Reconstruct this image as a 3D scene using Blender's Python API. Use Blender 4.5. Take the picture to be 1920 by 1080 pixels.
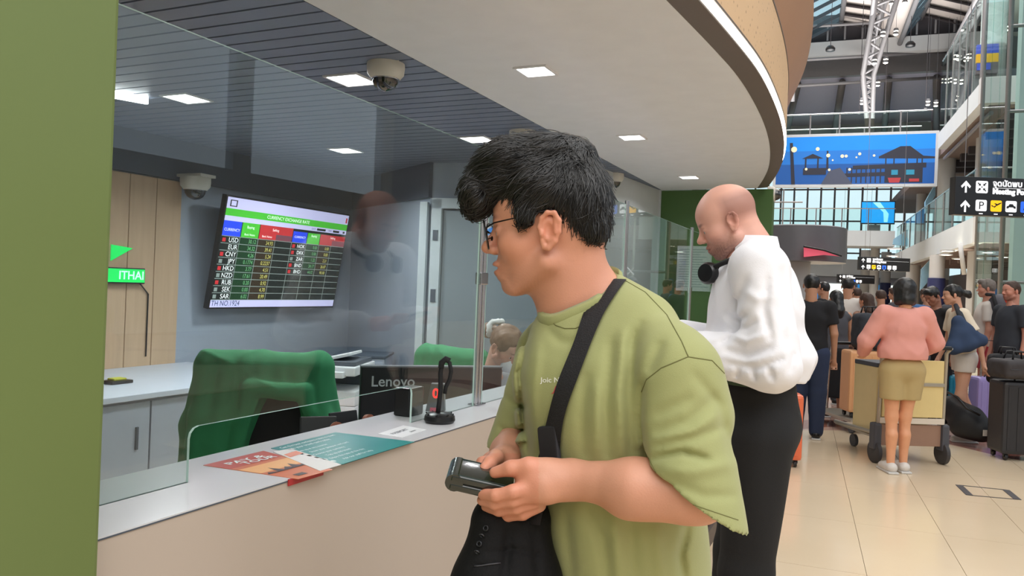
import bpy, bmesh, math, random
import numpy as np
from mathutils import Vector, Matrix, noise
from mathutils.bvhtree import BVHTree
random.seed(7); rng = np.random.RandomState(7)
for o in list(bpy.data.objects): bpy.data.objects.remove(o)
S = bpy.context.scene; COL = S.collection
# ------------------------------------------------------------------ camera, world, light, exposure
FOC = 1450.0; TH = math.radians(24.8); RO = math.atan(.04); CH = 1.45
fw = Vector((-math.sin(TH), math.cos(TH), -4/1450)).normalized()
rt0 = Vector((math.cos(TH), math.sin(TH), 0)); up0 = rt0.cross(fw)
CR = rt0*math.cos(RO) + up0*math.sin(RO); CU = -rt0*math.sin(RO) + up0*math.cos(RO)
CAM = Vector((0, 0, CH))
cd = bpy.data.cameras.new('camera'); cam = bpy.data.objects.new('camera', cd); COL.objects.link(cam)
cd.sensor_width = 36; cd.lens = 36*FOC/1920; cd.clip_start = .02; cd.clip_end = 500
cam.matrix_world = Matrix(((CR.x, CU.x, -fw.x, 0), (CR.y, CU.y, -fw.y, 0), (CR.z, CU.z, -fw.z, CH), (0, 0, 0, 1)))
S.camera = cam
S.view_settings.view_transform = 'Standard'; S.view_settings.look = 'None'
S.view_settings.gamma = 1; S.view_settings.exposure = 0.0; S.view_settings.use_curve_mapping = False
W = bpy.data.worlds.new('sky'); S.world = W; W.use_nodes = True
wb = W.node_tree.nodes['Background']; wb.inputs[0].default_value = (.80, .90, 1, 1); wb.inputs[1].default_value = 1.15

def P(px, py, d):                    # a point of the place, from its bearing and distance
    return CAM + fw*d + CR*((px-960)/FOC*d) + CU*((540-py)/FOC*d)
def onz(px, py, z):
    v = P(px, py, 1)-CAM; return CAM + v*((z-CH)/v.z)
def onx(px, py, x):
    v = P(px, py, 1)-CAM; return CAM + v*(x/v.x)
PH = math.radians(20.6); HW = TH-PH    # hall axis, turned from the counter axis
hb = Vector((-math.sin(HW), math.cos(HW), 0)); ha = Vector((math.cos(HW), math.sin(HW), 0))
def hall(a, b, z=0): return ha*a + hb*b + Vector((0, 0, z))
def arealight(name, loc, size, power, col=(1, 1, 1), sizey=None, rot=(0, 0, 0), spread=180):
    l = bpy.data.lights.new(name, 'AREA'); l.size = size; l.energy = power; l.color = col; l.spread = math.radians(spread)
    if sizey: l.shape = 'RECTANGLE'; l.size_y = sizey
    o = bpy.data.objects.new(name, l); o.location = loc; o.rotation_euler = rot; COL.objects.link(o); return o
# broad area lights added to fill the hall and brighten the roof, without fixtures
arealight('hall_fill_light', hall(1.8, 9, 9), 5, 620, (1, .95, .88), 22, (0, 0, HW))
arealight('hall_fill_light', hall(3, 34, 13), 8, 3200, (1, .97, .95), 26, (0, 0, HW), spread=115)
arealight('hall_fill_light', hall(.6, -2.4, 4.6), 3, 110, (1, .97, .94), 3, (math.radians(40), 0, HW+.25))  # added behind the camera to brighten the faces and the tee
arealight('roof_fill_light', hall(2, 34, 11), 10, 3600, (1, .98, .96), 26, (math.pi, 0, HW), spread=115)  # added upward light that lifts the dark roof panels
arealight('hall_fill_light', hall(5.5, -2, 8), 4, 500, (1, .97, .93), 8, (0, math.radians(20), HW))  # added fill opposite the booth, out of view

# ------------------------------------------------------------------ materials
def lin(c):
    return tuple(((v/255)/12.92 if v/255 <= .04045 else ((v/255+.055)/1.055)**2.4) for v in c[:3]) + (1,)
MATS = {}
def mat(name, c, rough=.6, metal=0, emit=0, var=.06, scale=8, bump=0, bscale=60, spec=.5, attr=None, coat=0, sheen=0, sss=0, stretch=None):
    if name in MATS: return MATS[name]
    m = bpy.data.materials.new(name); m.use_nodes = True; N = m.node_tree.nodes; L = m.node_tree.links
    b = N['Principled BSDF']; b.inputs['Roughness'].default_value = rough; b.inputs['Metallic'].default_value = metal
    b.inputs['Specular IOR Level'].default_value = spec; b.inputs['Coat Weight'].default_value = coat
    b.inputs['Sheen Weight'].default_value = sheen
    if sss: b.inputs['Subsurface Weight'].default_value = sss; b.inputs['Subsurface Scale'].default_value = .01; b.inputs['Subsurface Radius'].default_value = (1, .35, .2)
    tc = N.new('ShaderNodeTexCoord'); src = tc.outputs['Object']
    if stretch:
        mp = N.new('ShaderNodeMapping'); mp.inputs['Scale'].default_value = stretch; L.new(src, mp.inputs[0]); src = mp.outputs[0]
    nz = N.new('ShaderNodeTexNoise'); nz.inputs['Scale'].default_value = scale; nz.inputs['Detail'].default_value = 4; L.new(src, nz.inputs['Vector'])
    mx = N.new('ShaderNodeMix'); mx.data_type = 'RGBA'; mx.blend_type = 'MIX'
    col = lin(c) if max(c) > 1.01 else tuple(c)+(1,)
    A, B = mx.inputs[6], mx.inputs[7]
    if attr:
        va = N.new('ShaderNodeVertexColor'); va.layer_name = attr
        ml = N.new('ShaderNodeMix'); ml.data_type = 'RGBA'; ml.blend_type = 'MULTIPLY'; ml.inputs[0].default_value = 1
        k = N.new('ShaderNodeMapRange'); L.new(nz.outputs[0], k.inputs[0]); k.inputs[3].default_value = 1-var; k.inputs[4].default_value = 1+var
        L.new(va.outputs[0], ml.inputs[6]); L.new(k.outputs[0], ml.inputs[7]); out = ml.outputs[2]
    else:
        A.default_value = tuple(min(1, v*(1-var)) for v in col[:3])+(1,); B.default_value = tuple(min(1, v*(1+var)) for v in col[:3])+(1,)
        L.new(nz.outputs[0], mx.inputs[0]); out = mx.outputs[2]
    L.new(out, b.inputs['Base Color'])
    if emit: L.new(out, b.inputs['Emission Color']); b.inputs['Emission Strength'].default_value = emit
    if bump:
        n2 = N.new('ShaderNodeTexNoise'); n2.inputs['Scale'].default_value = bscale; n2.inputs['Detail'].default_value = 3; L.new(src, n2.inputs['Vector'])
        bp = N.new('ShaderNodeBump'); bp.inputs['Strength'].default_value = bump; bp.inputs['Distance'].default_value = .01
        L.new(n2.outputs[0], bp.inputs['Height']); L.new(bp.outputs[0], b.inputs['Normal'])
    MATS[name] = m; return m
def glassmat(name, tint=(.93, .98, .96), ior=1.5, refl=1.0, rough=0.0):
    if name in MATS: return MATS[name]
    m = bpy.data.materials.new(name); m.use_nodes = True; N = m.node_tree.nodes; L = m.node_tree.links
    N.remove(N['Principled BSDF']); out = N['Material Output']
    t = N.new('ShaderNodeBsdfTransparent'); g = N.new('ShaderNodeBsdfGlossy'); g.inputs['Roughness'].default_value = rough
    nz = N.new('ShaderNodeTexNoise'); nz.inputs['Scale'].default_value = 2.0
    mr = N.new('ShaderNodeMapRange'); L.new(nz.outputs[0], mr.inputs[0]); mr.inputs[3].default_value = .96; mr.inputs[4].default_value = 1
    ml = N.new('ShaderNodeMix'); ml.data_type = 'RGBA'; ml.blend_type = 'MULTIPLY'; ml.inputs[0].default_value = 1
    ml.inputs[6].default_value = tint+(1,); L.new(mr.outputs[0], ml.inputs[7]); L.new(ml.outputs[2], t.inputs[0])
    fr = N.new('ShaderNodeFresnel'); ge = N.new('ShaderNodeNewGeometry'); ir = N.new('ShaderNodeMapRange'); L.new(ge.outputs['Backfacing'], ir.inputs[0]); ir.inputs[3].default_value = ior; ir.inputs[4].default_value = 1/ior; L.new(ir.outputs[0], fr.inputs[0])
    mu = N.new('ShaderNodeMath'); mu.operation = 'MULTIPLY'; mu.use_clamp = True; mu.inputs[1].default_value = refl; L.new(fr.outputs[0], mu.inputs[0])
    mx = N.new('ShaderNodeMixShader'); L.new(mu.outputs[0], mx.inputs[0]); L.new(t.outputs[0], mx.inputs[1]); L.new(g.outputs[0], mx.inputs[2])
    L.new(mx.outputs[0], out.inputs[0]); MATS[name] = m; return m

# ------------------------------------------------------------------ mesh helpers
class MB:
    def __init__(s): s.v = []; s.f = []; s.mi = []; s.cur = 0
    def add(s, vs, fs):
        n = len(s.v); s.v += [tuple(v) for v in vs]; s.f += [tuple(i+n for i in f) for f in fs]; s.mi += [s.cur]*len(fs); return s
    def box(s, x0, x1, y0, y1, z0, z1, M=None, bev=0):
        if bev:
            b = min(bev, abs(x1-x0)*.49, abs(y1-y0)*.49, abs(z1-z0)*.49); vs = []; bm = bmesh.new()
            bmesh.ops.create_cube(bm, size=1)
            for v in bm.verts: v.co = Vector(((x0+x1)/2+v.co.x*(x1-x0), (y0+y1)/2+v.co.y*(y1-y0), (z0+z1)/2+v.co.z*(z1-z0)))
            bmesh.ops.bevel(bm, geom=bm.edges[:], offset=b, segments=2, affect='EDGES', profile=.6)
            bm.verts.index_update(); vs = [v.co.copy() for v in bm.verts]; fs = [[v.index for v in f.verts] for f in bm.faces]; bm.free()
        else:
            vs = [Vector(p) for p in ((x0,y0,z0),(x1,y0,z0),(x1,y1,z0),(x0,y1,z0),(x0,y0,z1),(x1,y0,z1),(x1,y1,z1),(x0,y1,z1))]
            fs = [(3,2,1,0),(4,5,6,7),(0,1,5,4),(1,2,6,5),(2,3,7,6),(3,0,4,7)]
        if M: vs = [M @ v for v in vs]
        return s.add(vs, fs)
    def prism(s, poly, z0, z1, M=None):      # poly: ccw xy
        n = len(poly); vs = [Vector((p[0], p[1], z0)) for p in poly]+[Vector((p[0], p[1], z1)) for p in poly]
        fs = [tuple(range(n))[::-1], tuple(range(n, 2*n))]+[(i, (i+1) % n, n+(i+1) % n, n+i) for i in range(n)]
        if M: vs = [M @ v for v in vs]
        return s.add(vs, fs)
    def tube(s, pts, r, n=8, cap=True):
        pts = [Vector(p) for p in pts]; rs = r if isinstance(r, (list, tuple)) else [r]*len(pts)
        base = len(s.v); vs = []; fs = []; pn = None
        for i, p in enumerate(pts):
            t = (pts[min(i+1, len(pts)-1)]-pts[max(i-1, 0)]).normalized()
            if pn is None: pn = t.orthogonal().normalized()
            pn = (pn - t*pn.dot(t)); pn = pn.normalized() if pn.length > 1e-6 else t.orthogonal().normalized()
            q = t.cross(pn)
            for k in range(n):
                a = 2*math.pi*k/n; vs.append(p+(pn*math.cos(a)+q*math.sin(a))*rs[i])
        for i in range(len(pts)-1):
            for k in range(n):
                fs.append((i*n+k, i*n+(k+1) % n, (i+1)*n+(k+1) % n, (i+1)*n+k))
        if cap: fs.append(tuple(range(n))[::-1]); fs.append(tuple(range((len(pts)-1)*n, len(pts)*n)))
        return s.add(vs, fs)
    def lathe(s, prof, c=(0, 0, 0), n=24, M=None, a0=0, a1=2*math.pi):
        full = abs(a1-a0-2*math.pi) < 1e-6; m = n if full else n+1; vs = []; fs = []
        for r, z in prof:
            for k in range(m):
                a = a0+(a1-a0)*k/n; vs.append(Vector((c[0]+r*math.cos(a), c[1]+r*math.sin(a), c[2]+z)))
        for i in range(len(prof)-1):
            for k in range(n):
                k2 = (k+1) % m; fs.append((i*m+k, i*m+k2, (i+1)*m+k2, (i+1)*m+k))
        if M: vs = [M @ v for v in vs]
        return s.add(vs, fs)
    def ell(s, c, r, n=16, m=10, M=None):
        prof = [(math.cos(-math.pi/2+math.pi*i/m), math.sin(-math.pi/2+math.pi*i/m)) for i in range(m+1)]
        R = Matrix.Translation(Vector(c)) @ (M or Matrix.Identity(4)) @ Matrix.Diagonal((r[0], r[1], r[2], 1))
        return s.lathe(prof, (0, 0, 0), n, R)
    def build(s, name, m, parent=None, smooth=False, auto=None):
        me = bpy.data.meshes.new(name); me.from_pydata(s.v, [], s.f)
        ms = m if isinstance(m, (list, tuple)) else [m]
        for x in ms: me.materials.append(x)
        if len(ms) > 1: me.polygons.foreach_set('material_index', s.mi)
        if smooth:
            me.polygons.foreach_set('use_smooth', [True]*len(me.polygons))
            if auto: me.set_sharp_from_angle(angle=math.radians(auto))
        me.update(); o = bpy.data.objects.new(name, me); COL.objects.link(o)
        if parent: put(o, parent)
        if 'lettering' in name or name in ('printed_lines',): o['kind'] = 'stuff'
        return o
def put(o, parent):      # parent while keeping the world place of the mesh (object data given in world coordinates)
    def wm(x): return (wm(x.parent) @ x.matrix_parent_inverse @ x.matrix_basis) if x.parent else x.matrix_basis
    o.parent = parent; o.matrix_parent_inverse = wm(parent).inverted()
def tag(o, label=None, cat=None, group=None, kind=None):
    if label: o['label'] = label
    if cat: o['category'] = cat
    if group: o['group'] = group
    if kind: o['kind'] = kind
    return o
def empty(name, loc, label=None, cat=None, group=None, rz=0):
    o = bpy.data.objects.new(name, None); COL.objects.link(o); o.location = loc; o.rotation_euler = (0, 0, rz); o.empty_display_size = .1
    return tag(o, label, cat, group)
def struct(o): o['kind'] = 'structure'; return o
def frame(loc, x, z=Vector((0, 0, 1))):   # matrix with local x along x
    x = Vector(x).normalized(); y = Vector(z).cross(x).normalized(); z2 = x.cross(y)
    return Matrix(((x.x, y.x, z2.x, loc[0]), (x.y, y.y, z2.y, loc[1]), (x.z, y.z, z2.z, loc[2]), (0, 0, 0, 1)))
_tc = {}
def textgeo(body, size, ext=.0, align='CENTER', bold=0, font_off=0):
    c = bpy.data.curves.new('t', 'FONT'); c.body = body; c.size = size; c.extrude = ext; c.align_x = align; c.align_y = 'CENTER'; c.offset = bold; c.resolution_u = 3
    o = bpy.data.objects.new('t', c); COL.objects.link(o); bpy.context.view_layer.update()
    me = bpy.data.meshes.new_from_object(o.evaluated_get(bpy.context.evaluated_depsgraph_get()))
    vs = [v.co.copy() for v in me.vertices]; fs = [tuple(p.vertices) for p in me.polygons]
    bpy.data.objects.remove(o); bpy.data.curves.remove(c); bpy.data.meshes.remove(me); return vs, fs
def text(mb, body, size, M, ext=0, align='CENTER', bold=0, sx=1, flip=False):
    vs, fs = textgeo(body, size, ext, align, bold)
    vs = [M @ Vector((v.x*sx, v.y, v.z)) for v in vs]; mb.add(vs, fs)
def copy_tree(o, parent=None):
    c = o.copy(); COL.objects.link(c)
    if parent: c.parent = parent
    for ch in [x for x in KIDS.get(o.name, [])]: copy_tree(ch, c)
    return c
KIDS = {}
def index_kids():
    KIDS.clear()
    for x in bpy.data.objects:
        if x.parent: KIDS.setdefault(x.parent.name, []).append(x)

# ------------------------------------------------------------------ signed-distance sculpting
class SDF:
    def __init__(s, lo, hi, h):
        s.h = h; s.lo = np.array(lo, float); s.n = np.maximum(4, np.ceil((np.array(hi)-s.lo)/h).astype(int)+1)
        s.d = np.full(tuple(s.n), .5, np.float32); s.ax = [s.lo[i]+h*np.arange(s.n[i]) for i in range(3)]
    def sl(s, lo, hi):
        a = np.clip(np.floor((np.array(lo)-s.lo)/s.h).astype(int), 0, s.n-1); b = np.clip(np.ceil((np.array(hi)-s.lo)/s.h).astype(int)+1, 1, s.n)
        if np.any(b <= a): return None, None
        q = tuple(slice(a[i], b[i]) for i in range(3)); X, Y, Z = np.meshgrid(*[s.ax[i][q[i]] for i in range(3)], indexing='ij')
        return q, (X, Y, Z)
    def comb(s, q, e, k, mode):
        d = s.d[q]
        if mode == 'u':
            if k > 0: h = np.clip(.5+.5*(d-e)/k, 0, 1); r = d*(1-h)+e*h-k*h*(1-h)
            else: r = np.minimum(d, e)
        elif mode == 's':
            if k > 0: h = np.clip(.5-.5*(d+e)/k, 0, 1); r = d*(1-h)-e*h+k*h*(1-h)
            else: r = np.maximum(d, -e)
        else: r = np.maximum(d, e)
        s.d[q] = r
    def cone(s, a, b, r1, r2=None, k=.01, mode='u'):
        r2 = r1 if r2 is None else r2; a = np.array(a, float); b = np.array(b, float); m = max(r1, r2)+k+3*s.h
        q, g = s.sl(np.minimum(a, b)-m, np.maximum(a, b)+m)
        if q is None: return s
        ba = b-a; l2 = max(ba@ba, 1e-12); px, py, pz = g[0]-a[0], g[1]-a[1], g[2]-a[2]
        t = np.clip((px*ba[0]+py*ba[1]+pz*ba[2])/l2, 0, 1)
        e = np.sqrt((px-t*ba[0])**2+(py-t*ba[1])**2+(pz-t*ba[2])**2)-(r1+(r2-r1)*t)
        s.comb(q, e, k, mode); return s
    def chain(s, pts, rs, k=.01, mode='u'):
        for i in range(len(pts)-1): s.cone(pts[i], pts[i+1], rs[i], rs[i+1], k, mode)
        return s
    def ell(s, c, r, R=None, k=.01, mode='u'):     # R: 3x3 with columns = axes in grid space
        c = np.array(c, float); r = np.array(r, float); m = r.max()+k+3*s.h
        if R is None: lo, hi = c-r-k-3*s.h, c+r+k+3*s.h
        else:
            R = np.array(R); e_ = np.sqrt(((R*r)**2).sum(1))+k+3*s.h; lo, hi = c-e_, c+e_
        q, g = s.sl(lo, hi)
        if q is None: return s
        p = [g[0]-c[0], g[1]-c[1], g[2]-c[2]]
        if R is not None: p = [p[0]*R[0, j]+p[1]*R[1, j]+p[2]*R[2, j] for j in range(3)]
        k0 = np.sqrt((p[0]/r[0])**2+(p[1]/r[1])**2+(p[2]/r[2])**2); k1 = np.sqrt((p[0]/r[0]**2)**2+(p[1]/r[1]**2)**2+(p[2]/r[2]**2)**2)
        s.comb(q, k0*(k0-1)/np.maximum(k1, 1e-9), k, mode); return s
    def box(s, c, b, r, R=None, k=.01, mode='u'):
        c = np.array(c, float); b = np.array(b, float); R = np.eye(3) if R is None else np.array(R); e_ = np.sqrt(((R*b)**2).sum(1))*1.3+k+3*s.h
        q, g = s.sl(c-e_, c+e_)
        if q is None: return s
        p = [g[0]-c[0], g[1]-c[1], g[2]-c[2]]; p = [np.abs(p[0]*R[0, j]+p[1]*R[1, j]+p[2]*R[2, j])-(b[j]-r) for j in range(3)]
        e = np.sqrt(sum(np.maximum(x, 0)**2 for x in p))+np.minimum(np.maximum(np.maximum(p[0], p[1]), p[2]), 0)-r
        s.comb(q, e, k, mode); return s
    def plane(s, p, n, k=0, lo=None, hi=None):    # cut away the side that n points to
        n = np.array(n, float); n /= np.linalg.norm(n)
        lo = s.lo if lo is None else lo; hi = s.lo+s.h*s.n if hi is None else hi
        q, g = s.sl(lo, hi)
        if q is None: return s
        e = -((g[0]-p[0])*n[0]+(g[1]-p[1])*n[1]+(g[2]-p[2])*n[2]); s.comb(q, e, k, 's'); return s
    def disp(s, fn, band=.04):
        idx = np.nonzero(np.abs(s.d) < band)
        if len(idx[0]):
            p = np.stack([s.ax[i][idx[i]] for i in range(3)], 1); s.d[idx] += fn(p).astype(np.float32)
        return s
    def mesh(s):
        d = s.d; d[0] = d[-1] = np.maximum(d[0], .01); d[0] = np.maximum(d[0], .01); d[-1] = np.maximum(d[-1], .01)
        d[:, 0] = np.maximum(d[:, 0], .01); d[:, -1] = np.maximum(d[:, -1], .01); d[:, :, 0] = np.maximum(d[:, :, 0], .01); d[:, :, -1] = np.maximum(d[:, :, -1], .01)
        ins = d < 0; n = np.array(d.shape)-1
        c = np.zeros(tuple(n), np.int8)
        for i in (0, 1):
            for j in (0, 1):
                for k in (0, 1): c += ins[i:n[0]+i, j:n[1]+j, k:n[2]+k]
        act = np.argwhere((c > 0) & (c < 8))
        if not len(act): return np.zeros((0, 3)), np.zeros((0, 4), int)
        vid = np.full(tuple(n), -1, np.int64); vid[tuple(act.T)] = np.arange(len(act))
        corners = np.array([(i, j, k) for i in (0, 1) for j in (0, 1) for k in (0, 1)])
        D = np.stack([d[act[:, 0]+o[0], act[:, 1]+o[1], act[:, 2]+o[2]] for o in corners], 1).astype(float)
        acc = np.zeros((len(act), 3)); cnt = np.zeros(len(act))
        for a in range(8):
            for b in range(a+1, 8):
                if abs(corners[a]-corners[b]).sum() != 1: continue
                m = (D[:, a] < 0) != (D[:, b] < 0); t = np.where(m, D[:, a]/np.where(m, D[:, a]-D[:, b], 1), 0)
                acc[m] += corners[a]+t[m, None]*(corners[b]-corners[a]); cnt[m] += 1
        V = s.lo+s.h*(act+acc/cnt[:, None]); F = []
        for ax in range(3):
            o = [slice(0, n[i]) for i in range(3)]; e = list(o); e[ax] = slice(1, n[ax]+1)
            A = ins[tuple(slice(0, n[i]+(0)) for i in range(3))]; B = ins[tuple(e)]
            q = np.argwhere(A != B); u, v = (ax+1) % 3, (ax+2) % 3
            q = q[(q[:, u] > 0) & (q[:, v] > 0)]
            du = np.zeros(3, int); du[u] = 1; dv = np.zeros(3, int); dv[v] = 1
            ids = [vid[tuple((q-x).T)] for x in (du+dv, dv, 0*du, du)]
            f = np.stack(ids, 1); flip = ~A[tuple(q.T)]; f[flip] = f[flip][:, ::-1]; F.append(f)
        F = np.concatenate(F); F = F[(F >= 0).all(1)]; return V, F
def np_mesh(name, V, F, m, parent=None, smooth=True, colors=None):
    me = bpy.data.meshes.new(name); me.vertices.add(len(V)); me.vertices.foreach_set('co', np.asarray(V, np.float32).ravel())
    k = F.shape[1]; me.loops.add(len(F)*k); me.loops.foreach_set('vertex_index', F.ravel().astype(np.int32))
    me.polygons.add(len(F)); me.polygons.foreach_set('loop_start', np.arange(0, len(F)*k, k, dtype=np.int32)); me.polygons.foreach_set('loop_total', np.full(len(F), k, np.int32))
    me.update(calc_edges=True); me.polygons.foreach_set('use_smooth', np.ones(len(F), bool))
    me.materials.append(m)
    if colors is not None:
        ca = me.color_attributes.new('tone', 'FLOAT_COLOR', 'POINT'); ca.data.foreach_set('color', np.concatenate([colors, np.ones((len(V), 1))], 1).astype(np.float32).ravel())
    me.validate(); o = bpy.data.objects.new(name, me); COL.objects.link(o)
    if parent: put(o, parent)
    return o
def relax(V, F, it=2, lam=.5):
    for _ in range(it):
        acc = np.zeros_like(V); cnt = np.zeros(len(V))
        for a, b in ((0, 1), (1, 2), (2, 3), (3, 0)):
            np.add.at(acc, F[:, a], V[F[:, b]]); np.add.at(acc, F[:, b], V[F[:, a]]); np.add.at(cnt, F[:, a], 1); np.add.at(cnt, F[:, b], 1)
        V = V+lam*(acc/np.maximum(cnt, 1)[:, None]-V)
    return V
def snoise(p, f, seed=0):       # cheap smooth pseudo-noise, vectorised
    r = np.random.RandomState(seed); o = 0
    for i in range(5):
        w = r.normal(size=3); w *= f*(1+.35*i)/np.linalg.norm(w); o = o+np.sin(p@w+r.uniform(0, 6.28))/(1+.4*i)
    return o/3.2
# ================================================================== THE BOOTH (counter axis = y)
m_white = mat('soffit_white', (222, 222, 224), .7, bump=.03); m_slat = mat('slat_grey', (112, 120, 138), .45, .1)
m_slat_lit = mat('slat_edge_light', (150, 154, 164), .7); m_wall = mat('booth_wall_grey', (158, 168, 182), .7, bump=.05)  # gap backing paler than the slats, imitating their lit edges
m_head = mat('header_dark', (78, 86, 98), .5); m_ring = mat('ring_taupe', (98, 88, 82), .5); m_led = mat('led_white', (255, 250, 235), .5, emit=7, var=0)
m_olive = mat('olive_paint', (106, 122, 70), .45, scale=2, var=.04); m_dgreen = mat('dark_green_paint', (66, 98, 48), .5, scale=2)
m_taupe = mat('counter_taupe', (190, 176, 164), .5, scale=1.5, var=.03); m_top = mat('counter_top', (214, 214, 218), .22, var=.02, scale=5)
m_glass = glassmat('clear_glass', (.93, .975, .96), refl=1.0); m_gedge = mat('glass_edge_glow', (196, 222, 214), .1, emit=.05)  # glass edges get a faint glow of their own to look bright
m_chrome = mat('brushed_steel', (196, 196, 200), .22, 1, stretch=(1, 1, .05), scale=60); m_black = mat('black_plastic', (22, 23, 26), .35)
m_blackm = mat('black_matt', (16, 17, 20), .75); m_wood = mat('pale_plank', (196, 166, 136), .55, scale=6, stretch=(6, 6, .4), var=.12)
m_desk = mat('desk_white', (192, 200, 214), .4); m_lampl = mat('downlight_glow', (255, 255, 255), .5, emit=9, var=0)
ZC = 2.40; XG = -1.17; XF = -1.03; XB = -1.31; ZT = 1.05; XS = -1.79; XW = -4.54

# ceiling of slats inside the booth
cl = struct(MB().box(XW-.1, XS, -1.2, 7.2, ZC+.004, ZC+.07).build('ceiling', m_slat_lit))
for i in range(76):
    y = -.3+i*.1
    if i == 0:
        s0 = MB().box(XW, XS-.005, 0, .088, ZC-.004, ZC+.004).build('slat', m_slat)
        s = s0
    else: s = s0.copy(); COL.objects.link(s)
    s.location = (0, y, 0); s.parent = cl
# soffit: flat white ceiling with rounded outer edge
inner = [(-1.32, -.9), (-1.1, .0), (-.87, 1.0), (-.70, 1.8)]
inn_px = [(1253, 0), (1337, 87), (1387, 143), (1420, 200), (1437, 240), (1445, 277), (1443, 310), (1433, 333), (1420, 352)]
inner += [tuple(onz(a, b, ZC)[:2]) for a, b in inn_px]
def smoothpoly(p, it=3):
    for _ in range(it):
        q = [p[0]]
        for a, b in zip(p[:-1], p[1:]): q += [(a[0]*.75+b[0]*.25, a[1]*.75+b[1]*.25), (a[0]*.25+b[0]*.75, a[1]*.25+b[1]*.75)]
        p = q+[p[-1]]
    return p
inner = smoothpoly(inner)
def offs(p, d):
    out = []
    for i, a in enumerate(p):
        t = Vector(p[min(i+1, len(p)-1)])-Vector(p[max(i-1, 0)]); t.normalize(); out.append((a[0]+t.y*d, a[1]-t.x*d))
    return out
sof = [(XS, 7.12)]+[(XS, -.9)]+inner
struct(MB().prism(sof, ZC-.004, ZC+.06).build('ceiling', m_white))
def band(name, p0, p1, z0, z1, m, th=.02):      # a curved wall strip between two outlines
    mb = MB(); n = len(p0); q0 = offs(p0, -th); q1 = offs(p1, -th)
    vs = [Vector((*a, z0)) for a in p0]+[Vector((*a, z1)) for a in p1]+[Vector((*a, z1)) for a in q1]+[Vector((*a, z0)) for a in q0]
    fs = []
    for i in range(n-1):
        for k in range(4): fs.append((k*n+i, k*n+i+1, ((k+1) % 4)*n+i+1, ((k+1) % 4)*n+i))
    fs += [(0, n, 2*n, 3*n)[::-1], (n-1, 2*n-1, 3*n-1, 4*n-1)]
    return mb.add(vs, fs).build(name, m, smooth=True, auto=40)
ringw = .085
can = empty('canopy', (-.6, 3, ZC), 'rounded canopy edge over the counter with lit strip and perforated tan fascia', 'canopy')
r_out = offs(inner, ringw)
mb = MB(); n = len(inner)
vs = [Vector((*a, ZC-.006)) for a in inner]+[Vector((*a, ZC+.004)) for a in r_out]+[Vector((*a, ZC+.06)) for a in r_out]+[Vector((*a, ZC+.06)) for a in inner]
mb.add(vs, [((k*n+i), (k*n+i+1), ((k+1) % 4)*n+i+1, ((k+1) % 4)*n+i) for i in range(n-1) for k in range(4)]).build('soffit_rim', m_ring, can)
def bandc(*a, **k): o = band(*a, **k); put(o, can); return o
nl = int(len(inner)*.80)
bandc('light_strip', offs(inner, ringw+.002)[:nl], offs(inner, ringw+.012)[:nl], ZC+.012, ZC+.042, m_led)
bandc('strip_trim', offs(inner, ringw+.014), offs(inner, ringw+.014), ZC+.045, ZC+.055, m_ring)
# perforated fascia material
def perfmat():
    m = bpy.data.materials.new('perforated_tan'); m.use_nodes = True; N = m.node_tree.nodes; L = m.node_tree.links; b = N['Principled BSDF']; b.inputs['Roughness'].default_value = .5
    tc = N.new('ShaderNodeTexCoord'); mp = N.new('ShaderNodeMapping'); mp.inputs['Rotation'].default_value = (math.radians(45), 0, 0); mp.inputs['Scale'].default_value = (0.01, 1, 1)
    L.new(tc.outputs['Object'], mp.inputs[0]); br = N.new('ShaderNodeTexVoronoi'); br.inputs['Scale'].default_value = 26; br.inputs['Randomness'].default_value = .25; L.new(mp.outputs[0], br.inputs['Vector'])
    cr = N.new('ShaderNodeValToRGB'); cr.color_ramp.elements[0].color = lin((120, 88, 60)); cr.color_ramp.elements[0].position = .12
    cr.color_ramp.elements[1].color = lin((214, 180, 140)); cr.color_ramp.elements[1].position = .24; L.new(br.outputs['Distance'], cr.inputs[0]); L.new(cr.outputs[0], b.inputs['Base Color']); return m
m_perf = perfmat(); m_tan = mat('smooth_tan', (176, 138, 112), .45, scale=2)
bandc('perforated_panel', offs(inner, ringw+.01), offs(inner, ringw+.01), ZC+.055, 2.80, m_perf)
bandc('panel_seam', offs(inner, ringw+.013), offs(inner, ringw+.013), 2.80, 2.812, m_ring, th=.006)
bandc('canopy_cap', offs(inner, ringw+.012), offs(inner, ringw+.14), 2.812, 3.12, m_tan)
# walls of the booth
struct(MB().box(XW-.1, XW, -1.2, 6.15, 0, ZC).build('wall_left', m_wall))
hdr = struct(MB().box(XW, XW+.03, -1.2, 6.1, 2.11, ZC).build('trim_1', m_head))
B0 = Vector((XW, 6.1, 0)); B1 = Vector((-3.17, 5.26, 0)); B2 = Vector((-1.95, 5.5, 0)); B3 = Vector((XS-.02, 7.1, 0))
def wallseg(name, a, b, z0, z1, m, th=.06):
    a = Vector(a); b = Vector(b); d = (b-a).normalized(); nn = Vector((-d.y, d.x, 0))*th
    return MB().prism([(a.x, a.y), (b.x, b.y), (b.x+nn.x, b.y+nn.y), (a.x+nn.x, a.y+nn.y)], z0, z1).build(name, m)
struct(wallseg('wall_back', B0, B1, 0, ZC, m_wall)); struct(wallseg('trim_2', B0+Vector((0, -.03, 0)), B1+Vector((0, -.03, 0)), 2.12, ZC, m_head, .03))
struct(wallseg('wall_back', B1, B2, 0, ZC, m_wall)); m_lw = mat('pale_wall', (190, 194, 196), .6); struct(wallseg('wall_right', B2, B3, 0, ZC, m_lw))
struct(MB().box(XS-.30, XS, 7.1, 7.2, 0, ZC).build('wall_far', m_lw))
gw = struct(MB().box(XS+.002, -.80, 7.1, 7.25, 0, ZC-.01).build('wall_far', m_dgreen))
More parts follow.
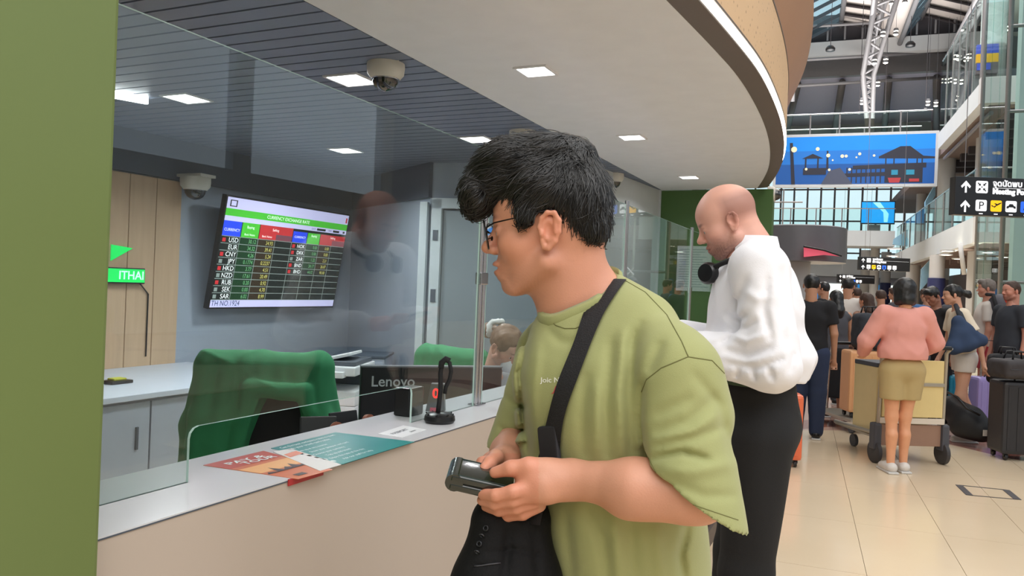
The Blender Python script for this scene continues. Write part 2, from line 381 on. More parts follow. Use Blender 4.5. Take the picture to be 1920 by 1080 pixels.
# door with pale frame
d = (B2-B1).normalized(); Md = frame(B1+Vector((0, -.01, 0)), d)
m_jamb = mat('jamb_pale', (190, 200, 206), .4); m_door = mat('door_grey', (124, 134, 142), .5)
dr = struct(MB().box(.13, .95, -.03, -.0, .02, 2.02, Md, .004).build('door_1', m_door))
MB().box(.04, .12, -.06, 0, 0, 2.1, Md).box(.96, 1.04, -.06, 0, 0, 2.1, Md).box(.04, 1.04, -.06, 0, 2.03, 2.11, Md).build('door_frame', m_jamb, dr)
MB().box(-.06, -.0, -.05, 0, 0, 2.08, Md).build('side_post', m_jamb, dr)
MB().box(.06, .10, -.066, -.06, 1.30, 1.40, Md).build('lock_plate', m_head, dr); MB().box(.06, .10, -.066, -.06, 1.78, 1.86, Md).build('closer', m_head, dr)
# wood planks on the back wall
pw = None
for i in range(12):
    y1 = onx(334, 500, XW+.02).y-i*.215
    if y1 < 1.0: break
    MB().box(XW+.002, XW+.028, y1-.209, y1, .0, 2.10, None, .003).build('plank', m_wood, bpy.data.objects['wall_left'])
# left green column
tag(MB().box(-1.9, -.99, -.9, .765, 0, 3.2, None, .006).build('booth_column', m_olive), 'tall olive green column at the near end of the counter', 'column')
# counter
ct = empty('service_counter', (XF, 3, 0), 'long service counter with white top and taupe front panel', 'counter')
ctop = MB().box(XB, XF+.001, .768, 7.09, ZT-.0025, ZT).box(XB, XF-.004, .768, 7.09, ZT-.03, ZT-.0025).build('counter_top', m_top, ct)
MB().box(XF-.003, XF+.0015, .768, 7.09, ZT-.005, ZT-.0025).build('edge_strip', m_head, ct)
MB().box(XF-.003, XF, .768, 7.09, .1, ZT-.005).box(XF-.04, XF-.004, .768, 7.09, .1, ZT-.031).build('front_panel', m_taupe, ct)
MB().box(XF-.1, XF-.05, .768, 7.09, 0, .1).build('plinth', m_blackm, ct)
MB().box(XB-.45, XB-.03, .765, 6.9, .72, .745).build('work_surface', m_desk, ct)
# sign panel low on the counter front
m_slate = mat('slate_panel', (108, 122, 116), .5); m_txtw = mat('letter_white', (228, 232, 232), .5)
sg = empty('promotion_panel', (-.8, 4, 0), 'grey green panel with white slanted lettering low on the counter front', 'sign')
MB().box(XF+.001, -.80, 3.5, 6.2, .12, .80, None, .004).build('panel', m_slate, sg)
MB().box(XF+.002, -.775, 3.5, 6.2, 0, .10).build('base_board', mat('base_brown', (92, 80, 74), .5), sg)
fm = MB()
for k in range(7):
    y = 3.52+k*.38; fm.box(-.80, -.79, y, y+.36, .125, .14).box(-.80, -.79, y, y+.36, .25, .262).box(-.80, -.79, y, y+.012, .14, .25).box(-.80, -.79, y+.348, y+.36, .14, .25)
fm.build('raised_frame', m_head, sg)
tm = MB()
for k, (tx, yy, zz, sz) in enumerate([('Pay with', 4.3, .72, .2), ('Pay with', 4.0, .45, .2), ('currency', 5.2, .62, .2), ('your card', 4.9, .38, .17)]):
    M = Matrix.Translation((-.797, yy, zz)) @ Matrix(((0, 0, 1, 0), (1, 0, 0, 0), (0, 1, 0, 0), (0, 0, 0, 1))) @ Matrix.Rotation(math.radians(8), 4, 'Z'); text(tm, tx, sz, M, .001)
tm.build('lettering', m_txtw, sg)
# tall glass screens with slot, posts
PY = [.65, 2.29, 3.93, 5.57, 7.08]
def slotglass(y0, y1, s0, s1, hz=.105, zt=1.9, slot=True):
    mb = MB(); x0, x1 = XG-.003, XG+.003; y0 += .03; y1 -= .03; poly = [(y0, ZT), (s0, ZT)]
    if slot:
        rr = .022
        poly += [(s0, ZT+hz-rr)]+[(s0+rr-rr*math.cos(a), ZT+hz-rr+rr*math.sin(a)) for a in (.5, 1.05)]+[(s0+rr, ZT+hz), (s1-rr, ZT+hz)]+[(s1-rr+rr*math.sin(a), ZT+hz-rr+rr*math.cos(a)) for a in (.5, 1.05)]+[(s1, ZT+hz-rr), (s1, ZT)]
    else: poly = [(y0, ZT)]
    poly += [(y1, ZT), (y1, zt), (y0, zt)]
    M = Matrix(((0, 0, 1, 0), (1, 0, 0, 0), (0, 1, 0, 0), (0, 0, 0, 1)))
    n = len(poly)
    vs = [M @ Vector((p[0], p[1], x0)) for p in poly]+[M @ Vector((p[0], p[1], x1)) for p in poly]
    caps = [tuple(range(n))[::-1], tuple(range(n, 2*n))]; sides = [(i, (i+1) % n, n+(i+1) % n, n+i) for i in range(n)]
    mb.add(vs, caps); mb.cur = 1; mb.add(vs, sides); return mb
lab = ['clear glass screen on the counter nearest the green column with slot', 'clear glass screen on the counter behind the young man', 'clear glass screen on the counter beyond the second steel post', 'clear glass screen before the dark green wall']
for i in range(4):
    y0, y1 = PY[i], PY[i+1]; 
    sl = (1.087, 1.88) if i == 0 else (y0+.43, y0+1.22)
    o = slotglass(max(y0, .765), y1, sl[0], sl[1], slot=i < 3).build('glass_screen', [m_glass, m_gedge])
    tag(o, lab[i], 'screen', 'glass screens along the counter')
lab = ['polished steel post on the counter beside the young man', 'polished steel post between glass screens behind the young man', 'polished steel post in front of the pinned white notice']
for i in (1, 2, 3):
    y = PY[i]; e = empty('screen_post', (XG, y, ZT), lab[i-1], 'post', 'steel posts between the glass screens')
    for dy in (-.012, .012): MB().tube([(XG, y+dy, ZT), (XG, y+dy, 1.92)], .0085, 12).build('upright', m_chrome, e, True, 50)
    MB().box(XG-.02, XG+.02, y-.028, y+.028, ZT, ZT+.006, None, .002).build('foot_plate', m_chrome, e)
    MB().box(XG-.012, XG+.012, y-.025, y+.025, 1.45, 1.49, None, .003).build('clamp', m_chrome, e)
# ceiling lights
def downlight(loc, w, label, p=7, dome=0):
    e = empty('downlight', loc, label, 'light', 'square downlights'); x, y, z = loc
    MB().box(x-w/2-.012, x+w/2+.012, y-w/2-.012, y-w/2, z-.006, z+.002).box(x-w/2-.012, x+w/2+.012, y+w/2, y+w/2+.012, z-.006, z+.002).box(x-w/2-.012, x-w/2, y-w/2, y+w/2, z-.006, z+.002).box(x+w/2, x+w/2+.012, y-w/2, y+w/2, z-.006, z+.002).build('frame', m_white, e)
    MB().box(x-w/2, x+w/2, y-w/2, y+w/2, z-.003, z+.001).build('diffuser', m_lampl, e)
    arealight('downlight_beam', (x, y, z-.02), w, p, (.97, .98, 1), spread=150)
for (px, py, lb) in [(660, 148, 'bright square downlight beside the nearest dome camera'), (895, 260, 'square downlight in the slatted ceiling behind the young man\'s hair'), (350, 183, 'bright square downlight in the slats nearest the green column'),
                     (648, 281, 'square downlight in the slats above the rate screen'), (850, 346, 'square downlight seen past the young man\'s fringe')]:
    p = onz(px, py, ZC-.002); downlight((p.x, p.y, ZC-.005), .17, lb, 14)
for (px, py, lb) in [(1005, 133, 'nearest square downlight in the plain white soffit'), (1185, 257, 'glaring square downlight in the white soffit above the bald man'), (1292, 332, 'farthest square downlight in the white soffit')]:
    p = onz(px, py, ZC-.006); downlight((p.x, p.y, ZC-.006), .13, lb, 4)
p = P(255, 283, 4.6); tag(MB().box(-.09, .09, -.012, .012, .02, .06, Matrix.Translation((XW+.9, onx(240, 285, XW+.9).y, 2.34)) @ Matrix.Rotation(1.2, 4, 'Z')).build('strip_light', m_lampl), 'slim white strip light at the left end of the booth ceiling', 'light')
for k, (px, py) in enumerate([(798, 378), (832, 384), (762, 384)]):
    q = P(px, py, 6.35)
# dome cameras
m_dome = mat('dome_white', (206, 202, 192), .4); m_domeg = mat('dome_smoke', (30, 32, 36), .06, coat=1)
def domecam(c, r, label, M=Matrix.Identity(4)):
    e = empty('dome_camera', c, label, 'camera', 'ceiling dome cameras'); T = Matrix.Translation(c) @ M
    MB().lathe([(0, 0), (r*.98, 0), (r, -.02*r/.083), (r*.96, -.6*r), (r*.74, -.86*r), (r*.68, -.86*r)], (0, 0, 0), 36, T).build('housing', m_dome, e, True, 40)
    MB().lathe([(r*.70, -.80*r), (r*.66, -1.08*r), (r*.52, -1.32*r), (r*.3, -1.46*r), (0, -1.52*r)], (0, 0, 0), 32, T).build('dome', m_domeg, e, True)
    MB().ell((r*.18, -r*.2, -1.12*r), (r*.26, r*.26, r*.26), 14, 8, T).build('lens', m_black, e, True)
    MB().lathe([(r*.70, -.84*r), (r*.745, -.86*r), (r*.745, -.9*r), (r*.69, -.9*r)], (0, 0, 0), 36, T).build('trim_ring', m_chrome, e, True)
for px, py, lb in [(724, 118, 'nearest white dome camera under the slatted ceiling'), (980, 245, 'white dome camera behind the young man\'s hair'), (1151, 325, 'dome camera nearest the green wall')]:
    p = onz(px, py, ZC); domecam(Vector((p.x, p.y, ZC)), .083, lb)
p = onx(367, 333, XW+.14); domecam(Vector((p.x, p.y, p.z)), .105, 'dome camera above the wooden planks left of the rate screen')
MB().box(XW+.03, XW+.26, p.y-.07, p.y+.07, p.z, p.z+.02).build('bracket', m_dome, [o for o in bpy.data.objects if o.name.startswith('dome_camera')][-1])
p = P(1440, 365, 6.9); domecam(p, .075, 'small dome camera on the end of the green wall', Matrix.Rotation(math.radians(-90), 4, 'Y'))
MB().box(p.x-.12, p.x, p.y-.03, p.y+.03, p.z-.03, p.z+.03).build('bracket', m_dome, [o for o in bpy.data.objects if o.name.startswith('dome_camera')][-1])
# rate screen
c0 = onx(410, 480, -4.36); c1 = onx(639, 492, -4.36); wv = abs(c1.y-c0.y); hv = wv*.575; cz = onx(520, 481, -4.36)
tvM = Matrix.Translation((-4.36, (c0.y+c1.y)/2, cz.z+.0)) @ Matrix.Rotation(math.radians(10), 4, 'Y') @ Matrix(((0, 0, 1, 0), (1, 0, 0, 0), (0, 1, 0, 0), (0, 0, 0, 1)))
tv = empty('rate_screen', (-4.4, cz.y, cz.z), 'wall screen showing a table of exchange rates, tilted down', 'television')
MB().box(-wv/2-.012, wv/2+.012, -hv/2-.014, hv/2+.012, -.05, -.002, tvM, .004).build('casing', m_black, tv)
MB().box(-.12, .12, -.1, .1, -.16, -.05, tvM).build('bracket', m_black, tv)
def scr(n, c, e=.85): return mat('screen_'+n, c, .3, emit=e, var=.01, spec=.3)
sm = [scr('lavender', (196, 192, 232)), scr('green', (70, 180, 50)), scr('blue', (36, 70, 225)), scr('red', (185, 45, 50)), scr('dark', (22, 30, 28), .8), scr('line', (130, 142, 138), .8), scr('dgreen', (14, 52, 28)), scr('brown', (46, 36, 22)), scr('mid', (100, 82, 96), .7)]
mb = MB()
def rect(u0, u1, v0, v1, c, z=0):    # u right 0..1, v down 0..1
    mb.cur = c; x0 = -wv/2+u0*wv; x1 = -wv/2+u1*wv; y0 = hv/2-v1*hv; y1 = hv/2-v0*hv
    mb.add([tvM @ Vector(q) for q in ((x0, y0, z), (x1, y0, z), (x1, y1, z), (x0, y1, z))], [(0, 1, 2, 3)])
rect(0, 1, 0, 1, 4, -.001); rect(0, 1, 0, .10, 0); rect(0, 1, .10, .165, 1); rect(0, 1, .165, .21, 0)
rect(0, .125, .21, .345, 2); rect(.13, .255, .21, .345, 1); rect(.26, .52, .21, .345, 3); rect(.525, .645, .235, .345, 2); rect(.65, .76, .235, .345, 1); rect(.765, 1, .235, .345, 3); rect(.39, .52, .29, .345, 8); rect(.88, 1, .29, .345, 8)
rect(.125, .255, .35, .93, 6, .0005); rect(.26, .385, .35, .93, 7, .0005); rect(.65, .76, .35, .62, 6, .0005); rect(.765, .87, .35, .62, 7, .0005)
rect(0, 1, .93, 1, 0)
for k in range(10): v = .348+k*.0647; rect(0, 1, v-.003, v+.003, 5, .001)
for u in (.125, .257, .387, .522, .647, .762, .875): rect(u-.0018, u+.0018, .345, .93, 5, .0012)
rect(.02, .07, .022, .082, 4, .001); rect(.028, .062, .03, .074, 0, .0014); rect(.72, .8, .178, .2, 4, .001); rect(.87, .93, .178, .2, 4, .001); rect(.965, .985, .178, .2, 4, .001); rect(.975, .99, .03, .085, 3, .001)
rows = ['USD 30.12 34.93', 'EUR 34.32 39.41', 'CNY 4.26 5.24', 'JPY 0.1774 0.2237', 'HKD 3.77 4.51', 'NZD 17.61 20.49', 'RUB 0.20 0.92', 'SEK 0.00 4.70', 'SAR 6.02 8.99']
r2 = ['NOK 0.00 0.00', 'DKK 0.00 0.00', 'ZAR 1.22 2.21', 'BND 24.17 26.87', 'BHD 44.02 90.00']
for i in range(9):
    if i != 1: rect(.008, .03, .365+i*.0647, .4+i*.0647, 3 if i in (0, 2, 4, 6) else 5, .0014)
    if i < 5: rect(.532, .555, .365+i*.0647, .4+i*.0647, 3 if i != 2 else 5, .0014)
mb.build('screen', sm, tv)
tw = MB(); ty = MB(); tb = MB(); tg_ = MB()
def tvt(m_, s, u, v, size, al='CENTER', sx=1): text(m_, s, size*hv, tvM @ Matrix.Translation((-wv/2+u*wv, hv/2-v*hv, .002)), 0, al, .0, sx)
for i, r_ in enumerate(rows):
    a, b_, c_ = r_.split(); v = .382+i*.0647
    tvt(tw, a, .118, v, .062, 'RIGHT'); tvt(tg_, b_, .245, v, .052, 'RIGHT', .85); tvt(ty, c_, .375, v, .052, 'RIGHT', .85)
for i, r_ in enumerate(r2):
    a, b_, c_ = r_.split(); v = .382+i*.0647
    tvt(tw, a, .64, v, .052, 'RIGHT'); tvt(tg_, b_, .75, v, .045, 'RIGHT', .85); tvt(ty, c_, .86, v, .045, 'RIGHT', .85)
tvt(tb, 'TH NO.1924', .005, .965, .07, 'LEFT', .9); tvt(tw, 'CURRENCY', .062, .29, .036); tvt(tw, 'Buying', .19, .25, .035); tvt(tw, 'Bank Notes', .19, .318, .028); tvt(tw, 'Selling', .38, .25, .035); tvt(tw, 'Bank Notes', .32, .318, .028)
tvt(tw, 'CURRENCY', .585, .29, .032); tvt(tw, 'Buying', .705, .262, .032); tvt(tw, 'Selling', .88, .262, .032); tvt(tw, 'CURRENCY EXCHANGE RATE', .47, .133, .045); tvt(tb, 'DATE', .69, .189, .026); tvt(tb, 'TIME', .84, .189, .026)
tw.build('white_lettering', scr('white', (235, 238, 240), 1), tv); ty.build('yellow_lettering', scr('yellow', (205, 200, 110)), tv); tg_.build('green_lettering', scr('pale_green', (110, 175, 120)), tv); tb.build('dark_lettering', scr('ink', (30, 70, 110), .1), tv)
# green lit sign on the planks
q0 = onx(214, 518, XW+.08); q1 = onx(274, 518, XW+.08); zc = q1.z
ls = empty('lit_sign', (XW+.05, q1.y, zc), 'small lit green sign with THAI lettering on the wooden planks', 'sign')
h_ = .5*31/1450*4.9; m_gl = mat('sign_green', (20, 205, 90), .4, emit=.9); m_glw = mat('sign_white', (190, 250, 225), .4, emit=1.0)
MB().box(XW+.028, XW+.07, q0.y-.1, q1.y, zc-h_, zc+h_, None, .004).build('box', m_black, ls)
MB().box(XW+.07, XW+.074, q0.y-.1, q1.y-.006, zc-h_+.008, zc+h_-.008).build('face', m_gl, ls)
t_ = MB(); text(t_, 'ITHAI', h_*1.5, Matrix.Translation((XW+.0755, q1.y-.012, zc)) @ Matrix(((0, 0, 1, 0), (1, 0, 0, 0), (0, 1, 0, 0), (0, 0, 0, 1))), .0005, 'RIGHT', .001); t_.build('lettering', m_glw, ls)
a1 = onx(251, 474, XW+.05); e_ = .045
MB().prism([(a1.y-.16, a1.z+.045), (a1.y-.16, a1.z-.06), (a1.y, a1.z+.03)], 0, .01, Matrix.Translation((XW+.03, 0, 0)) @ Matrix(((0, 0, 1, 0), (1, 0, 0, 0), (0, 1, 0, 0), (0, 0, 0, 1)))).build('lit_sign_arrow', m_gl, ls)
MB().tube([(XW+.05, q1.y-.02, zc-h_), (XW+.035, q1.y+.06, zc-h_-.07), (XW+.035, q1.y+.06, zc-h_-.5)], .005, 6).build('cable', m_black, ls)
# back desk
bd = empty('back_desk', (-3.9, 3, 0), 'long pale grey desk along the wooden back wall', 'desk')
XD = -3.47; ZD = .80
MB().box(XW+.03, XD, .9, 4.15, ZD-.03, ZD, None, .003).build('desk_top', m_desk, bd)
m_cab = mat('cabinet_grey', (166, 174, 188), .5)
MB().box(XW+.03, XD-.06, .9, 4.2, 0, ZD-.03).build('carcass', m_cab, bd)
for k in range(5): 
    y = 1.2+k*.6; dd = MB().box(XD-.058, XD-.04, y, y+.59, .08, ZD-.05, None, .003).build('door', m_cab, bd)
    MB().box(XD-.04, XD-.03, y+.5, y+.515, .5, .62).build('handle', m_head, dd)
# white notice on the green wall
nt = empty('wall_notice', (-1.2, 7.09, 1.6), 'white printed notice pinned on the dark green wall', 'notice')
def onw(px, py, y): v = P(px, py, 1)-CAM; return CAM+v*(y/v.y)
a, b = onw(1271, 461, 7.095), onw(1332, 547, 7.095)
MB().box(a.x, b.x, 7.085, 7.099, b.z, a.z).build('sheet', mat('paper', (214, 222, 224), .6), nt)
lm = MB(); m_ink = mat('faint_ink', (150, 165, 176), .7)
for k in range(16):
    z = a.z-.03-k*(a.z-b.z-.05)/16; lm.box(a.x+.02, b.x-.02-(k*37 % 5)*.02, 7.083, 7.085, z-.006, z)
lm.build('printed_lines', m_ink, nt)
# ================================================================== THE HALL (hall axis b, sideways a)
def hcoord(p): return p.dot(ha), p.dot(hb)
HM = Matrix(((ha.x, hb.x, 0, 0), (ha.y, hb.y, 0, 0), (0, 0, 1, 0), (0, 0, 0, 1)))      # local (a,b,z) -> world
m_conc = mat('concrete_pale', (186, 186, 186), .7, scale=1.5, bump=.04); m_concw = mat('fascia_pale', (198, 204, 208), .6, scale=1)
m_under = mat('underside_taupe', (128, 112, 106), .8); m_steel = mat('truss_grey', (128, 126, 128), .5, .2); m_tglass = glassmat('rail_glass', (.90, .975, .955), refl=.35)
m_tglass2 = glassmat('tower_glass', (.86, .95, .93), refl=.5); m_spot = mat('spot_glow', (255, 246, 225), .5, emit=14, var=0); m_dk = mat('beam_dark', (66, 62, 66), .6)
def floormat(base):
    m = bpy.data.materials.new('floor_tile_far' if base else 'floor_tile'); m.use_nodes = True; N = m.node_tree.nodes; L = m.node_tree.links; b = N['Principled BSDF']
    b.inputs['Roughness'].default_value = .16; b.inputs['Specular IOR Level'].default_value = .35
    g = N.new('ShaderNodeNewGeometry'); mp = N.new('ShaderNodeMapping'); mp.inputs['Rotation'].default_value = (0, 0, -HW); L.new(g.outputs['Position'], mp.inputs[0])
    nz = N.new('ShaderNodeTexNoise'); nz.inputs['Scale'].default_value = 1.2; nz.inputs['Detail'].default_value = 5; L.new(mp.outputs[0], nz.inputs['Vector'])
    mx = N.new('ShaderNodeMix'); mx.data_type = 'RGBA'; mx.inputs[6].default_value = lin((214, 192, 162)); mx.inputs[7].default_value = lin((228, 208, 180)); L.new(nz.outputs[0], mx.inputs[0])
    sp = N.new('ShaderNodeSeparateXYZ'); L.new(mp.outputs[0], sp.inputs[0])
    def math_(op, a, b_=None, clamp=False):
        k = N.new('ShaderNodeMath'); k.operation = op; k.use_clamp = clamp
        for i, v in enumerate((a, b_)):
            if v is None: continue
            if isinstance(v, (int, float)): k.inputs[i].default_value = v
            else: L.new(v, k.inputs[i])
        return k.outputs[0]
    wav = math_('MULTIPLY', math_('SINE', math_('MULTIPLY', sp.outputs[0], 2.1)), .35)
    bb = math_('SUBTRACT', sp.outputs[1], wav)
    inb = math_('MULTIPLY', math_('GREATER_THAN', bb, 9.0), math_('LESS_THAN', bb, 14.5))
    drk = math_('MULTIPLY', math_('GREATER_THAN', math_('SUBTRACT', sp.outputs[1], math_('MULTIPLY', wav, 1.8)), 9.05), math_('LESS_THAN', bb, 9.75))
    m2 = N.new('ShaderNodeMix'); m2.data_type = 'RGBA'; L.new(inb, m2.inputs[0]); L.new(mx.outputs[2], m2.inputs[6]); m2.inputs[7].default_value = lin((196, 160, 144))
    m3 = N.new('ShaderNodeMix'); m3.data_type = 'RGBA'; L.new(drk, m3.inputs[0]); L.new(m2.outputs[2], m3.inputs[6]); m3.inputs[7].default_value = lin((150, 96, 84)); L.new(m3.outputs[2], b.inputs['Base Color'])
    if base:
        br = N.new('ShaderNodeTexBrick'); br.offset = 0; br.inputs['Scale'].default_value = 1; br.inputs['Brick Width'].default_value = TS; br.inputs['Row Height'].default_value = 2*TS; br.inputs['Mortar Size'].default_value = .004
        L.new(mp.outputs[0], br.inputs['Vector']); m4 = N.new('ShaderNodeMix'); m4.data_type = 'RGBA'; L.new(br.outputs['Fac'], m4.inputs[0]); L.new(m3.outputs[2], m4.inputs[6]); m4.inputs[7].default_value = lin((150, 130, 110)); L.new(m4.outputs[2], b.inputs['Base Color'])
    return m
ac, _ = hcoord(onz(1765.6, 1000, 0)); ac0, bc0 = hcoord(onz(1607, 1000, 0)); TS = ac-ac0
print('tile', TS, ac0, bc0)
m_ft = floormat(False); m_ftb = floormat(True)
fl = struct(MB().box(-9, 14, -4, 75, -.1, -.012, HM).build('floor', mat('grout', (150, 132, 112), .8)))
BE = 14.0+.0
t0 = None; nb0 = math.floor((2.2-bc0)/(2*TS)); cnt = 0
_, seam = hcoord(onz(1530, 971, 0))
b_ = seam-2*TS*2
while b_ < 13.5:
    for k in range(-4, 9):
        a_ = ac0+k*TS
        px_ok = True
        if a_ < -1.6+(b_*.02) or a_ > b_*.33+1.6: continue
        if t0 is None:
            t0 = MB().box(.0015, TS-.0015, .0015, 2*TS-.0015, -.012, 0, Matrix.Rotation(HW, 4, 'Z')).build('tile', m_ft); t = t0
        else: t = t0.copy(); COL.objects.link(t)
        t.location = hall(a_, b_, 0); t.parent = fl; cnt += 1
    b_ += 2*TS
bend = b_; print('tiles', cnt, bend)
MB().box(-9, 14, bend, 75, -.012, 0, HM).build('far_paving', m_ftb, fl)
MB().box(-9, ac0-4*TS, -4, bend, -.012, -.001, HM).box(5.4, 14, -4, bend, -.012, -.001, HM).box(ac0-4*TS, 5.4, -4, seam-4*TS, -.012, -.001, HM).build('side_paving', m_ftb, fl)
# floor hatch
q = [onz(*p, 0) for p in ((1798, 910), (1886, 919), (1908, 937), (1818, 929))]; cq = sum(q, Vector())/4
ht = empty('floor_hatch', (cq.x, cq.y, 0), 'rectangular floor hatch edged with dark metal strips', 'hatch')
def rod(mb, a, b, w, z0=.0005, z1=.004):
    a = Vector(a); b = Vector(b); d = (b-a).normalized(); n_ = Vector((-d.y, d.x, 0))*w/2; mb.prism([(a-n_)[:2], (b-n_)[:2], (b+n_)[:2], (a+n_)[:2]], z0, z1); return mb
rod(MB(), q[0], q[3], .05).build('end_strip', m_dk, ht); rod(MB(), q[1], q[2], .05).build('end_strip', m_dk, ht)
rod(MB(), q[0], q[1], .008).build('side_strip', m_dk, ht); rod(MB(), q[3], q[2], .008).build('side_strip', m_dk, ht)
m_lav0 = mat('wall_greige', (150, 146, 150), .6)
# right hand wall of the hall, with high windows to the sky
wl = struct(MB().box(14, 14.3, -4, 70, 0, 4.2, HM).box(14, 14.3, -4, 70, 15.5, 18, HM).build('wall_right', m_conc)); wl2 = []
for k in range(5): MB().box(14, 14.3, -4+k*6.1, -3.4+k*6.1, 4.2, 15.5, HM).build('pier', m_conc, wl)
MB().box(14, 14.3, 21, 70, 4.2, 15.5, HM).build('solid_bay', m_lav0, wl)
MB().box(14.1, 14.15, -4, 70, 8.0, 8.15, HM).box(14.1, 14.15, -4, 70, 11.8, 11.95, HM).build('transom', m_steel, wl)
struct(MB().box(-9, 14, -4.3, -4, 0, 18, HM).build('wall_near', m_conc)); 
wf = struct(MB().box(-9.3, -9, -4, 70, 0, 18, HM).build('wall_left', m_conc))
# far glazed front
ff = struct(MB().box(-9, 14, 66, 66.4, 0, 2.5, HM).box(-9, 14, 66, 66.4, 12.6, 18, HM).build('wall_far', m_conc))
for k in range(24): MB().box(-9+k, -8.86+k, 65.9, 66.1, 2.5, 12.6, HM).build('mullion', m_steel, ff)
for z in (5, 7.5, 10): MB().box(-9, 14, 65.9, 66.0, z, z+.12, HM).build('transom', m_steel, ff)
struct(MB().box(-9, 14, 66.1, 66.13, 2.5, 12.6, HM).build('window_1', m_tglass))
# ---- roof: folded panels, glazed strip, purlins, trusses
prof = [(-9, 16.2), (-1, 16.8), (1.5, 18.0), (3.5, 17.5), (4.7, 16.6), (5.8, 18.1), (8.4, 17.2), (14, 16.6)]
m_panel = mat('roof_panel', (206, 196, 190), .6, scale=1); m_sky = glassmat('roof_glass', (.82, .95, .97), refl=.8)
rf = struct(MB().box(-9, 14, 66.5, 75, 17, 17.1, HM).build('ceiling', m_conc))
for i, (p0, p1) in enumerate(zip(prof[:-1], prof[1:])):
    mm = m_sky if i in (1, 4) else m_panel
    g = MB(); g.add([HM @ Vector(v) for v in ((p0[0], 6, p0[1]), (p1[0], 6, p1[1]), (p1[0], 52, p1[1]), (p0[0], 52, p0[1]), (p0[0], 6, p0[1]+.08), (p1[0], 6, p1[1]+.08), (p1[0], 52, p1[1]+.08), (p0[0], 52, p0[1]+.08))], [(3, 2, 1, 0), (4, 5, 6, 7), (0, 1, 5, 4), (1, 2, 6, 5), (2, 3, 7, 6), (3, 0, 4, 7)])
    g.build('roof_panel', mm, rf)
    if i in (1, 2, 4, 5):
        for k in range(17):
            b_ = 27+k*1.5; a0_, z0_ = p0; a1_, z1_ = p1
            g = MB(); w_ = .34 if i != 1 else .22
            g.add([HM @ Vector(v) for v in ((a0_, b_, z0_-.3), (a1_, b_, z1_-.3), (a1_, b_+w_, z1_-.02), (a0_, b_+w_, z0_-.02), (a0_, b_-.06, z0_-.3), (a1_, b_-.06, z1_-.3), (a1_, b_+w_-.06, z1_-.02), (a0_, b_+w_-.06, z0_-.02))], [(0, 1, 2, 3), (7, 6, 5, 4), (0, 4, 5, 1), (3, 2, 6, 7)]).build('purlin', m_dk, rf)
    g = MB().tube([HM @ Vector((p0[0], 6, p0[1]-.25)), HM @ Vector((p0[0], 52, p0[1]-.25))], .14, 8).build('ridge_beam', m_steel, rf, True)
MB().box(-9, 14, 50, 50.3, 16.8, 17.9, HM).build('beam', m_dk, rf); MB().box(-3, 9, 49.6, 50.2, 15.9, 16.75, HM).build('beam', m_conc, rf)
g = MB(); 
for k in range(14): g = MB().box(-4+k*.95, -3.9+k*.95, 49.55, 49.6, 16.8, 17.6, HM).build('fin', m_steel, rf)
MB().box(-9, 14, 51.6, 52, 15.2, 19, HM).build('beam', m_steel, rf); m_lav = mat('ceiling_lavender', (206, 202, 226), .6); MB().box(-9, 14, 52, 66, 15.2, 15.3, HM).build('roof_panel', m_lav, rf)
for k in range(6): MB().tube([HM @ Vector((-6+k*2.6, 52, 14.9)), HM @ Vector((-9+k*3.6, 66, 14.2))], .22, 8).build('beam', m_steel, rf, True)
def truss(pts_a, pts_b, r, label, web=10, loc=None):
    e = empty('roof_truss', pts_a[0] if loc is None else loc, label, 'truss', 'tubular steel trusses under the hall roof')
    MB().tube(pts_a, r, 8).build('chord', m_steel, e, True); MB().tube(pts_b, r, 8).build('chord', m_steel, e, True)
    def at(pts, t):
        t *= len(pts)-1; i = min(int(t), len(pts)-2); return Vector(pts[i]).lerp(Vector(pts[i+1]), t-i)
    for k in range(web): MB().tube([at(pts_a, k/web), at(pts_b, (k+.5)/web)], r*.5, 6).build('web', m_steel, e, True); MB().tube([at(pts_b, (k+.5)/web), at(pts_a, (k+1)/web)], r*.5, 6).build('web', m_steel, e, True)
truss([P(1652, -60, 36), P(1618, 140, 40), P(1628, 250, 41)], [P(1700, -60, 36), P(1638, 140, 40), P(1634, 250, 41)], .13, 'leaning tubular truss in the middle of the hall roof', 12)
truss([P(1668, -60, 37), P(1630, 120, 41)], [P(1645, -60, 35), P(1625, 120, 41)], .11, 'slim tubular truss close beside the leaning middle truss', 9)
truss([P(1862, -60, 27), P(1768, 122, 46)], [P(1885, -60, 27), P(1778, 116, 46)], .13, 'tubular truss rising over the upper right balcony', 14)
truss([P(1492, -40, 44), P(1486, 190, 44)], [P(1480, -40, 44), P(1478, 190, 44)], .12, 'upright grey truss seen at the rim of the canopy', 10)
for k, y in enumerate((40, 102, 150)):
    tag(MB().tube([P(1480, y+12, 45), P(1780, y-6, 45)], .09, 6).build('tie_rod', m_steel, None, True), ['thin tie rod crossing the roof panels near the top', 'tie rod crossing just above the dark roof beam', 'lowest tie rod below the pale beam'][k], 'rod')
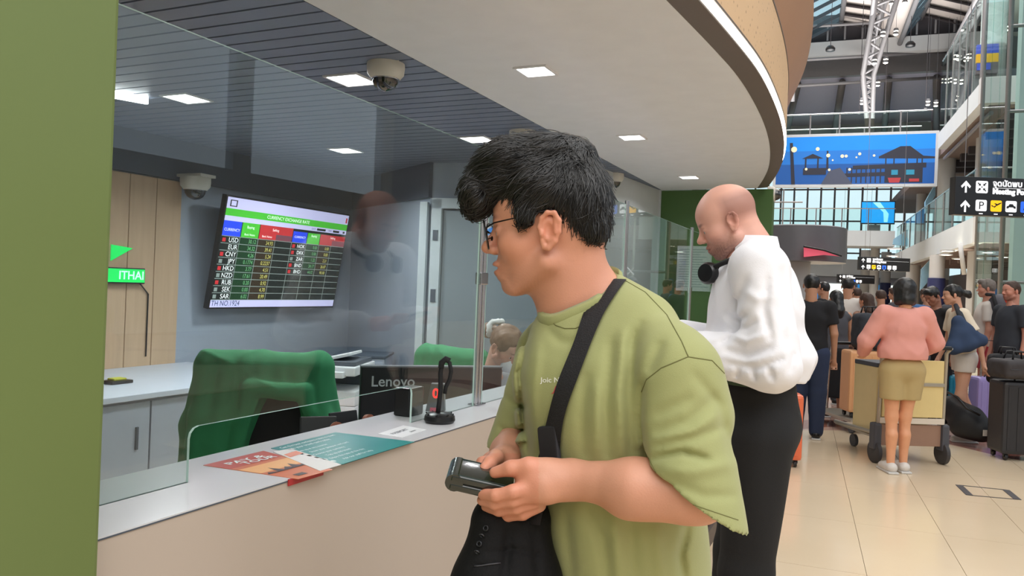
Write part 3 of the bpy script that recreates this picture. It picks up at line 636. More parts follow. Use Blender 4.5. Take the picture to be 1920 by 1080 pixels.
# twin spotlights under the roof
SPL = ['at the top of the picture', 'in the upper part', 'in the middle part', 'in the lowest part']
sp = [(1472, 12), (1478, 75), (1480, 124), (1482, 163), (1672, 2), (1697, 0), (1656, 62), (1680, 60), (1640, 114), (1661, 113), (1627, 156), (1646, 156), (1617, 190), (1798, 107), (1812, 109), (1776, 150), (1790, 151), (1802, 152), (1867, 52), (1887, 52), (1740, 192), (1755, 194)]
m_lampb = mat('lamp_body', (90, 90, 94), .5)
for i, (x, y) in enumerate(sp):
    d_ = 38 if y < 140 else 42; e = empty('twin_spotlight', P(x, y, d_), None, 'spotlight', 'twin spotlights hung from the roof steel')
    side = 'by the canopy rim' if x < 1500 else 'on the middle truss' if x < 1710 else 'in front of the right balcony glass'
    e['label'] = 'bright twin spotlight '+side+', '+('beside the steel chords at the picture top' if y < 20 else 'level with the roof panels' if y < 80 else 'level with the dark roof beam' if y < 120 else 'just below the pale beam' if y < 160 else 'lowest, near the footbridge rail')
    for dy in (0, 6.5):
        c = P(x-.5*dy/6.5, y+dy-3, d_); MB().lathe([(0, .1), (.1, .1), (.13, -.02), (.12, -.04)], c, 12).build('lamp_body', m_lampb, e, True); MB().ell((c.x, c.y, c.z-.03), (.105, .105, .05), 10, 6).build('lamp_glow', m_spot, e, True)
    c_ = P(x, y-5, d_); MB().tube([c_, (c_.x, c_.y, max(c_.z+.5, 17.0))], .008, 5).build('stem', m_lampb, e)
for k, (x, y) in enumerate([(1557, 91), (1707, 83), (1611, 212), (1659, 211), (1735, 205)]):
    c = P(x, y, 40); r_ = .24 if k < 2 else .11; e = empty('loudspeaker', c, ['round black loudspeaker under the left roof panels', 'round black loudspeaker under the roof ridge', 'small round loudspeaker left over the bridge', 'small round loudspeaker in the middle over the bridge', 'small round loudspeaker right over the bridge'][k], 'loudspeaker')
    MB().lathe([(0, r_*.6), (r_*.6, r_*.55), (r_, 0), (r_*.95, -r_*.5), (0, -r_*.6)], c, 20).build('housing', m_black, e, True); MB().tube([c, (c.x, c.y, 16.9)], .015, 6).build('stem', m_dk, e)
# ---- balconies on the right
AB = 4.85
def railing(name, pa, pb, z, h, e, n, cap=True):
    pa = Vector(pa); pb = Vector(pb)
    for k in range(n):
        a = pa.lerp(pb, k/n+.006/n); b = pa.lerp(pb, (k+1)/n-.04/n); d = (b-a).normalized(); nn = Vector((-d.y, d.x, 0))*.02
        MB().prism([a[:2], b[:2], (b+nn)[:2], (a+nn)[:2]], z, z+h).build('glass_panel', m_tglass, e)
        c = pa.lerp(pb, k/n); MB().tube([(c.x, c.y, z), (c.x, c.y, z+h)], .035, 6).build('post', m_steel, e)
    MB().tube([(pa.x, pa.y, z+h), (pb.x, pb.y, z+h)], .03, 6).build('handrail', m_chrome, e)
bl = empty('balcony', hall(AB, 27.4, 3.5), 'lower right balcony with pale fascia and glass rail behind the black sign', 'balcony')
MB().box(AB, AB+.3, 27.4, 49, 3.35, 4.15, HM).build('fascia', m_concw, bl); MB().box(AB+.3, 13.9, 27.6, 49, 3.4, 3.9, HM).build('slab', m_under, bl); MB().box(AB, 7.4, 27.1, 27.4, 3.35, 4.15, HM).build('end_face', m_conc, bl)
railing('r', hall(AB+.05, 27.4), hall(AB+.05, 49), 4.15, 1.5, bl, 11); railing('r', hall(AB+.05, 27.3), hall(7.4, 27.3), 4.15, 1.5, bl, 2)
bu = empty('balcony', hall(AB, 27.4, 7.7), 'upper right balcony with tall glass and pale sloping fascia', 'balcony')
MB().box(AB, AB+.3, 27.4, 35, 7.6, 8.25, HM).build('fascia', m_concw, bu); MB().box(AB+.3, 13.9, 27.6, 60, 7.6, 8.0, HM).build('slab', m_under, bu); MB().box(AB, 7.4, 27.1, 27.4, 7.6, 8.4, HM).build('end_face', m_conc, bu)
railing('r', hall(AB+.05, 27.4), hall(AB+.05, 35), 8.25, 2.9, bu, 6); railing('r', hall(AB+.05, 27.3), hall(7.4, 27.3), 8.4, 2.7, bu, 2)
MB().tube([hall(AB+.4, 27.6, 7.4), hall(AB+.4, 36, 7.4)], .07, 8).build('pipe', m_steel, bu)
for k in range(8): MB().box(AB+1.0, 13.5, 28+k*1.6, 28.3+k*1.6, 7.3, 7.6, HM).build('joist', m_dk, bu)
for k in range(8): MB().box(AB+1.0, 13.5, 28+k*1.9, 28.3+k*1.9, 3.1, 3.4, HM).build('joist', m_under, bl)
# bridge with billboard
br_ = empty('footbridge', hall(0, 36, 8.3), 'footbridge with glass rail crossing above the blue billboard', 'bridge')
A_, B_ = hcoord(P(1420, 252, 31)); a1b, b1b = hcoord(P(1752, 252, 32.6)); BB = b1b
MB().box(-9, AB, BB, BB+3.5, 7.6, 8.35, HM).build('deck', m_conc, br_)
railing('r', hall(-6, BB+.1), hall(AB, BB+.1), 8.35, 1.25, br_, 9); railing('r', hall(-6, BB+3.4), hall(AB, BB+3.4), 8.35, 1.25, br_, 9)
MB().tube([hall(-9, BB+2, 7.2), hall(AB, BB+2, 7.2)], .16, 8).build('pipe', m_steel, br_, True)
# billboard on the bridge
q0 = P(1462, 252, 31); 
def onb(px, py, b): v = P(px, py, 1)-CAM; return CAM+v*(b/v.dot(hb))
tl = onb(1458, 256, BB-.12); brp = onb(1750, 345, BB-.12); ax0, _ = hcoord(tl); ax1, _ = hcoord(brp)
zt = onb(1740, 252, BB-.12).z; zb = onb(1740, 345, BB-.12).z; bw = ax1-ax0; bh = zt-zb
bb = empty('billboard', hall((ax0+ax1)/2, BB-.1, zb), 'wide blue billboard picturing a pier with pavilions at dusk', 'billboard')
MB().box(ax0-.12, ax1+.12, BB-.3, BB-.02, zb-.12, zt+.12, HM).build('frame', mat('alu_pale', (205, 210, 216), .4, .2), bb)
def em(n, c, e=.55): return mat('print_'+n, c, .5, emit=e, var=.05, scale=1)
bmts = [em('blue_high', (20, 120, 205)), em('blue_mid', (28, 102, 180)), em('sea', (22, 74, 140)), em('dark', (42, 44, 58), .15), em('glow', (220, 205, 170)), em('teal', (40, 120, 150)), em('red', (150, 50, 55)), em('deck', (70, 76, 96), .2)]
g = MB(); lay = [0]
def bp_(poly, c):       # poly in billboard fraction u,v (v down); flat print
    g.cur = c; lay[0] += .0004
    g.add([HM @ Vector((ax0+u*bw, BB-.302-lay[0], zt-v*bh)) for u, v in poly], [tuple(range(len(poly)))[::-1]])
bp_([(0, 0), (1, 0), (1, 1), (0, 1)], 0); bp_([(0, .3), (1, .3), (1, 1), (0, 1)], 1); bp_([(0, .58), (1, .58), (1, 1), (0, 1)], 2)
bp_([(.66, .44), (.79, .24), (.85, .24), (.93, .44), (1, .46), (1, .5), (.93, .5), (.66, .48)], 3)
for u in (.70, .75, .83, .89, .92): bp_([(u, .45), (u+.008, .45), (u+.008, .9), (u, .9)], 3)
bp_([(.5, .62), (.95, .58), (.95, .68), (.5, .70)], 3); bp_([(.45, .78), (.93, .74), (.93, .82), (.45, .86)], 3); bp_([(.7, .66), (.93, .66), (.93, .98), (.7, .98)], 3)
for u in np.arange(.46, .92, .03): bp_([(u, .66), (u+.008, .66), (u+.008, .98), (u, .98)], 3)
bp_([(.74, .72), (.78, .72), (.78, .82), (.74, .82)], 5); bp_([(.83, .72), (.88, .72), (.88, .82), (.83, .82)], 5); bp_([(.72, .88), (.80, .88), (.79, .98), (.73, .98)], 6); bp_([(.85, .9), (.91, .9), (.91, .96), (.85, .96)], 6)
bp_([(.17, .46), (.24, .36), (.31, .46)], 3); bp_([(.19, .46), (.2, .46), (.2, .8), (.19, .8)], 3); bp_([(.27, .46), (.28, .46), (.28, .8), (.27, .8)], 3); bp_([(.18, .66), (.33, .66), (.33, .8), (.18, .8)], 3)
bp_([(.35, .72), (.42, .66), (.5, 1), (.3, 1)], 7); bp_([(.085, .12), (.105, .12), (.13, 1), (.105, 1)], 3); bp_([(.33, .3), (.34, .3), (.345, .7), (.33, .7)], 3)
for u, v, r_ in [(.115, .26, .02), (.27, .26, .013), (.34, .4, .013), (.43, .42, .012), (.455, .42, .01), (.54, .38, .01), (.63, .42, .008), (.2, .68, .009), (.35, .7, .009), (.48, .7, .009), (.52, .45, .006), (.37, .5, .006)]:
    bp_([(u+r_*math.cos(a)*1., v+r_*3.1*math.sin(a)) for a in np.linspace(6.283, 0, 10)[:-1]], 4)
g.build('printed_picture', bmts, bb)
# second, farther bridge with crowd, screen and bright front
b2 = empty('footbridge', hall(-2, 50, 5), 'far footbridge with greenish glass rail before the bright windows', 'bridge')
MB().box(-9, AB, 49.5, 52, 4.6, 5.5, HM).build('deck', m_concw, b2); railing('r', hall(-8, 49.6), hall(AB, 49.6), 5.5, 1.3, b2, 9)
ds = empty('display_screen', P(1646, 400, 47), 'small bright blue display screen below the billboard', 'screen'); c = P(1646, 398, 47); ca, cb = hcoord(c)
MB().box(ca-.95, ca+.95, cb, cb+.15, c.z-.72, c.z+.68, HM).build('casing', m_black, ds)
g = MB(); g.box(ca-.9, ca+.9, cb-.01, cb, c.z-.65, c.z+.62, HM); g.build('face', em('screen_blue', (30, 150, 230), .9), ds); MB().add([HM @ Vector((ca+u, cb-.02, c.z+v)) for u, v in ((-.3, .6), (.1, .6), (.6, -.1), (.55, -.6), (.35, -.6), (.3, 0))], [(0, 1, 2, 3, 4, 5)]).build('picture', em('screen_pale', (150, 225, 240), .9), ds)
MB().box(ca-.5, ca+.2, cb+.4, cb+.9, 5.5, c.z-.72, HM).build('pedestal', m_conc, ds)
# columns
def column(px, d, r_, z0, z1, label, wrap=None):
    c = P(px, 500, d); e = empty('round_column', (c.x, c.y, z0), label, 'column', 'round concrete columns along the hall')
    MB().lathe([(r_, 0), (r_, z1-z0-.001), (0, z1-z0-.001)], (c.x, c.y, z0), 28).build('shaft', m_conc, e, True, 40)
    MB().lathe([(r_+.05, 0), (r_+.05, .12), (r_, .13)], (c.x, c.y, z0), 28).build('base_ring', m_dk, e, True, 40)
    if wrap: MB().lathe([(r_+.04, wrap[0]), (r_+.04, wrap[1]), (r_, wrap[1]+.01)], (c.x, c.y, z0), 28).build('wrap', mat('navy_wrap', (44, 50, 92), .4), e, True, 40)
column(1836, 27, .37, 0, 3.3, 'tall round concrete column right of the walking people'); column(1845, 28.5, .42, 4.3, 17.5, 'thickest round column rising behind the upper balcony end')
column(1768, 33, .33, 4.2, 7.6, 'round column between the two right balconies'); column(1757, 30, .27, 0, 3.3, 'ground floor column wrapped in navy blue', (0, 2.4))
column(1723, 44, .27, 4.2, 7.6, 'thin round column below the billboard\'s right end'); column(1713, 39, .33, 0, 3.3, 'round column beyond the navy wrapped column'); column(1661, 50, .30, 0, 4.6, 'far round column with navy base behind the pink top woman', (0, 2.6))
column(1624, 49, .33, 0, 4.6, 'far round column under the far footbridge'); column(1640, 47, .26, 0, 4.6, 'far thin column left of the hanging black sign')
# leaning brace by the big column
tag(MB().tube([P(1800, 455, 25), P(1808, 515, 25)], .07, 8).build('leaning_brace', m_conc, None, True), 'slim leaning pale brace under the lower balcony', 'brace')
# pale blue glazed triangles of escalators
m_pblue = mat('pale_blue_panel', (160, 205, 232), .25)
for k, (poly, d_, lb) in enumerate([([(1735, 400), (1735, 378), (1754, 344), (1754, 366)], 37, 'pale blue slanted escalator side above the lower balcony'), ([(1674, 458), (1676, 448), (1702, 430), (1702, 462)], 42, 'pale blue slanted panel left of the lower balcony'), ([(1726, 545), (1728, 505), (1745, 486), (1747, 520)], 34, 'pale blue slanted escalator side at ground level')]):
    vs = [P(x, y, d_) for x, y in poly]; vs2 = [v+hb*.3 for v in vs]
    tag(MB().add(vs+vs2, [(0, 1, 2, 3), (7, 6, 5, 4), (0, 4, 5, 1), (1, 5, 6, 2), (2, 6, 7, 3), (3, 7, 4, 0)]).build('escalator_panel', m_pblue), lb, 'panel')
# ground floor shop wall behind the crowd, downlights under balcony
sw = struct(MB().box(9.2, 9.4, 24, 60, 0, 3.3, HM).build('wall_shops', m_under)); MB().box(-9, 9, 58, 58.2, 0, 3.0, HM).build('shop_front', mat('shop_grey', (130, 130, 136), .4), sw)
MB().box(-9, 9, 57.9, 58, 3.0, 4.2, HM).build('shop_fascia', m_concw, sw)
m_lit = mat('shop_lit', (235, 245, 240), .5, emit=1.1)
for k in range(8): MB().box(-8.5+k*2, -7+k*2, 57.9, 57.99, .4, 2.5, HM).build('lit_window', m_lit if k % 2 else mat('shop_blue', (40, 140, 215), .4, emit=.6), sw)
for k, (x, y) in enumerate([(1775, 502), (1772, 511), (1796, 503), (1851, 504), (1914, 488), (1673, 510), (1675, 523), (1880, 505)]):
    c = P(x, y, 24+(k % 3)*2); e = empty('round_downlight', c, 'small round lit downlight under the lower balcony', 'light', 'round downlights under the lower balcony')
    c.z = 3.09; MB().lathe([(0, -.02), (.17, -.02), (.17, 0)], c, 16).build('glow', m_spot, e); MB().lathe([(.17, -.03), (.21, -.03), (.21, .01)], c, 16).build('rim', m_conc, e)
    e.location.z = 3.09
    for ch in bpy.data.objects:
        if ch.parent == e: ch.matrix_parent_inverse = e.matrix_basis.inverted()
# glass lift tower at the right
gt = empty('glass_tower', hall(4.3, 20, 0), 'tall greenish glass lift tower with steel posts at the right edge', 'tower')
A0, B0_ = hcoord(P(1888, 300, 18)); A1 = A0+3.2
for k in range(8):
    z = k*2.0
    for j in range(3):
        MB().box(A0+j*1.0+.02, A0+j*1.0+.98, B0_, B0_+.03, z+.02, z+1.98, HM).build('glass_panel', m_tglass2, gt)
        MB().box(A0-.02, A0+.01, B0_+j*1.0+.02, B0_+j*1.0+.98, z+.02, z+1.98, HM).build('glass_panel', m_tglass2, gt)
    for j in range(1, 3):
        c = hall(A0+j*1.0, B0_-.03, z); MB().tube([c-ha*.1-Vector((0, 0, .1)), c+ha*.1+Vector((0, 0, .1))], .02, 6).tube([c+ha*.1-Vector((0, 0, .1)), c-ha*.1+Vector((0, 0, .1))], .02, 6).build('spider_fitting', m_chrome, gt)
    if k: MB().tube([hall(A0, B0_+.15, z), hall(A1, B0_+.15, z)], .04, 6).build('cross_bar', m_steel, gt)
for j in (0, 1, 2, 3): MB().tube([hall(A0+j, B0_+.15, 0), hall(A0+j, B0_+.15, 16)], .055 if j != 1 else .035, 8).build('steel_post', m_steel if j != 1 else m_chrome, gt, True)
MB().tube([hall(A0, B0_+3, 0), hall(A0, B0_+3, 16)], .05, 8).build('steel_post', m_steel, gt, True); MB().box(A0+.5, A0+.9, B0_+1.4, B0_+1.8, 0, 16, HM).build('guide_rail', m_concw, gt)
# hanging signs
m_sign = mat('sign_black', (24, 25, 28), .35); m_sw = mat('sign_lit_white', (240, 242, 245), .5, emit=.75); m_sy = mat('sign_lit_yellow', (250, 190, 20), .5, emit=.75); m_sb = mat('sign_lit_blue', (40, 100, 220), .5, emit=.7)
def sign(px0, py0, px1, py1, d, label, rows=True, full=True):
    c0 = P(px0, py0, d); c1 = P(px0, py1, d); h = (c0-c1).length; w = (px1-px0)/FOC*d
    x = CR.copy(); x.z = 0; x.normalize(); M = frame(c1, x); e = empty('direction_sign', c1, label, 'sign')
    MB().box(0, w, 0, .16, 0, h, M, .01).build('box', m_sign, e)
    for xx in (w*.12, w*.85): MB().tube([M @ Vector((xx, .08, h)), M @ Vector((xx, .08, h+5))], .006, 6).build('hanger', m_steel, e)
    def F(x_, y_, z_=0): return M @ Matrix(((1, 0, 0, x_), (0, 0, -1, -.003-z_), (0, 1, 0, y_), (0, 0, 0, 1)))
    def pl(name, pts, m_, z_=0):
        g = MB(); g.add([F(0, 0, z_) @ Vector((a, b, 0)) for a, b in pts], [tuple(range(len(pts)))]); return g.build(name, m_, e)
    u = h/2
    def arrow(x_, y_, s):
        pl('arrow', [(x_-.07*s, y_-.45*s), (x_+.07*s, y_-.45*s), (x_+.07*s, y_+.1*s), (x_+.28*s, y_-.12*s), (x_+.36*s, y_+.02*s), (x_, y_+.42*s), (x_-.36*s, y_+.02*s), (x_-.28*s, y_-.12*s), (x_-.07*s, y_+.1*s)], m_sw)
    def icon(x_, y_, s, m_): 
        pts = []; r_ = .1*s
        for cx, cy, a0 in ((.4, .4, 0), (-.4, .4, 90), (-.4, -.4, 180), (.4, -.4, 270)):
            for a in (0, 45, 90): pts.append((x_+cx*s*.85+r_*math.cos(math.radians(a0+a)), y_+cy*s*.85+r_*math.sin(math.radians(a0+a))))
        pl('pictogram', pts, m_)
    k_ = u*.72
    arrow(u*.55, u*1.48, k_); arrow(u*.55, u*.47, k_); icon(u*1.38, u*1.48, k_, m_sw)
    g = MB(); x_, y_, s = u*1.38, u*1.48, k_
    for a in (45, 135, 225, 315):
        ca_, sa_ = math.cos(math.radians(a)), math.sin(math.radians(a))
        def R_(p): return F(0, 0, .003) @ Vector((x_+(p[0]*ca_-p[1]*sa_)*s, y_+(p[0]*sa_+p[1]*ca_)*s, 0))
        g.add([R_(p) for p in ((.12, 0), (.26, .12), (.26, .04), (.42, .04), (.42, -.04), (.26, -.04), (.26, -.12))], [(0, 1, 2, 3, 4, 5, 6)])
    g.add([F(0, 0, .003) @ Vector((x_+.05*s*math.cos(a), y_+.05*s*math.sin(a), 0)) for a in np.linspace(0, 6.28, 9)[:-1]], [tuple(range(8))]); g.build('pictogram_lettering', m_sign, e)
    t = MB(); text(t, 'จุดนัดพบ', u*.42, F(u*1.95, u*1.68, 0), .001, 'LEFT', .004); text(t, 'Meeting Point', u*.36, F(u*1.95, u*1.27, 0), .001, 'LEFT', .008)
    t.add([F(0, 0, 0) @ Vector(q) for q in ((u*1.95, u*1.45, 0), (w-.05, u*1.45, 0), (w-.05, u*1.47, 0), (u*1.95, u*1.47, 0))], [(0, 1, 2, 3)]); t.build('lettering', m_sw, e)
    cols = [m_sw, m_sy, m_sw, m_sb, m_sw, m_sw]; t = MB(); t2 = MB()
    for i in range(6):
        xi = u*1.38+i*u*.78
        if xi+k_*.5 > w: break
        icon(xi, u*.52, k_*.92, cols[i])
        t.add([F(0, 0, 0) @ Vector(q) for q in ((xi-.1*u, u*.07, 0), (xi+.1*u, u*.07, 0), (xi+.1*u, u*.12, 0), (xi-.1*u, u*.12, 0))], [(0, 1, 2, 3)])
        if i == 0: text(t2, 'P', k_*.8, F(xi, u*.5, .003), .0005)
        if i == 1: t2.add([F(0, 0, .003) @ Vector((xi+a*k_, u*.52+b*k_, 0)) for a, b in ((-.36, .06), (-.28, .04), (-.16, -.04), (.05, .02), (-.16, .18), (-.06, .2), (.2, .1), (.36, .2), (.38, .26), (.2, .22), (-.1, -.12), (-.34, -.02))], [tuple(range(12))])
        if i == 2: t2.add([F(0, 0, .003) @ Vector((xi+a*k_, u*.52+b*k_, 0)) for a, b in ((-.34, -.14), (-.2, -.14), (-.15, -.06), (.15, -.06), (.2, -.14), (.34, -.14), (.32, .02), (.2, .05), (.12, .18), (-.12, .18), (-.2, .05), (-.32, .02))], [tuple(range(12))])
        if i == 3: t2.cur = 0; t2.add([F(0, 0, .003) @ Vector((xi+a*k_, u*.52+b*k_, 0)) for a, b in ((-.2, -.2), (-.02, -.3), (.2, -.2), (.1, 0), (0, .3), (-.08, .3), (-.06, 0), (-.15, -.05))], [tuple(range(8))])
        if i > 3: text(t2, 'i', k_*.8, F(xi, u*.5, .003), .0005)
    t.build('caption_lettering', m_sw, e); t2.build('pictogram_lettering', m_sign, e); return e
sign(1789, 330, 1975, 402, 12, 'large black hanging sign with arrows, pictograms and Meeting Point lettering')
sign(1611, 481, 1706, 506, 26, 'smaller black hanging sign farther down the hall with coloured pictograms')
sign(1571, 514, 1640, 530, 34, 'farthest black hanging sign just above the crowd')
# grey drum kiosk with red sign
c = P(1496, 470, 15.5); kd = empty('drum_kiosk', (c.x, c.y, 0), 'dark grey drum shaped kiosk canopy beyond the bald man', 'kiosk')
m_drum = mat('drum_grey', (104, 104, 108), .4, .1); MB().lathe([(0, 2.15), (.9, 2.15), (.9, 2.82), (.84, 2.84), (0, 2.84)], (c.x, c.y, 0), 48).build('canopy', m_drum, kd, True, 40)
MB().lathe([(.25, 0), (.25, 2.15)], (c.x, c.y, 0), 20).build('core', m_conc, kd, True); MB().lathe([(.75, 0), (.75, 1.05), (0, 1.05)], (c.x, c.y, 0), 32).build('counter', m_white, kd, True, 40)
c2 = P(1512, 470, 14.3); rs = frame(P(1508, 479, 14.3), Vector((CR.x, CR.y, 0)))
r5 = MB().add([P(1507, 463, 14.4), P(1507, 482, 14.4), P(1545, 478, 14.4), P(1576, 481, 14.4), P(1545, 470, 14.4), P(1507, 463, 14.55), P(1507, 482, 14.55), P(1545, 478, 14.55), P(1576, 481, 14.55), P(1545, 470, 14.55)], [(0, 1, 2, 3, 4), (9, 8, 7, 6, 5), (0, 5, 6, 1), (1, 6, 7, 2), (2, 7, 8, 3), (3, 8, 9, 4), (4, 9, 5, 0)]).build('red_sign', mat('red_sign', (220, 90, 110), .4, emit=.5), kd)
MB().tube([P(1507, 462, 14.35), P(1545, 469, 14.35), P(1578, 480, 14.35)], .02, 6).build('sign_edge', m_black, kd)
# glazed stand beyond, left of the hall
gs = empty('glass_enclosure', hall(-2.2, 30, 0), 'pale green glass enclosure with lattice steel beyond the green wall', 'enclosure')
A0, B0_ = hcoord(P(1432, 400, 30))
for k in range(2):
    for j in range(2): MB().box(A0+k*.7+.02, A0+k*.7+.68, B0_, B0_+.03, j*2+.02, j*2+1.97, HM).build('glass_panel', m_tglass, gs)
    MB().tube([hall(A0+k*.7, B0_+.1, 0), hall(A0+k*.7, B0_+.1, 5.6)], .03, 6).build('post', m_steel, gs)
for j in range(1, 4): MB().tube([hall(A0, B0_+.1, j*1.7), hall(A0+1.4, B0_+.1, j*1.7)], .03, 6).build('rail', m_steel, gs)
# coloured board on the upper balcony
c0, c1 = P(1832, 84, 28), P(1868, 140, 28); a0_, b0_ = hcoord(c0); a1_, _ = hcoord(c1); ab = empty('advert_board', c1, 'blue, yellow and brown advertising board on the upper right balcony', 'board')
hh = c0.z-c1.z
for z0_, z1_, mm in ((.68, 1.0, em('ad_blue', (60, 80, 190), .3)), (.38, .68, em('ad_yellow', (225, 165, 30), .4)), (.0, .38, em('ad_brown', (110, 96, 100), .1))): MB().box(a0_, a1_, b0_, b0_+.15, c1.z+z0_*hh, c1.z+z1_*hh, HM).build('board_panel', mm, ab)
MB().box(a0_+.02, a0_+.45, b0_-.03, b0_, c1.z+.12*hh, c1.z+.34*hh, HM).build('board_panel', em('ad_blue', (60, 80, 190), .3), ab); MB().box(a0_, a1_, b0_+.16, b0_+.3, 8.0, c0.z, HM).build('stand', m_steel, ab)
# ================================================================== PEOPLE
def tup(v): return (float(v[0]), float(v[1]), float(v[2]))
class Loc:            # draw into an SDF through a frame (units of the frame are mm * sc)
    def __init__(s, sdf, M, sc=.001):
        s.s = sdf; s.M = M; s.sc = sc; R = M.to_3x3(); s.R = np.array([[R[i][j] for j in range(3)] for i in range(3)]); s.t = np.array(tup(M.translation))
    def pt(s, p): return s.R @ (np.array(p, float)*s.sc)+s.t
    def ell(s, c, r, k=6, mode='u', rot=None):
        R = s.R if rot is None else s.R @ np.array([[rot.to_3x3()[i][j] for j in range(3)] for i in range(3)])
        s.s.ell(s.pt(c), np.array(r)*s.sc, R, k*s.sc, mode)
    def cone(s, a, b, r1, r2=None, k=6, mode='u'): s.s.cone(s.pt(a), s.pt(b), r1*s.sc, (r1 if r2 is None else r2)*s.sc, k*s.sc, mode)
    def inv(s, V): return ((V-s.t) @ s.R)/s.sc
def head_prims(L, fine=True, mouth=1.0, female=False, nose=1.0, jaw=1.0):
    L.ell((-4, 0, 42), (90, 75, 80), 0); L.ell((42, 0, 38), (50, 60, 50), 20); L.ell((42, 0, -18), (46, 57, 72), 22)
    for s_ in (-1, 1):
        L.ell((52, 40*s_, -16), (30, 22, 24), 18); L.cone((8, 52*s_, -48), (58, 18*s_, -84), 18*jaw, 15*jaw, 16)
    L.ell((66, 0, -84), (18, 22, 15), 12); L.ell((70, 0, -55), (22, 27, 25), 12)
    L.cone((83, -30, 20), (83, 30, 20), 7, 7, 12)
    L.cone((88, 0, 8), (101, 0, -14), 7, 9*nose, 9); L.ell((104, 0, -20), (12*nose, 11, 10), 7)
    for s_ in (-1, 1):
        L.ell((95, 12*s_, -25), (9, 7, 7), 5); L.ell((93, 31*s_, 2), (12, 17, 11), 9, 's'); L.ell((74, 31*s_, 1), (15.5, 16, 14), 3)
        if fine:
            L.ell((90, 31*s_, -.5), (7, 13.5, 4.2), 2, 's'); L.ell((99, 6.5*s_, -30), (4, 3, 3), 1.5, 's')
    L.ell((89, 0, -48), (9, 21, 6), 5); L.ell((87, 0, -61), (9, 18, 7), 5); L.ell((76, 0, -70), (14, 22, 5), 5)
    if fine: L.ell((97, 0, -54), (15, 20, 1.4+3*mouth), 1.5, 's')
    for s_ in (-1, 1):
        if fine:
            pts = [(12, 75, -12), (15, 77, 4), (11, 80, 17), (2, 84, 25), (-9, 86, 24), (-16, 85, 12), (-15, 83, -4), (-8, 80, -18), (2, 77, -28), (8, 75, -26), (11, 75, -16)]
            pts = [(a, b*s_, c) for a, b, c in pts]
            L.ell((-2, 77*s_, 0), (14, 7, 23), 3)
            L.ell((2, 86*s_, -2), (8, 8, 14), 3, 's')
            for i in range(len(pts)-1): L.cone(pts[i], pts[i+1], 3.6 if i < 7 else 4.8, None, 2.5)
            L.cone((-10, 84*s_, 18), (-10, 84*s_, -6), 3.2, 3, 3); L.ell((12, 80*s_, -6), (4, 4, 6), 3)
        else: L.ell((-3, 80*s_, 0), (16, 9, 30), 4)
def head_tone(q, base, beard=0, bald=0, lips=(.74, .42, .38)):
    n = len(q); base = np.array(lin(base)[:3]); C = np.tile(base, (n, 1)); x, y, z = q[:, 0], q[:, 1], q[:, 2]
    def blend(w, c, mul=True):
        c = np.array(c); C[:] = C*(1-w[:, None])+(C*c if mul else c)*w[:, None]
    g = lambda a, b_, c_, rx, ry, rz: np.exp(-(((x-a)/rx)**2+((y-b_)/ry)**2+((z-c_)/rz)**2))
    for s_ in (-1, 1):
        blend(.55*g(62, 42*s_, -22, 26, 22, 24), (1.02, .80, .76)); blend(.6*g(-3, 85*s_, 0, 26, 14, 34), (1.05, .80, .76)); blend(.35*g(84, 31*s_, -8, 14, 18, 7), (.78, .7, .72))
        blend(.8*np.clip(g(94, 20*s_, 24, 16, 12, 4.5)+g(90, 34*s_, 25, 16, 10, 4.5), 0, 1), (.25, .2, .2))
    blend(.5*g(104, 0, -20, 14, 12, 12), (1.05, .78, .74)); blend(np.clip(1.3*g(92, 0, -54, 12, 19, 10.5), 0, 1)*.8, lips)
    if beard:
        w = np.clip(1.5*g(55, 0, -80, 60, 75, 40), 0, 1)*beard*np.clip((-18-z)/10, 0, 1)*(z > -125)*(.75+.25*np.sin(x*1.3+z*2.1)*np.sin(y*1.7)); blend(np.clip(w, 0, .95), (.30, .28, .30)); blend(beard*.8*g(94, 0, -40, 12, 24, 6), (.45, .42, .42))
    if bald: blend(bald*np.clip(1.8-np.abs(z-38)/30, 0, 1)*np.clip((30-x)/30, 0, 1)*(z > -30)*(np.abs(y)+.6*np.clip(-x, 0, 99) > 50), (.52, .48, .48))
    return C
# ---- one hand in a frame: x = towards the fingers, y = thumb side, z = back of hand up
def hand_prims(L, curl=.35, spread=1.0, thumb=((22, 38, -6), (46, 50, -14), (66, 46, -22)), sgn=1, per=None):
    L.ell((42, 0, 0), (46, 37, 14), 6); L.cone((-12, 0, 0), (20, 2, 0), 24, 22, 14); L.ell((20, 20*sgn, -6), (26, 18, 13), 8)
    for i, (y, x0, ln, r_) in enumerate([(27, 80, 44, 9.4), (9, 86, 50, 9.6), (-9, 83, 46, 9.2), (-25, 75, 36, 8.2)]):
        c = curl if per is None else per[i]; a = 0; p = np.array([x0-14, y*sgn, 0.]); pts = [p]; rs = [r_+1]
        for j, f in enumerate((.5, .32, .24)):
            a += c*(1.0 if j == 0 else 1.15); p = p+np.array([math.cos(a)*ln*f*1.25+(14 if j == 0 else 0), y*sgn*.05*spread, -math.sin(a)*ln*f*1.25]); pts.append(p); rs.append(r_-.5*j-.3)
        for j in range(3): L.cone(pts[j], pts[j+1], rs[j], rs[j+1], 3.0)
    t = [(2, 16*sgn, -4)]+[(a, b*sgn, c) for a, b, c in thumb]
    for j, (r1, r2) in enumerate([(15, 12.5), (12.5, 10.5), (10.5, 9)]): L.cone(t[j], t[j+1], r1, r2, 5)

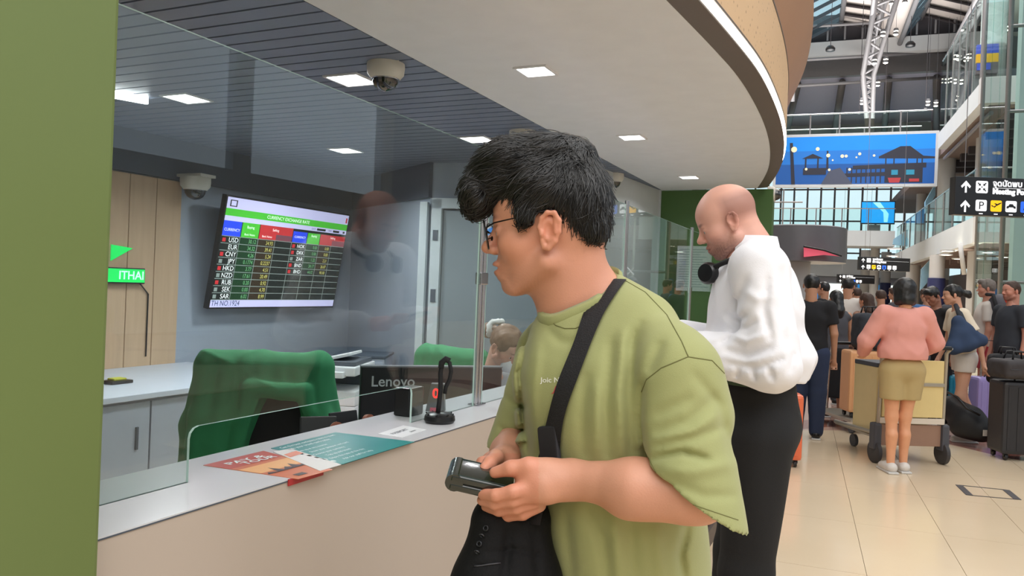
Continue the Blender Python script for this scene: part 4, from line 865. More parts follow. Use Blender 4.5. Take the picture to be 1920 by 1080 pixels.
def eyes(M, parent, sc=.001, iris=(60, 36, 22)):
    R = M @ Matrix.Scale(sc, 4)
    for s_ in (-1, 1):
        MB().ell((74.5, 31*s_, 0), (12.6, 12.6, 12.6), 20, 14, None).build('tmp', m_black)
        o = bpy.data.objects[-1] if False else None
def eyeball(M, s_, parent, iris, sc=.001):
    g = MB(); c = Vector((74.2, 31*s_, -.5)); r = 13.2; T = M @ Matrix.Scale(sc, 4) @ Matrix.Translation(c) @ Matrix.Rotation(math.radians(90), 4, 'Y')
    prof = [(r*math.sin(a), r*math.cos(a)) for a in np.linspace(0, math.pi, 16)]
    g.lathe(prof[::-1], (0, 0, 0), 20, T); n = len(g.f); g.mi = []
    for f in g.f:
        cc = sum((Vector(g.v[i]) for i in f), Vector())/len(f); l = (M @ Matrix.Scale(sc, 4)).inverted() @ cc - c
        ang = math.acos(max(-1, min(1, l.x/l.length))); g.mi.append(2 if ang < .2 else 1 if ang < .48 else 0)
    return g.build('eye', [m_eye, iris, m_black], parent, True)
m_eye = mat('eye_white', (225, 218, 210), .2); m_iris = mat('iris_brown', (58, 36, 24), .2); m_irisb = mat('iris_blue', (90, 120, 140), .2)
m_skin = mat('skin', (200, 140, 115), .5, attr='tone', var=.05, scale=30, bump=.06, bscale=400, sss=.08)
m_hairb = mat('hair_black', (16, 15, 16), .38, var=.3, scale=40, spec=.6)

def strands(V, F, crown, flow, n, steps, step, parent, m, M, sel=None, w=.0011, lift=.004, seed=3, name='hair_strands', jitter=.35):
    tri = [tuple(f) for f in F.tolist()]; bvh = BVHTree.FromPolygons([Vector(v) for v in V.tolist()], tri)
    r = np.random.RandomState(seed); idx = np.arange(len(V)) if sel is None else np.nonzero(sel)[0]; g = MB()
    Mi = M.inverted()
    for i in r.choice(idx, n):
        p = Vector(V[i]); pts = []; nrm = []; jit = Vector(r.normal(size=3))*jitter; lf = lift*r.uniform(.2, 1.3); L_ = int(steps*r.uniform(.6, 1.1)); prev = None
        for k in range(max(3, L_)):
            h = bvh.find_nearest(p)
            if h[0] is None: break
            nn = h[1]; t = k/max(1, L_-1); q = h[0]+nn*(.0008+lf*t*t*(1+.3*math.sin(t*5+i))); pts.append(q); nrm.append(nn)
            d = flow(h[0])+jit; d = d-nn*d.dot(nn)
            if d.length < 1e-5: d = nn.orthogonal()
            d.normalize()
            if prev: d = (d+prev*.9).normalized()
            prev = d; p = h[0]+d*step
        m_ = len(pts)
        if m_ < 3: continue
        vs = []; ww = w*r.uniform(.7, 1.5)
        for k in range(m_):
            d = (pts[min(k+1, m_-1)]-pts[max(k-1, 0)]).normalized(); sd = d.cross(nrm[k]).normalized()*ww*(1-.85*(k/(m_-1))**1.5)
            vs += [pts[k]+sd, pts[k]+nrm[k]*ww*.8, pts[k]-sd]
        fs = []
        for k in range(m_-1):
            a = 3*k; fs += [(a, a+3, a+4, a+1), (a+1, a+4, a+5, a+2)]
        g.add(vs, fs)
    o = g.build(name, m, parent, True); o['kind'] = 'stuff'; return o

def px_of(p):      # numpy points -> picture coordinates, for creases drawn on cloth
    d = p-np.array(tup(CAM)); z = d @ np.array(tup(fw)); return 960+FOC*(d @ np.array(tup(CR)))/z, 540-FOC*(d @ np.array(tup(CU)))/z
def crease_fn(lst):
    def fn(p):
        u, v = px_of(p); o = np.zeros(len(p))
        for pts, w, dp in lst:
            best = np.full(len(p), 1e9); tt = np.zeros(len(p)); n = len(pts)-1
            for i in range(n):
                a = np.array(pts[i], float); b = np.array(pts[i+1], float); ab = b-a; t = np.clip(((u-a[0])*ab[0]+(v-a[1])*ab[1])/(ab@ab), 0, 1)
                ds = np.hypot(u-a[0]-t*ab[0], v-a[1]-t*ab[1]); m = ds < best; best = np.where(m, ds, best); tt = np.where(m, (i+t)/n, tt)
            o += 1.35*dp*np.exp(-(best/w)**2)*(.25+.75*np.sin(np.pi*np.clip(tt, 0, 1))**.5)
        return o
    return fn
def project(pxs, bvh, off=.0015):
    out = []; last = None
    for x, y in pxs:
        d = (P(x, y, 1)-CAM).normalized(); h = bvh.ray_cast(CAM, d)
        out.append(None if h[0] is None else h[0]+h[1].normalized()*off)
    return out
def bvh_of(V, F): return BVHTree.FromPolygons([Vector(v) for v in V.tolist()], [tuple(f) for f in F.tolist()])

# ================================================================== THE YOUNG MAN AT THE COUNTER
def young_man():
    root = empty('person', (P(1165, 1080, 1.3).x, P(1165, 1080, 1.3).y, 0), 'man with black hair and glasses in an olive green tee holding a wallet', 'person')
    F_ = (-rt0*math.cos(math.radians(6))+Vector((fw.x, fw.y, 0))*math.sin(math.radians(6))).normalized(); F_.z = -math.sin(math.radians(4)); 
    MH = frame(P(1035, 437, 1.25), F_); skin = (214, 152, 126)
    # head, neck, arms and hands in one surface
    lo = Vector(P(880, 600, 1.25)); allp = [P(x, y, d) for x, y, d in ((860, 240, 1.1), (860, 240, 1.5), (1400, 240, .98), (1400, 1010, .98), (860, 1010, .98), (860, 1010, 1.5), (1200, 1010, 1.5))]
    bl_ = [min(p[i] for p in allp)-.02 for i in range(3)]; bh_ = [max(p[i] for p in allp)+.02 for i in range(3)]
    hp = np.array(tup(P(1035, 437, 1.25)))
    s = SDF(hp+[-.17, -.14, -.24], hp+[.17, .19, .16], .0017); L = Loc(s, MH)
    head_prims(L, True, .9); 
    N0 = P(1082, 500, 1.25); s.cone(tup(P(1066, 455, 1.25)), tup(P(1092, 610, 1.27)), .054, .060, .03); s.cone(tup(P(1040, 500, 1.25)), tup(P(1070, 620, 1.27)), .036, .045, .03)
    s.cone(tup(P(1120, 560, 1.27)), tup(P(1180, 610, 1.22)), .045, .04, .03)
    V, F = s.mesh(); V = relax(V, F, 1, .4); q = L.inv(V); C = head_tone(q, skin, beard=.25)
    # arms
    s2 = SDF([min(P(x, y, d)[i] for x, y, d in ((850, 700, 1.2), (1400, 700, 1.0), (1000, 980, 1.5), (1400, 980, .96), (850, 980, 1.0), (900, 700, 1.5))) for i in range(3)], [max(P(x, y, d)[i] for x, y, d in ((850, 700, 1.2), (1400, 700, 1.0), (1000, 980, 1.5), (1400, 980, .96), (850, 980, 1.0), (900, 700, 1.5))) for i in range(3)], .0024)
    p = lambda *a: tup(P(*a))
    s2.chain([p(1290, 740, 1.09), p(1308, 922, 1.06), p(1190, 912, 1.07), p(1072, 899, 1.12)], [.047, .040, .036, .026], .02)
    s2.cone(p(1270, 925, 1.06), p(1180, 925, 1.08), .036, .034, .02)
    # near hand: palm, four fingers below the wallet, thumb over it
    hx = (P(955, 908, 1.125)-P(1072, 899, 1.12)).normalized(); 
    s2.ell(p(1030, 903, 1.12), (.045, .026, .016), None if False else np.array([[hx.x, 0, 0], [hx.y, 0, 0], [hx.z, 0, 0]])*0+np.array([tup(v) for v in (hx, CU-hx*CU.dot(hx), hx.cross(CU))]).T, .015)
    s2.cone(p(1072, 899, 1.12), p(1020, 905, 1.115), .027, .026, .015); s2.cone(p(1020, 915, 1.115), p(985, 922, 1.115), .022, .016, .012); s2.cone(p(1030, 885, 1.12), p(1000, 880, 1.12), .019, .014, .012)
    s2.chain([p(1020, 880, 1.115), p(992, 874, 1.115), p(958, 878, 1.12), p(928, 886, 1.13)], [.016, .0125, .011, .0085], .006)
    s2.ell(p(1002, 898, 1.125), (.026, .024, .022), None, .012)
    for i, (x0, y0, d0, x1, y1, d1, x2, y2, d2, x3, y3, d3) in enumerate([(1000, 912, 1.108, 962, 922, 1.103, 930, 929, 1.11, 905, 926, 1.13), (1002, 926, 1.115, 962, 938, 1.112, 928, 944, 1.122, 904, 938, 1.142), (1006, 938, 1.125, 968, 951, 1.124, 936, 956, 1.135, 912, 950, 1.155), (1010, 946, 1.135, 980, 962, 1.137, 952, 966, 1.148, 932, 962, 1.165)]):
        s2.chain([p(x0, y0, d0), p(x1, y1, d1), p(x2, y2, d2), p(x3, y3, d3)], [.0115, .0102, .0092, .0080], .004)
    # far arm and hand
    s2.chain([p(1010, 730, 1.46), p(978, 812, 1.44), p(955, 850, 1.32), p(945, 866, 1.26)], [.045, .040, .030, .024], .02)
    s2.chain([p(945, 866, 1.26), p(925, 868, 1.235)], [.024, .020], .01)
    for i in range(4):
        dd = i*.018; s2.chain([p(925+i*4, 864+i*5, 1.235-.002*i), p(905+i*2, 868+i*7, 1.215), p(900+i*2, 884+i*8, 1.20)], [.0115, .010, .0085], .004)
    s2.chain([p(938, 862, 1.245), p(930, 856, 1.215), p(918, 868, 1.185), p(908, 878, 1.17)], [.014, .0115, .010, .008], .005)
    V2, F2 = s2.mesh(); V2 = relax(V2, F2, 1, .4); C2 = np.tile(np.array(lin((216, 156, 130))[:3]), (len(V2), 1))
    u, v = px_of(V2); w = np.clip(snoise(V2, 60, 4)*.5+.5, 0, 1)[:, None]; C2 *= (1-.10*w); k_ = ((u < 1010) & (v > 850))[:, None]; C2 = np.where(k_, C2*np.array([1.02, .90, .88]), C2)
    # body under the clothes
    b = P(1165, 1080, 1.3); s3 = SDF([b.x-.32, b.y-.32, -.0], [b.x+.36, b.y+.36, 1.42], .012)
    s3.chain([p(1100, 600, 1.27), p(1115, 720, 1.28), p(1140, 900, 1.29), (b.x, b.y, .98)], [.05, .09, .105, .12], .05); Lt = Vector((-F_.y, F_.x, 0)).normalized()
    Ft = (-rt0*math.cos(math.radians(20))-Vector((fw.x, fw.y, 0))*math.sin(math.radians(20))).normalized(); Lt = Vector((0, 0, 1)).cross(Ft)
    s3.chain([p(1120, 640, 1.27), p(1285, 690, 1.10)], [.05, .045], .04); s3.chain([p(1120, 640, 1.27), p(1030, 680, 1.43)], [.05, .045], .04); s3.chain([p(1285, 690, 1.10), p(1292, 780, 1.09)], [.045, .042], .02); s3.chain([p(1030, 680, 1.43), p(1008, 750, 1.46)], [.045, .042], .02)
    legs = []
    for s_ in (-1, 1):
        h_ = b+Lt*.09*s_; pts = [(h_.x, h_.y, .93), (h_.x+Ft.x*.03, h_.y+Ft.y*.03, .5), (h_.x+Lt.x*.02*s_, h_.y+Lt.y*.02*s_, .09)]; legs.append(pts); s3.chain(pts, [.085, .055, .035], .02); a_ = Vector(pts[2]); s3.cone(tup(a_+Vector((0, 0, -.04))), tup(a_+Ft*.13+Vector((0, 0, -.045))), .035, .03, .02)
    V3, F3 = s3.mesh(); C3 = np.tile(np.array(lin(skin)[:3]), (len(V3), 1))
    Vb = np.concatenate([V, V2, V3]); Fb = np.concatenate([F, F2+len(V), F3+len(V)+len(V2)]); Cb = np.concatenate([C, C2, C3])
    np_mesh('body', Vb, Fb, m_skin, root, True, Cb)
    for s_ in (-1, 1): eyeball(MH, s_, root, m_iris)
    # hair
    s = SDF(hp+[-.22, -.20, -.09], hp+[.18, .17, .22], .0026); L = Loc(s, MH)
    L.ell((0, 0, 66), (90, 86, 80), 0); L.ell((86, -6, 86), (50, 66, 44), 26); L.ell((55, 0, 112), (62, 70, 44), 24); L.ell((-40, 0, 40), (52, 76, 78), 22); L.ell((-56, 0, 2), (33, 56, 42), 18)
    L.ell((4, 0, 60), (72, 88, 58), 16); L.ell((-10, 6, 128), (66, 60, 34), 22); L.ell((118, 8, 62), (26, 52, 34), 14)
    for s_ in (-1, 1): L.ell((34, 74*s_, 34), (22, 9, 32), 5); L.ell((40, 75*s_, 6), (10, 7, 20), 4)
    L.ell((104, 0, -22), (52, 86, 50), 6, 's'); L.ell((60, 0, -50), (50, 100, 62), 6, 's')
    for s_ in (-1, 1): L.ell((-2, 92*s_, -3), (17, 24, 27), 4, 's'); L.ell((10, 84*s_, -40), (46, 34, 34), 5, 's')
    L.cone((110, -60, 14), (110, 60, 14), 13, 13, 5, 's')
    L.s.plane(L.pt((-60, 0, -20)), L.R @ np.array([.25, 0, -1.]), .004)
    L.s.disp(lambda p: .0012*snoise((p-L.t) @ L.R * np.array([1, 2.2, 2.2]), 130, 2)+.0030*snoise(p, 42, 9))
    s.d += .005; Vh, Fh = s.mesh(); hair = np_mesh('hair', Vh, Fh, m_hairb, root)
    cr = Vector(L.pt((-35, 10, 150))); Fv = Vector(MH.col[0][:3])
    def flow(p):
        l = MH.inverted() @ p; x, z = l.x*1000, l.z*1000
        d = (p-cr).normalized()*.7+Fv*(.9 if x > -10 else .15)*(1 if z > 40 else .2)+Vector((0, 0, -1))*(.9 if (x > 105 or z < 60 or x < -60) else .15); return d
    strands(Vh, Fh, cr, flow, 5600, 10, .0090, hair, m_hairb, MH, w=.0010, lift=.009, sel=((L.inv(Vh)[:, 2] > 22) | (L.inv(Vh)[:, 0] < -45)) & ((L.inv(Vh)[:, 2] > 5)))
    # glasses (a thing of their own)
    ge = empty('eyeglasses', MH @ Vector((.1, 0, 0)), 'round thin dark metal eyeglasses worn by the man in the green tee', 'glasses')
    m_gf = mat('glasses_metal', (40, 34, 34), .3, .8); m_gl_ = glassmat('lens_glass', (.96, .97, .98), refl=1.6)
    for s_ in (-1, 1):
        T = MH @ Matrix.Translation((.103, .033*s_, -.001)) @ Matrix.Rotation(math.radians(9), 4, 'Y') @ Matrix.Rotation(math.radians(9*s_), 4, 'Z')
        ring = [T @ Vector((0, .0245*math.cos(a), .0235*math.sin(a))) for a in np.linspace(0, 2*math.pi, 33)]
        MB().tube(ring, .0011, 6, False).build('rim', m_gf, ge, True); g = MB(); g.prism([(.024*math.cos(a), .023*math.sin(a)) for a in np.linspace(0, 2*math.pi, 29)[:-1]], -.0006, .0006, T @ Matrix(((0, 0, 1, 0), (1, 0, 0, 0), (0, 1, 0, 0), (0, 0, 0, 1)))).build('lens', m_gl_, ge)
        hinge = T @ Vector((-.001, .0245*s_, .008)); ear = MH @ Vector((-.004, .080*s_, .030)); ear2 = MH @ Vector((-.022, .082*s_, .008))
        MB().tube([hinge, MH @ Vector((.085, .069*s_, .014)), MH @ Vector((.05, .075*s_, .020)), ear, ear2], [.0013, .0012, .001, .0016, .0018], 6).build('temple_arm', m_gf, ge, True)
        MB().tube([T @ Vector((-.002, -.017*s_, -.006)), MH @ Vector((.096, .009*s_, -.004))], .001, 5).ell(MH @ Vector((.097, .0085*s_, -.006)), (.002, .002, .004), 8, 6).build('nose_pad', m_gf, ge, True)
    MB().tube([MH @ Vector((.102, -.0105, .004)), MH @ Vector((.107, 0, .008)), MH @ Vector((.102, .0105, .004))], .0012, 6).build('bridge', m_gf, ge, True)
    # tee shirt
    m_tee = mat('tee_olive', (158, 161, 108), .85, var=.05, scale=3, bump=.12, bscale=700, sheen=.15); m_seam = mat('tee_seam', (112, 112, 68), .9)
    cs = [p(*a) for a in ((900, 560, 1.5), (1420, 480, .98), (1420, 1010, .96), (900, 1240, 1.5), (900, 1240, 1.1), (1420, 1240, 1.1), (1420, 1240, 1.5), (1420, 480, 1.5), (900, 480, 1.1))]
    lo = np.min(cs, 0); hi = np.max(cs, 0); s = SDF(lo, hi, .0034)
    Rt = np.array([tup(Ft), tup(Lt), (0, 0, 1)]).T
    s.ell(p(1118, 735, 1.28), (.128, .195, .16), Rt, .03); s.ell(p(1135, 890, 1.29), (.138, .188, .24), Rt, .04); s.ell(p(1160, 1080, 1.3), (.136, .180, .26), Rt, .04)
    s.cone(p(1122, 590, 1.275), p(1256, 672, 1.12), .060, .055, .03); s.cone(p(1100, 600, 1.29), p(1035, 655, 1.43), .055, .058, .03); s.cone(p(1150, 660, 1.27), p(1240, 740, 1.17), .10, .09, .03)
    s.cone(p(1085, 640, 1.26), p(1060, 700, 1.25), .07, .08, .04); s.cone(p(1122, 568, 1.28), p(1205, 612, 1.20), .058, .054, .02)
    s.plane(p(1165, 1205, 1.3), (0, 0, -1), .004)
    # sleeves
    t = SDF(lo, hi, .0034); t.cone(p(1268, 700, 1.10), p(1304, 1000, 1.05), .062, .069, 0)
    nrm = (CR*(-.555)+CU*(-.83)+fw*.14).normalized(); t.plane(p(1302, 930, 1.04), tup(nrm), .0); t.cone(p(1304, 925, 1.065), p(1308, 1040, 1.045), .054, .060, .004, 's')
    t.cone(p(1272, 705, 1.10), p(1290, 780, 1.10), .062, .064, .01)
    h = np.clip(.5+.5*(s.d-t.d)/.012, 0, 1); s.d = (s.d*(1-h)+t.d*h-.012*h*(1-h)).astype(np.float32)
    t = SDF(lo, hi, .0034); t.cone(p(1035, 665, 1.43), p(972, 840, 1.40), .062, .058, 0); nr2 = (CR*(-.05)+CU*(-1)+fw*.1).normalized(); t.plane(p(958, 845, 1.38), tup(nr2), 0); t.cone(p(968, 840, 1.40), p(958, 900, 1.39), .045, .05, .004, 's')
    h = np.clip(.5+.5*(s.d-t.d)/.02, 0, 1); s.d = (s.d*(1-h)+t.d*h-.02*h*(1-h)).astype(np.float32)
    # neck opening
    s.cone(p(1082, 500, 1.25), p(1090, 606, 1.262), .062, .058, .004, 's'); s.cone(p(1060, 560, 1.24), p(1076, 608, 1.25), .045, .034, .004, 's')
    # deepen inner lower opening for arm of far sleeve is hidden
    folds = [([(1204, 715), (1199, 790), (1212, 868)], 8, .007), ([(1222, 860), (1280, 848), (1330, 862)], 7, .008), ([(1225, 812), (1290, 790), (1345, 742)], 13, .0045), ([(1222, 838), (1300, 822), (1360, 800)], 9, .004), ([(1228, 780), (1300, 745)], 12, .004),
             ([(1240, 880), (1300, 885), (1370, 870)], 12, -.004), ([(1250, 900), (1320, 930), (1380, 930)], 10, .003), ([(1225, 825), (1300, 806), (1350, 775)], 8, -.003), ([(1300, 700), (1350, 760), (1372, 860)], 10, .0035),
             ([(1188, 620), (1180, 740), (1186, 860)], 11, .006), ([(1168, 620), (1160, 740), (1166, 860)], 10, -.004), ([(1146, 640), (1136, 760), (1140, 860)], 10, .005), ([(1100, 700), (1092, 780), (1096, 860)], 12, .005), ([(1120, 720), (1118, 850)], 9, -.003),
             ([(992, 620), (976, 700), (984, 800), (992, 850)], 8, .009), ([(1010, 640), (1000, 740), (1006, 850)], 9, -.003), ([(1040, 760), (1010, 860)], 8, .004), ([(1242, 640), (1215, 700)], 12, .005), ([(1205, 600), (1180, 660)], 12, .004),
             ([(1100, 950), (1130, 1010), (1140, 1090)], 13, .006), ([(1060, 960), (1075, 1090)], 12, .005), ([(1180, 960), (1190, 1090)], 14, .005), ([(1230, 980), (1240, 1090)], 12, -.004), ([(1290, 985), (1275, 1040), (1285, 1100)], 9, .008), ([(1150, 940), (1160, 1090)], 12, -.004),
             ([(945, 740), (965, 760), (990, 765)], 7, .004), ([(935, 800), (955, 812), (985, 805)], 6, .005), ([(938, 822), (960, 830), (986, 824)], 5, -.004), ([(1025, 615), (1050, 640), (1090, 645)], 10, .003)]
    s.disp(crease_fn(folds), .05); s.disp(lambda q_: .0016*snoise(q_*np.array([1, 1, .45]), 38, 5), .03)
    Vs, Fs = s.mesh(); Vs = relax(Vs, Fs, 2, .45); tee = np_mesh('tee_shirt', Vs, Fs, m_tee, root); bv = bvh_of(Vs, Fs)
    def seam(pts, name='seam', r_=.0008, m=m_seam, dens=6):
        q_ = []
        for a, b_ in zip(pts[:-1], pts[1:]):
            n_ = max(2, int(math.hypot(a[0]-b_[0], a[1]-b_[1])/dens)); q_ += [(a[0]+(b_[0]-a[0])*i/n_, a[1]+(b_[1]-a[1])*i/n_) for i in range(n_)]
        q_.append(pts[-1]); pr = [x for x in project(q_, bv, .0002) if x]
        if len(pr) > 2: MB().tube(pr, r_, 5).build(name, m, tee, True)
    seam([(1172, 526), (1210, 548), (1250, 590), (1278, 640), (1290, 668)]); seam([(1358, 700), (1335, 676), (1290, 669), (1240, 690), (1212, 712), (1203, 735)])
    rib = [(1034, 586), (1045, 596), (1062, 602), (1082, 602), (1100, 594)]
    ax = (Vector(P(1082, 500, 1.25))-Vector(P(1090, 606, 1.262))).normalized(); c0_ = P(1089, 592, 1.261); e1 = ax.orthogonal().normalized(); e2 = ax.cross(e1); ring = []
    for a in np.linspace(0, 2*math.pi, 49)[:-1]:
        dr_ = e1*math.cos(a)+e2*math.sin(a); best = None
        for h_ in np.linspace(.10, -.12, 56):
            o_ = c0_+ax*h_; hh_ = bv.ray_cast(o_+dr_*.16, -dr_, .16)
            if hh_[0] and (hh_[0]-o_).length < .0655: best = hh_[0]; break
            if hh_[0] and best is None and (hh_[0]-o_).length < .075: best = hh_[0]; break
        if best: ring.append(best+dr_*.001)
    if len(ring) > 20:
        ring = [sum((ring[(i+k_) % len(ring)] for k_ in (-2, -1, 0, 1, 2)), Vector())/5 for i in range(len(ring))]
        g = MB(); vs = []; n_ = len(ring); ctr = sum(ring, Vector())/n_
        for r_ in ring:
            o_ = (r_-ctr); o_ = (o_-ax*o_.dot(ax)).normalized(); vs += [r_+ax*.010-o_*.002, r_+ax*.004+o_*.0035, r_-ax*.010+o_*.006, r_-ax*.013+o_*.002]
        g.add(vs, [(4*i+k_, 4*((i+1) % n_)+k_, 4*((i+1) % n_)+(k_+1) % 4, 4*i+(k_+1) % 4) for i in range(n_) for k_ in range(4)]); g.build('collar', m_tee, tee, True)
    seam([(a-3, b_+14) for a, b_ in rib]+[(1118, 590)], 'collar_seam', .0009); seam([(1216, 858), (1238, 902), (1276, 938), (1325, 955), (1384, 975)], 'hem_seam', .0006); seam([(934, 826), (960, 834), (986, 828)], 'hem_seam', .0006)
    g = MB(); wm = mat('print_white', (232, 232, 220), .7)
    vs, fs = textgeo('Joic N', 14, 0, 'LEFT', .25)
    pr = project([(1014+v.x*1.02, 713-v.y*.95) for v in vs], bv, .0008)
    if all(pr): g.add(pr, fs); g.build('chest_lettering', wm, tee)
    g = MB(); pr = project([(1042, 724), (1038, 735), (1033, 739), (1040, 737), (1046, 738), (1043, 730), (1046, 722)], bv, .0008)
    if all(pr): g.add(pr, [tuple(range(7))]); g.build('red_motif', mat('print_red', (190, 70, 50), .7), tee)
    # trousers and shoes
    m_jean = mat('trousers_black', (24, 25, 30), .85, bump=.1); s = SDF([b.x-.3, b.y-.3, .03], [b.x+.3, b.y+.3, 1.02], .009)
    s.ell((b.x, b.y, .95), (.125, .165, .12), Rt, .03)
    for pts in legs: s.chain([(pts[0][0], pts[0][1], .9), pts[1], (pts[2][0], pts[2][1], .08)], [.10, .078, .065], .03)
    s.plane((0, 0, .06), (0, 0, -1)); V_, F_2 = s.mesh(); np_mesh('trousers', V_, F_2, m_jean, root)
    for pts in legs:
        s = SDF([pts[2][0]-.2, pts[2][1]-.2, -.01], [pts[2][0]+.2, pts[2][1]+.2, .14], .006); a_ = Vector((pts[2][0], pts[2][1], .045)); s.chain([tup(a_-Ft*.05), tup(a_+Ft*.06), tup(a_+Ft*.17-Vector((0, 0, .01)))], [.044, .048, .038], .02); s.plane((0, 0, .002), (0, 0, -1)); V_, F_2 = s.mesh(); np_mesh('shoe', V_, F_2, mat('shoe_white', (200, 198, 194), .6), root)
    # strap and bag
    bag = empty('sling_bag', P(955, 1080, 1.15), 'black nylon shoulder bag hanging in front of the man in the green tee', 'bag')
    m_nyl = mat('black_nylon', (14, 14, 16), .75, bump=.15, bscale=300, spec=.25); m_strap = mat('black_webbing', (27, 26, 30), .75, bump=.3, bscale=500)
    Lf = [(1150, 508), (1128, 533), (1108, 558), (1096, 585), (1088, 609), (1079, 640), (1062, 680), (1046, 718), (1032, 765), (1019, 815), (1014, 850)]; Rg = [(1182, 516), (1170, 532), (1156, 552), (1143, 573), (1131, 593), (1111, 640), (1096, 680), (1081, 718), (1067, 755), (1055, 800), (1052, 850)]
    rs2 = lambda Q: [tuple(np.array(Q[i])*(1-t_)+np.array(Q[i+1])*t_) for i in range(len(Q)-1) for t_ in (0, .33, .66)]+[Q[-1]]
    Lf, Rg = rs2(Lf), rs2(Rg)
    rows_ = []
    for a, b_ in zip(Lf, Rg):
        rr = project([(a[0]+(b_[0]-a[0])*t_, a[1]+(b_[1]-a[1])*t_) for t_ in (0, .25, .5, .75, 1)], bv, .003)
        ok = [x for x in rr if x]
        if len(ok) == 5: rows_.append(rr)
    for _ in range(3): rows_ = [rows_[0]]+[[(rows_[i-1][j]+rows_[i][j]*2+rows_[i+1][j])/4 for j in range(5)] for i in range(1, len(rows_)-1)]+[rows_[-1]]
    rows_ = [[x+(CAM-x).normalized()*.003 for x in r_] for r_ in rows_]
    def extend(row, dv): return [x+Vector(dv) for x in row]
    rows_ = [extend(rows_[0], fw*.06-CU*.012+CR*.01), extend(rows_[0], fw*.025+CR*.003)]+rows_
    rows_ += [[x-CR*.02-CU*.055-fw*.012 for x in rows_[-1]], [x-CR*.030-CU*.10-fw*.02 for x in rows_[-1]]]
    g = MB(); n_ = len(rows_); vs = [x for r_ in rows_ for x in r_]+[x-(CAM-x).normalized()*-.0022 for r_ in rows_ for x in r_]; fs = []; o_ = n_*5
    for i in range(n_-1):
        for j in range(4): a = i*5+j; fs += [(a, a+1, a+6, a+5), (o_+a, o_+a+5, o_+a+6, o_+a+1)]
        fs += [(i*5, (i+1)*5, o_+(i+1)*5, o_+i*5), (i*5+4, o_+i*5+4, o_+(i+1)*5+4, (i+1)*5+4)]
    g.add(vs, fs).build('strap', m_strap, bag, True, 50)
    kb = rows_[-3]; c = sum(kb, Vector())/5; xx = (kb[4]-kb[0]).normalized(); T = frame(c+CU*.012+(CAM-c).normalized()*.004, xx, CU); MB().box(-.024, .024, -.004, .004, -.032, .03, T, .003).build('strap_pad', mat('pad_grey', (44, 44, 50), .7), bag)
    s = SDF(tup(P(955, 1080, 1.17)-Vector((.17, .17, .24))), tup(P(955, 1080, 1.17)+Vector((.17, .17, .20))), .004)
    Rb = np.array([tup(CR), tup(fw), tup(CU)]).T
    s.chain([p(925, 985, 1.17), p(915, 1100, 1.16), p(910, 1220, 1.16)], [.034, .052, .05], .03); s.chain([p(990, 985, 1.18), p(985, 1100, 1.17), p(980, 1220, 1.17)], [.034, .052, .05], .03); s.chain([p(930, 960, 1.18), p(990, 955, 1.185)], [.022, .022], .03)
    s.disp(crease_fn([([(900, 1040), (960, 1030), (1020, 1040)], 4, .003), ([(955, 990), (945, 1090)], 9, .004), ([(1000, 990), (1010, 1090)], 8, .004), ([(880, 1062), (935, 1058)], 3, .003)])); V_, F_2 = s.mesh(); V_ = relax(V_, F_2, 1); bb_ = np_mesh('bag_body', V_, F_2, m_nyl, bag); bvb = bvh_of(V_, F_2)
    z_ = [x for x in project([(912, 990), (905, 1005), (900, 1020), (896, 1036)], bvb, .003) if x]
    for i, x in enumerate(z_): MB().lathe([(.0035, -.0012), (.0048, 0), (.0035, .0012), (.0025, 0), (.0035, -.0012)], (0, 0, 0), 12, Matrix.Translation(x) @ Matrix.Rotation(1.2+(i % 2), 4, 'X')).build('zip_link', m_chrome if False else mat('gunmetal', (70, 72, 78), .3, .8), bag, True)
    zz = [x for x in project([(890+i*6, 1062-i*.8) for i in range(9)], bvb, .001) if x]
    if len(zz) > 2: MB().tube(zz, .0012, 5).build('pocket_zip', mat('zip_grey', (60, 60, 66), .5), bag, True)
    # thin gold necklace hint and wallet
    wl_ = empty('wallet', P(898, 898, 1.15), 'glossy black leather wallet held by the man in the green tee', 'wallet')
    x = (P(948, 910, 1.145)-P(852, 888, 1.145)).normalized(); T = frame(P(900, 898, 1.155), x, (CU*.97-fw*.2).normalized()); m_lea = mat('black_leather', (18, 30, 28), .18, coat=.6, bump=.05)
    MB().box(-.043, .05, -.032, .03, -.0125, -.0004, T, .0035).build('lower_cover', m_lea, wl_, True, 60); MB().box(-.043, .05, -.032, .03, .0004, .0125, T, .0035).build('upper_cover', m_lea, wl_, True, 60)
    MB().tube([T @ Vector((-.036, -.0315, 0)), T @ Vector((-.036, .0295, 0))], .0135, 16).build('spine', m_lea, wl_, True, 60); MB().box(-.035, .0485, -.0305, .0285, -.0035, .0035, T, .001).build('inner_leaves', m_blackm, wl_)
    st = MB()
    for yy in (-.029, .027): st.tube([T @ Vector((-.04, yy, .0128)), T @ Vector((.04, yy, .0128))], .0005, 4)
    st.build('stitching', mat('stitch', (50, 70, 66), .6), wl_)
    # thin necklace
    nk = [x_ for x_ in [MH @ Vector(q_) for q_ in ((-.108, .045, -.125), (-.10, .058, -.118), (-.085, .068, -.113))]]
    return root
young_man()
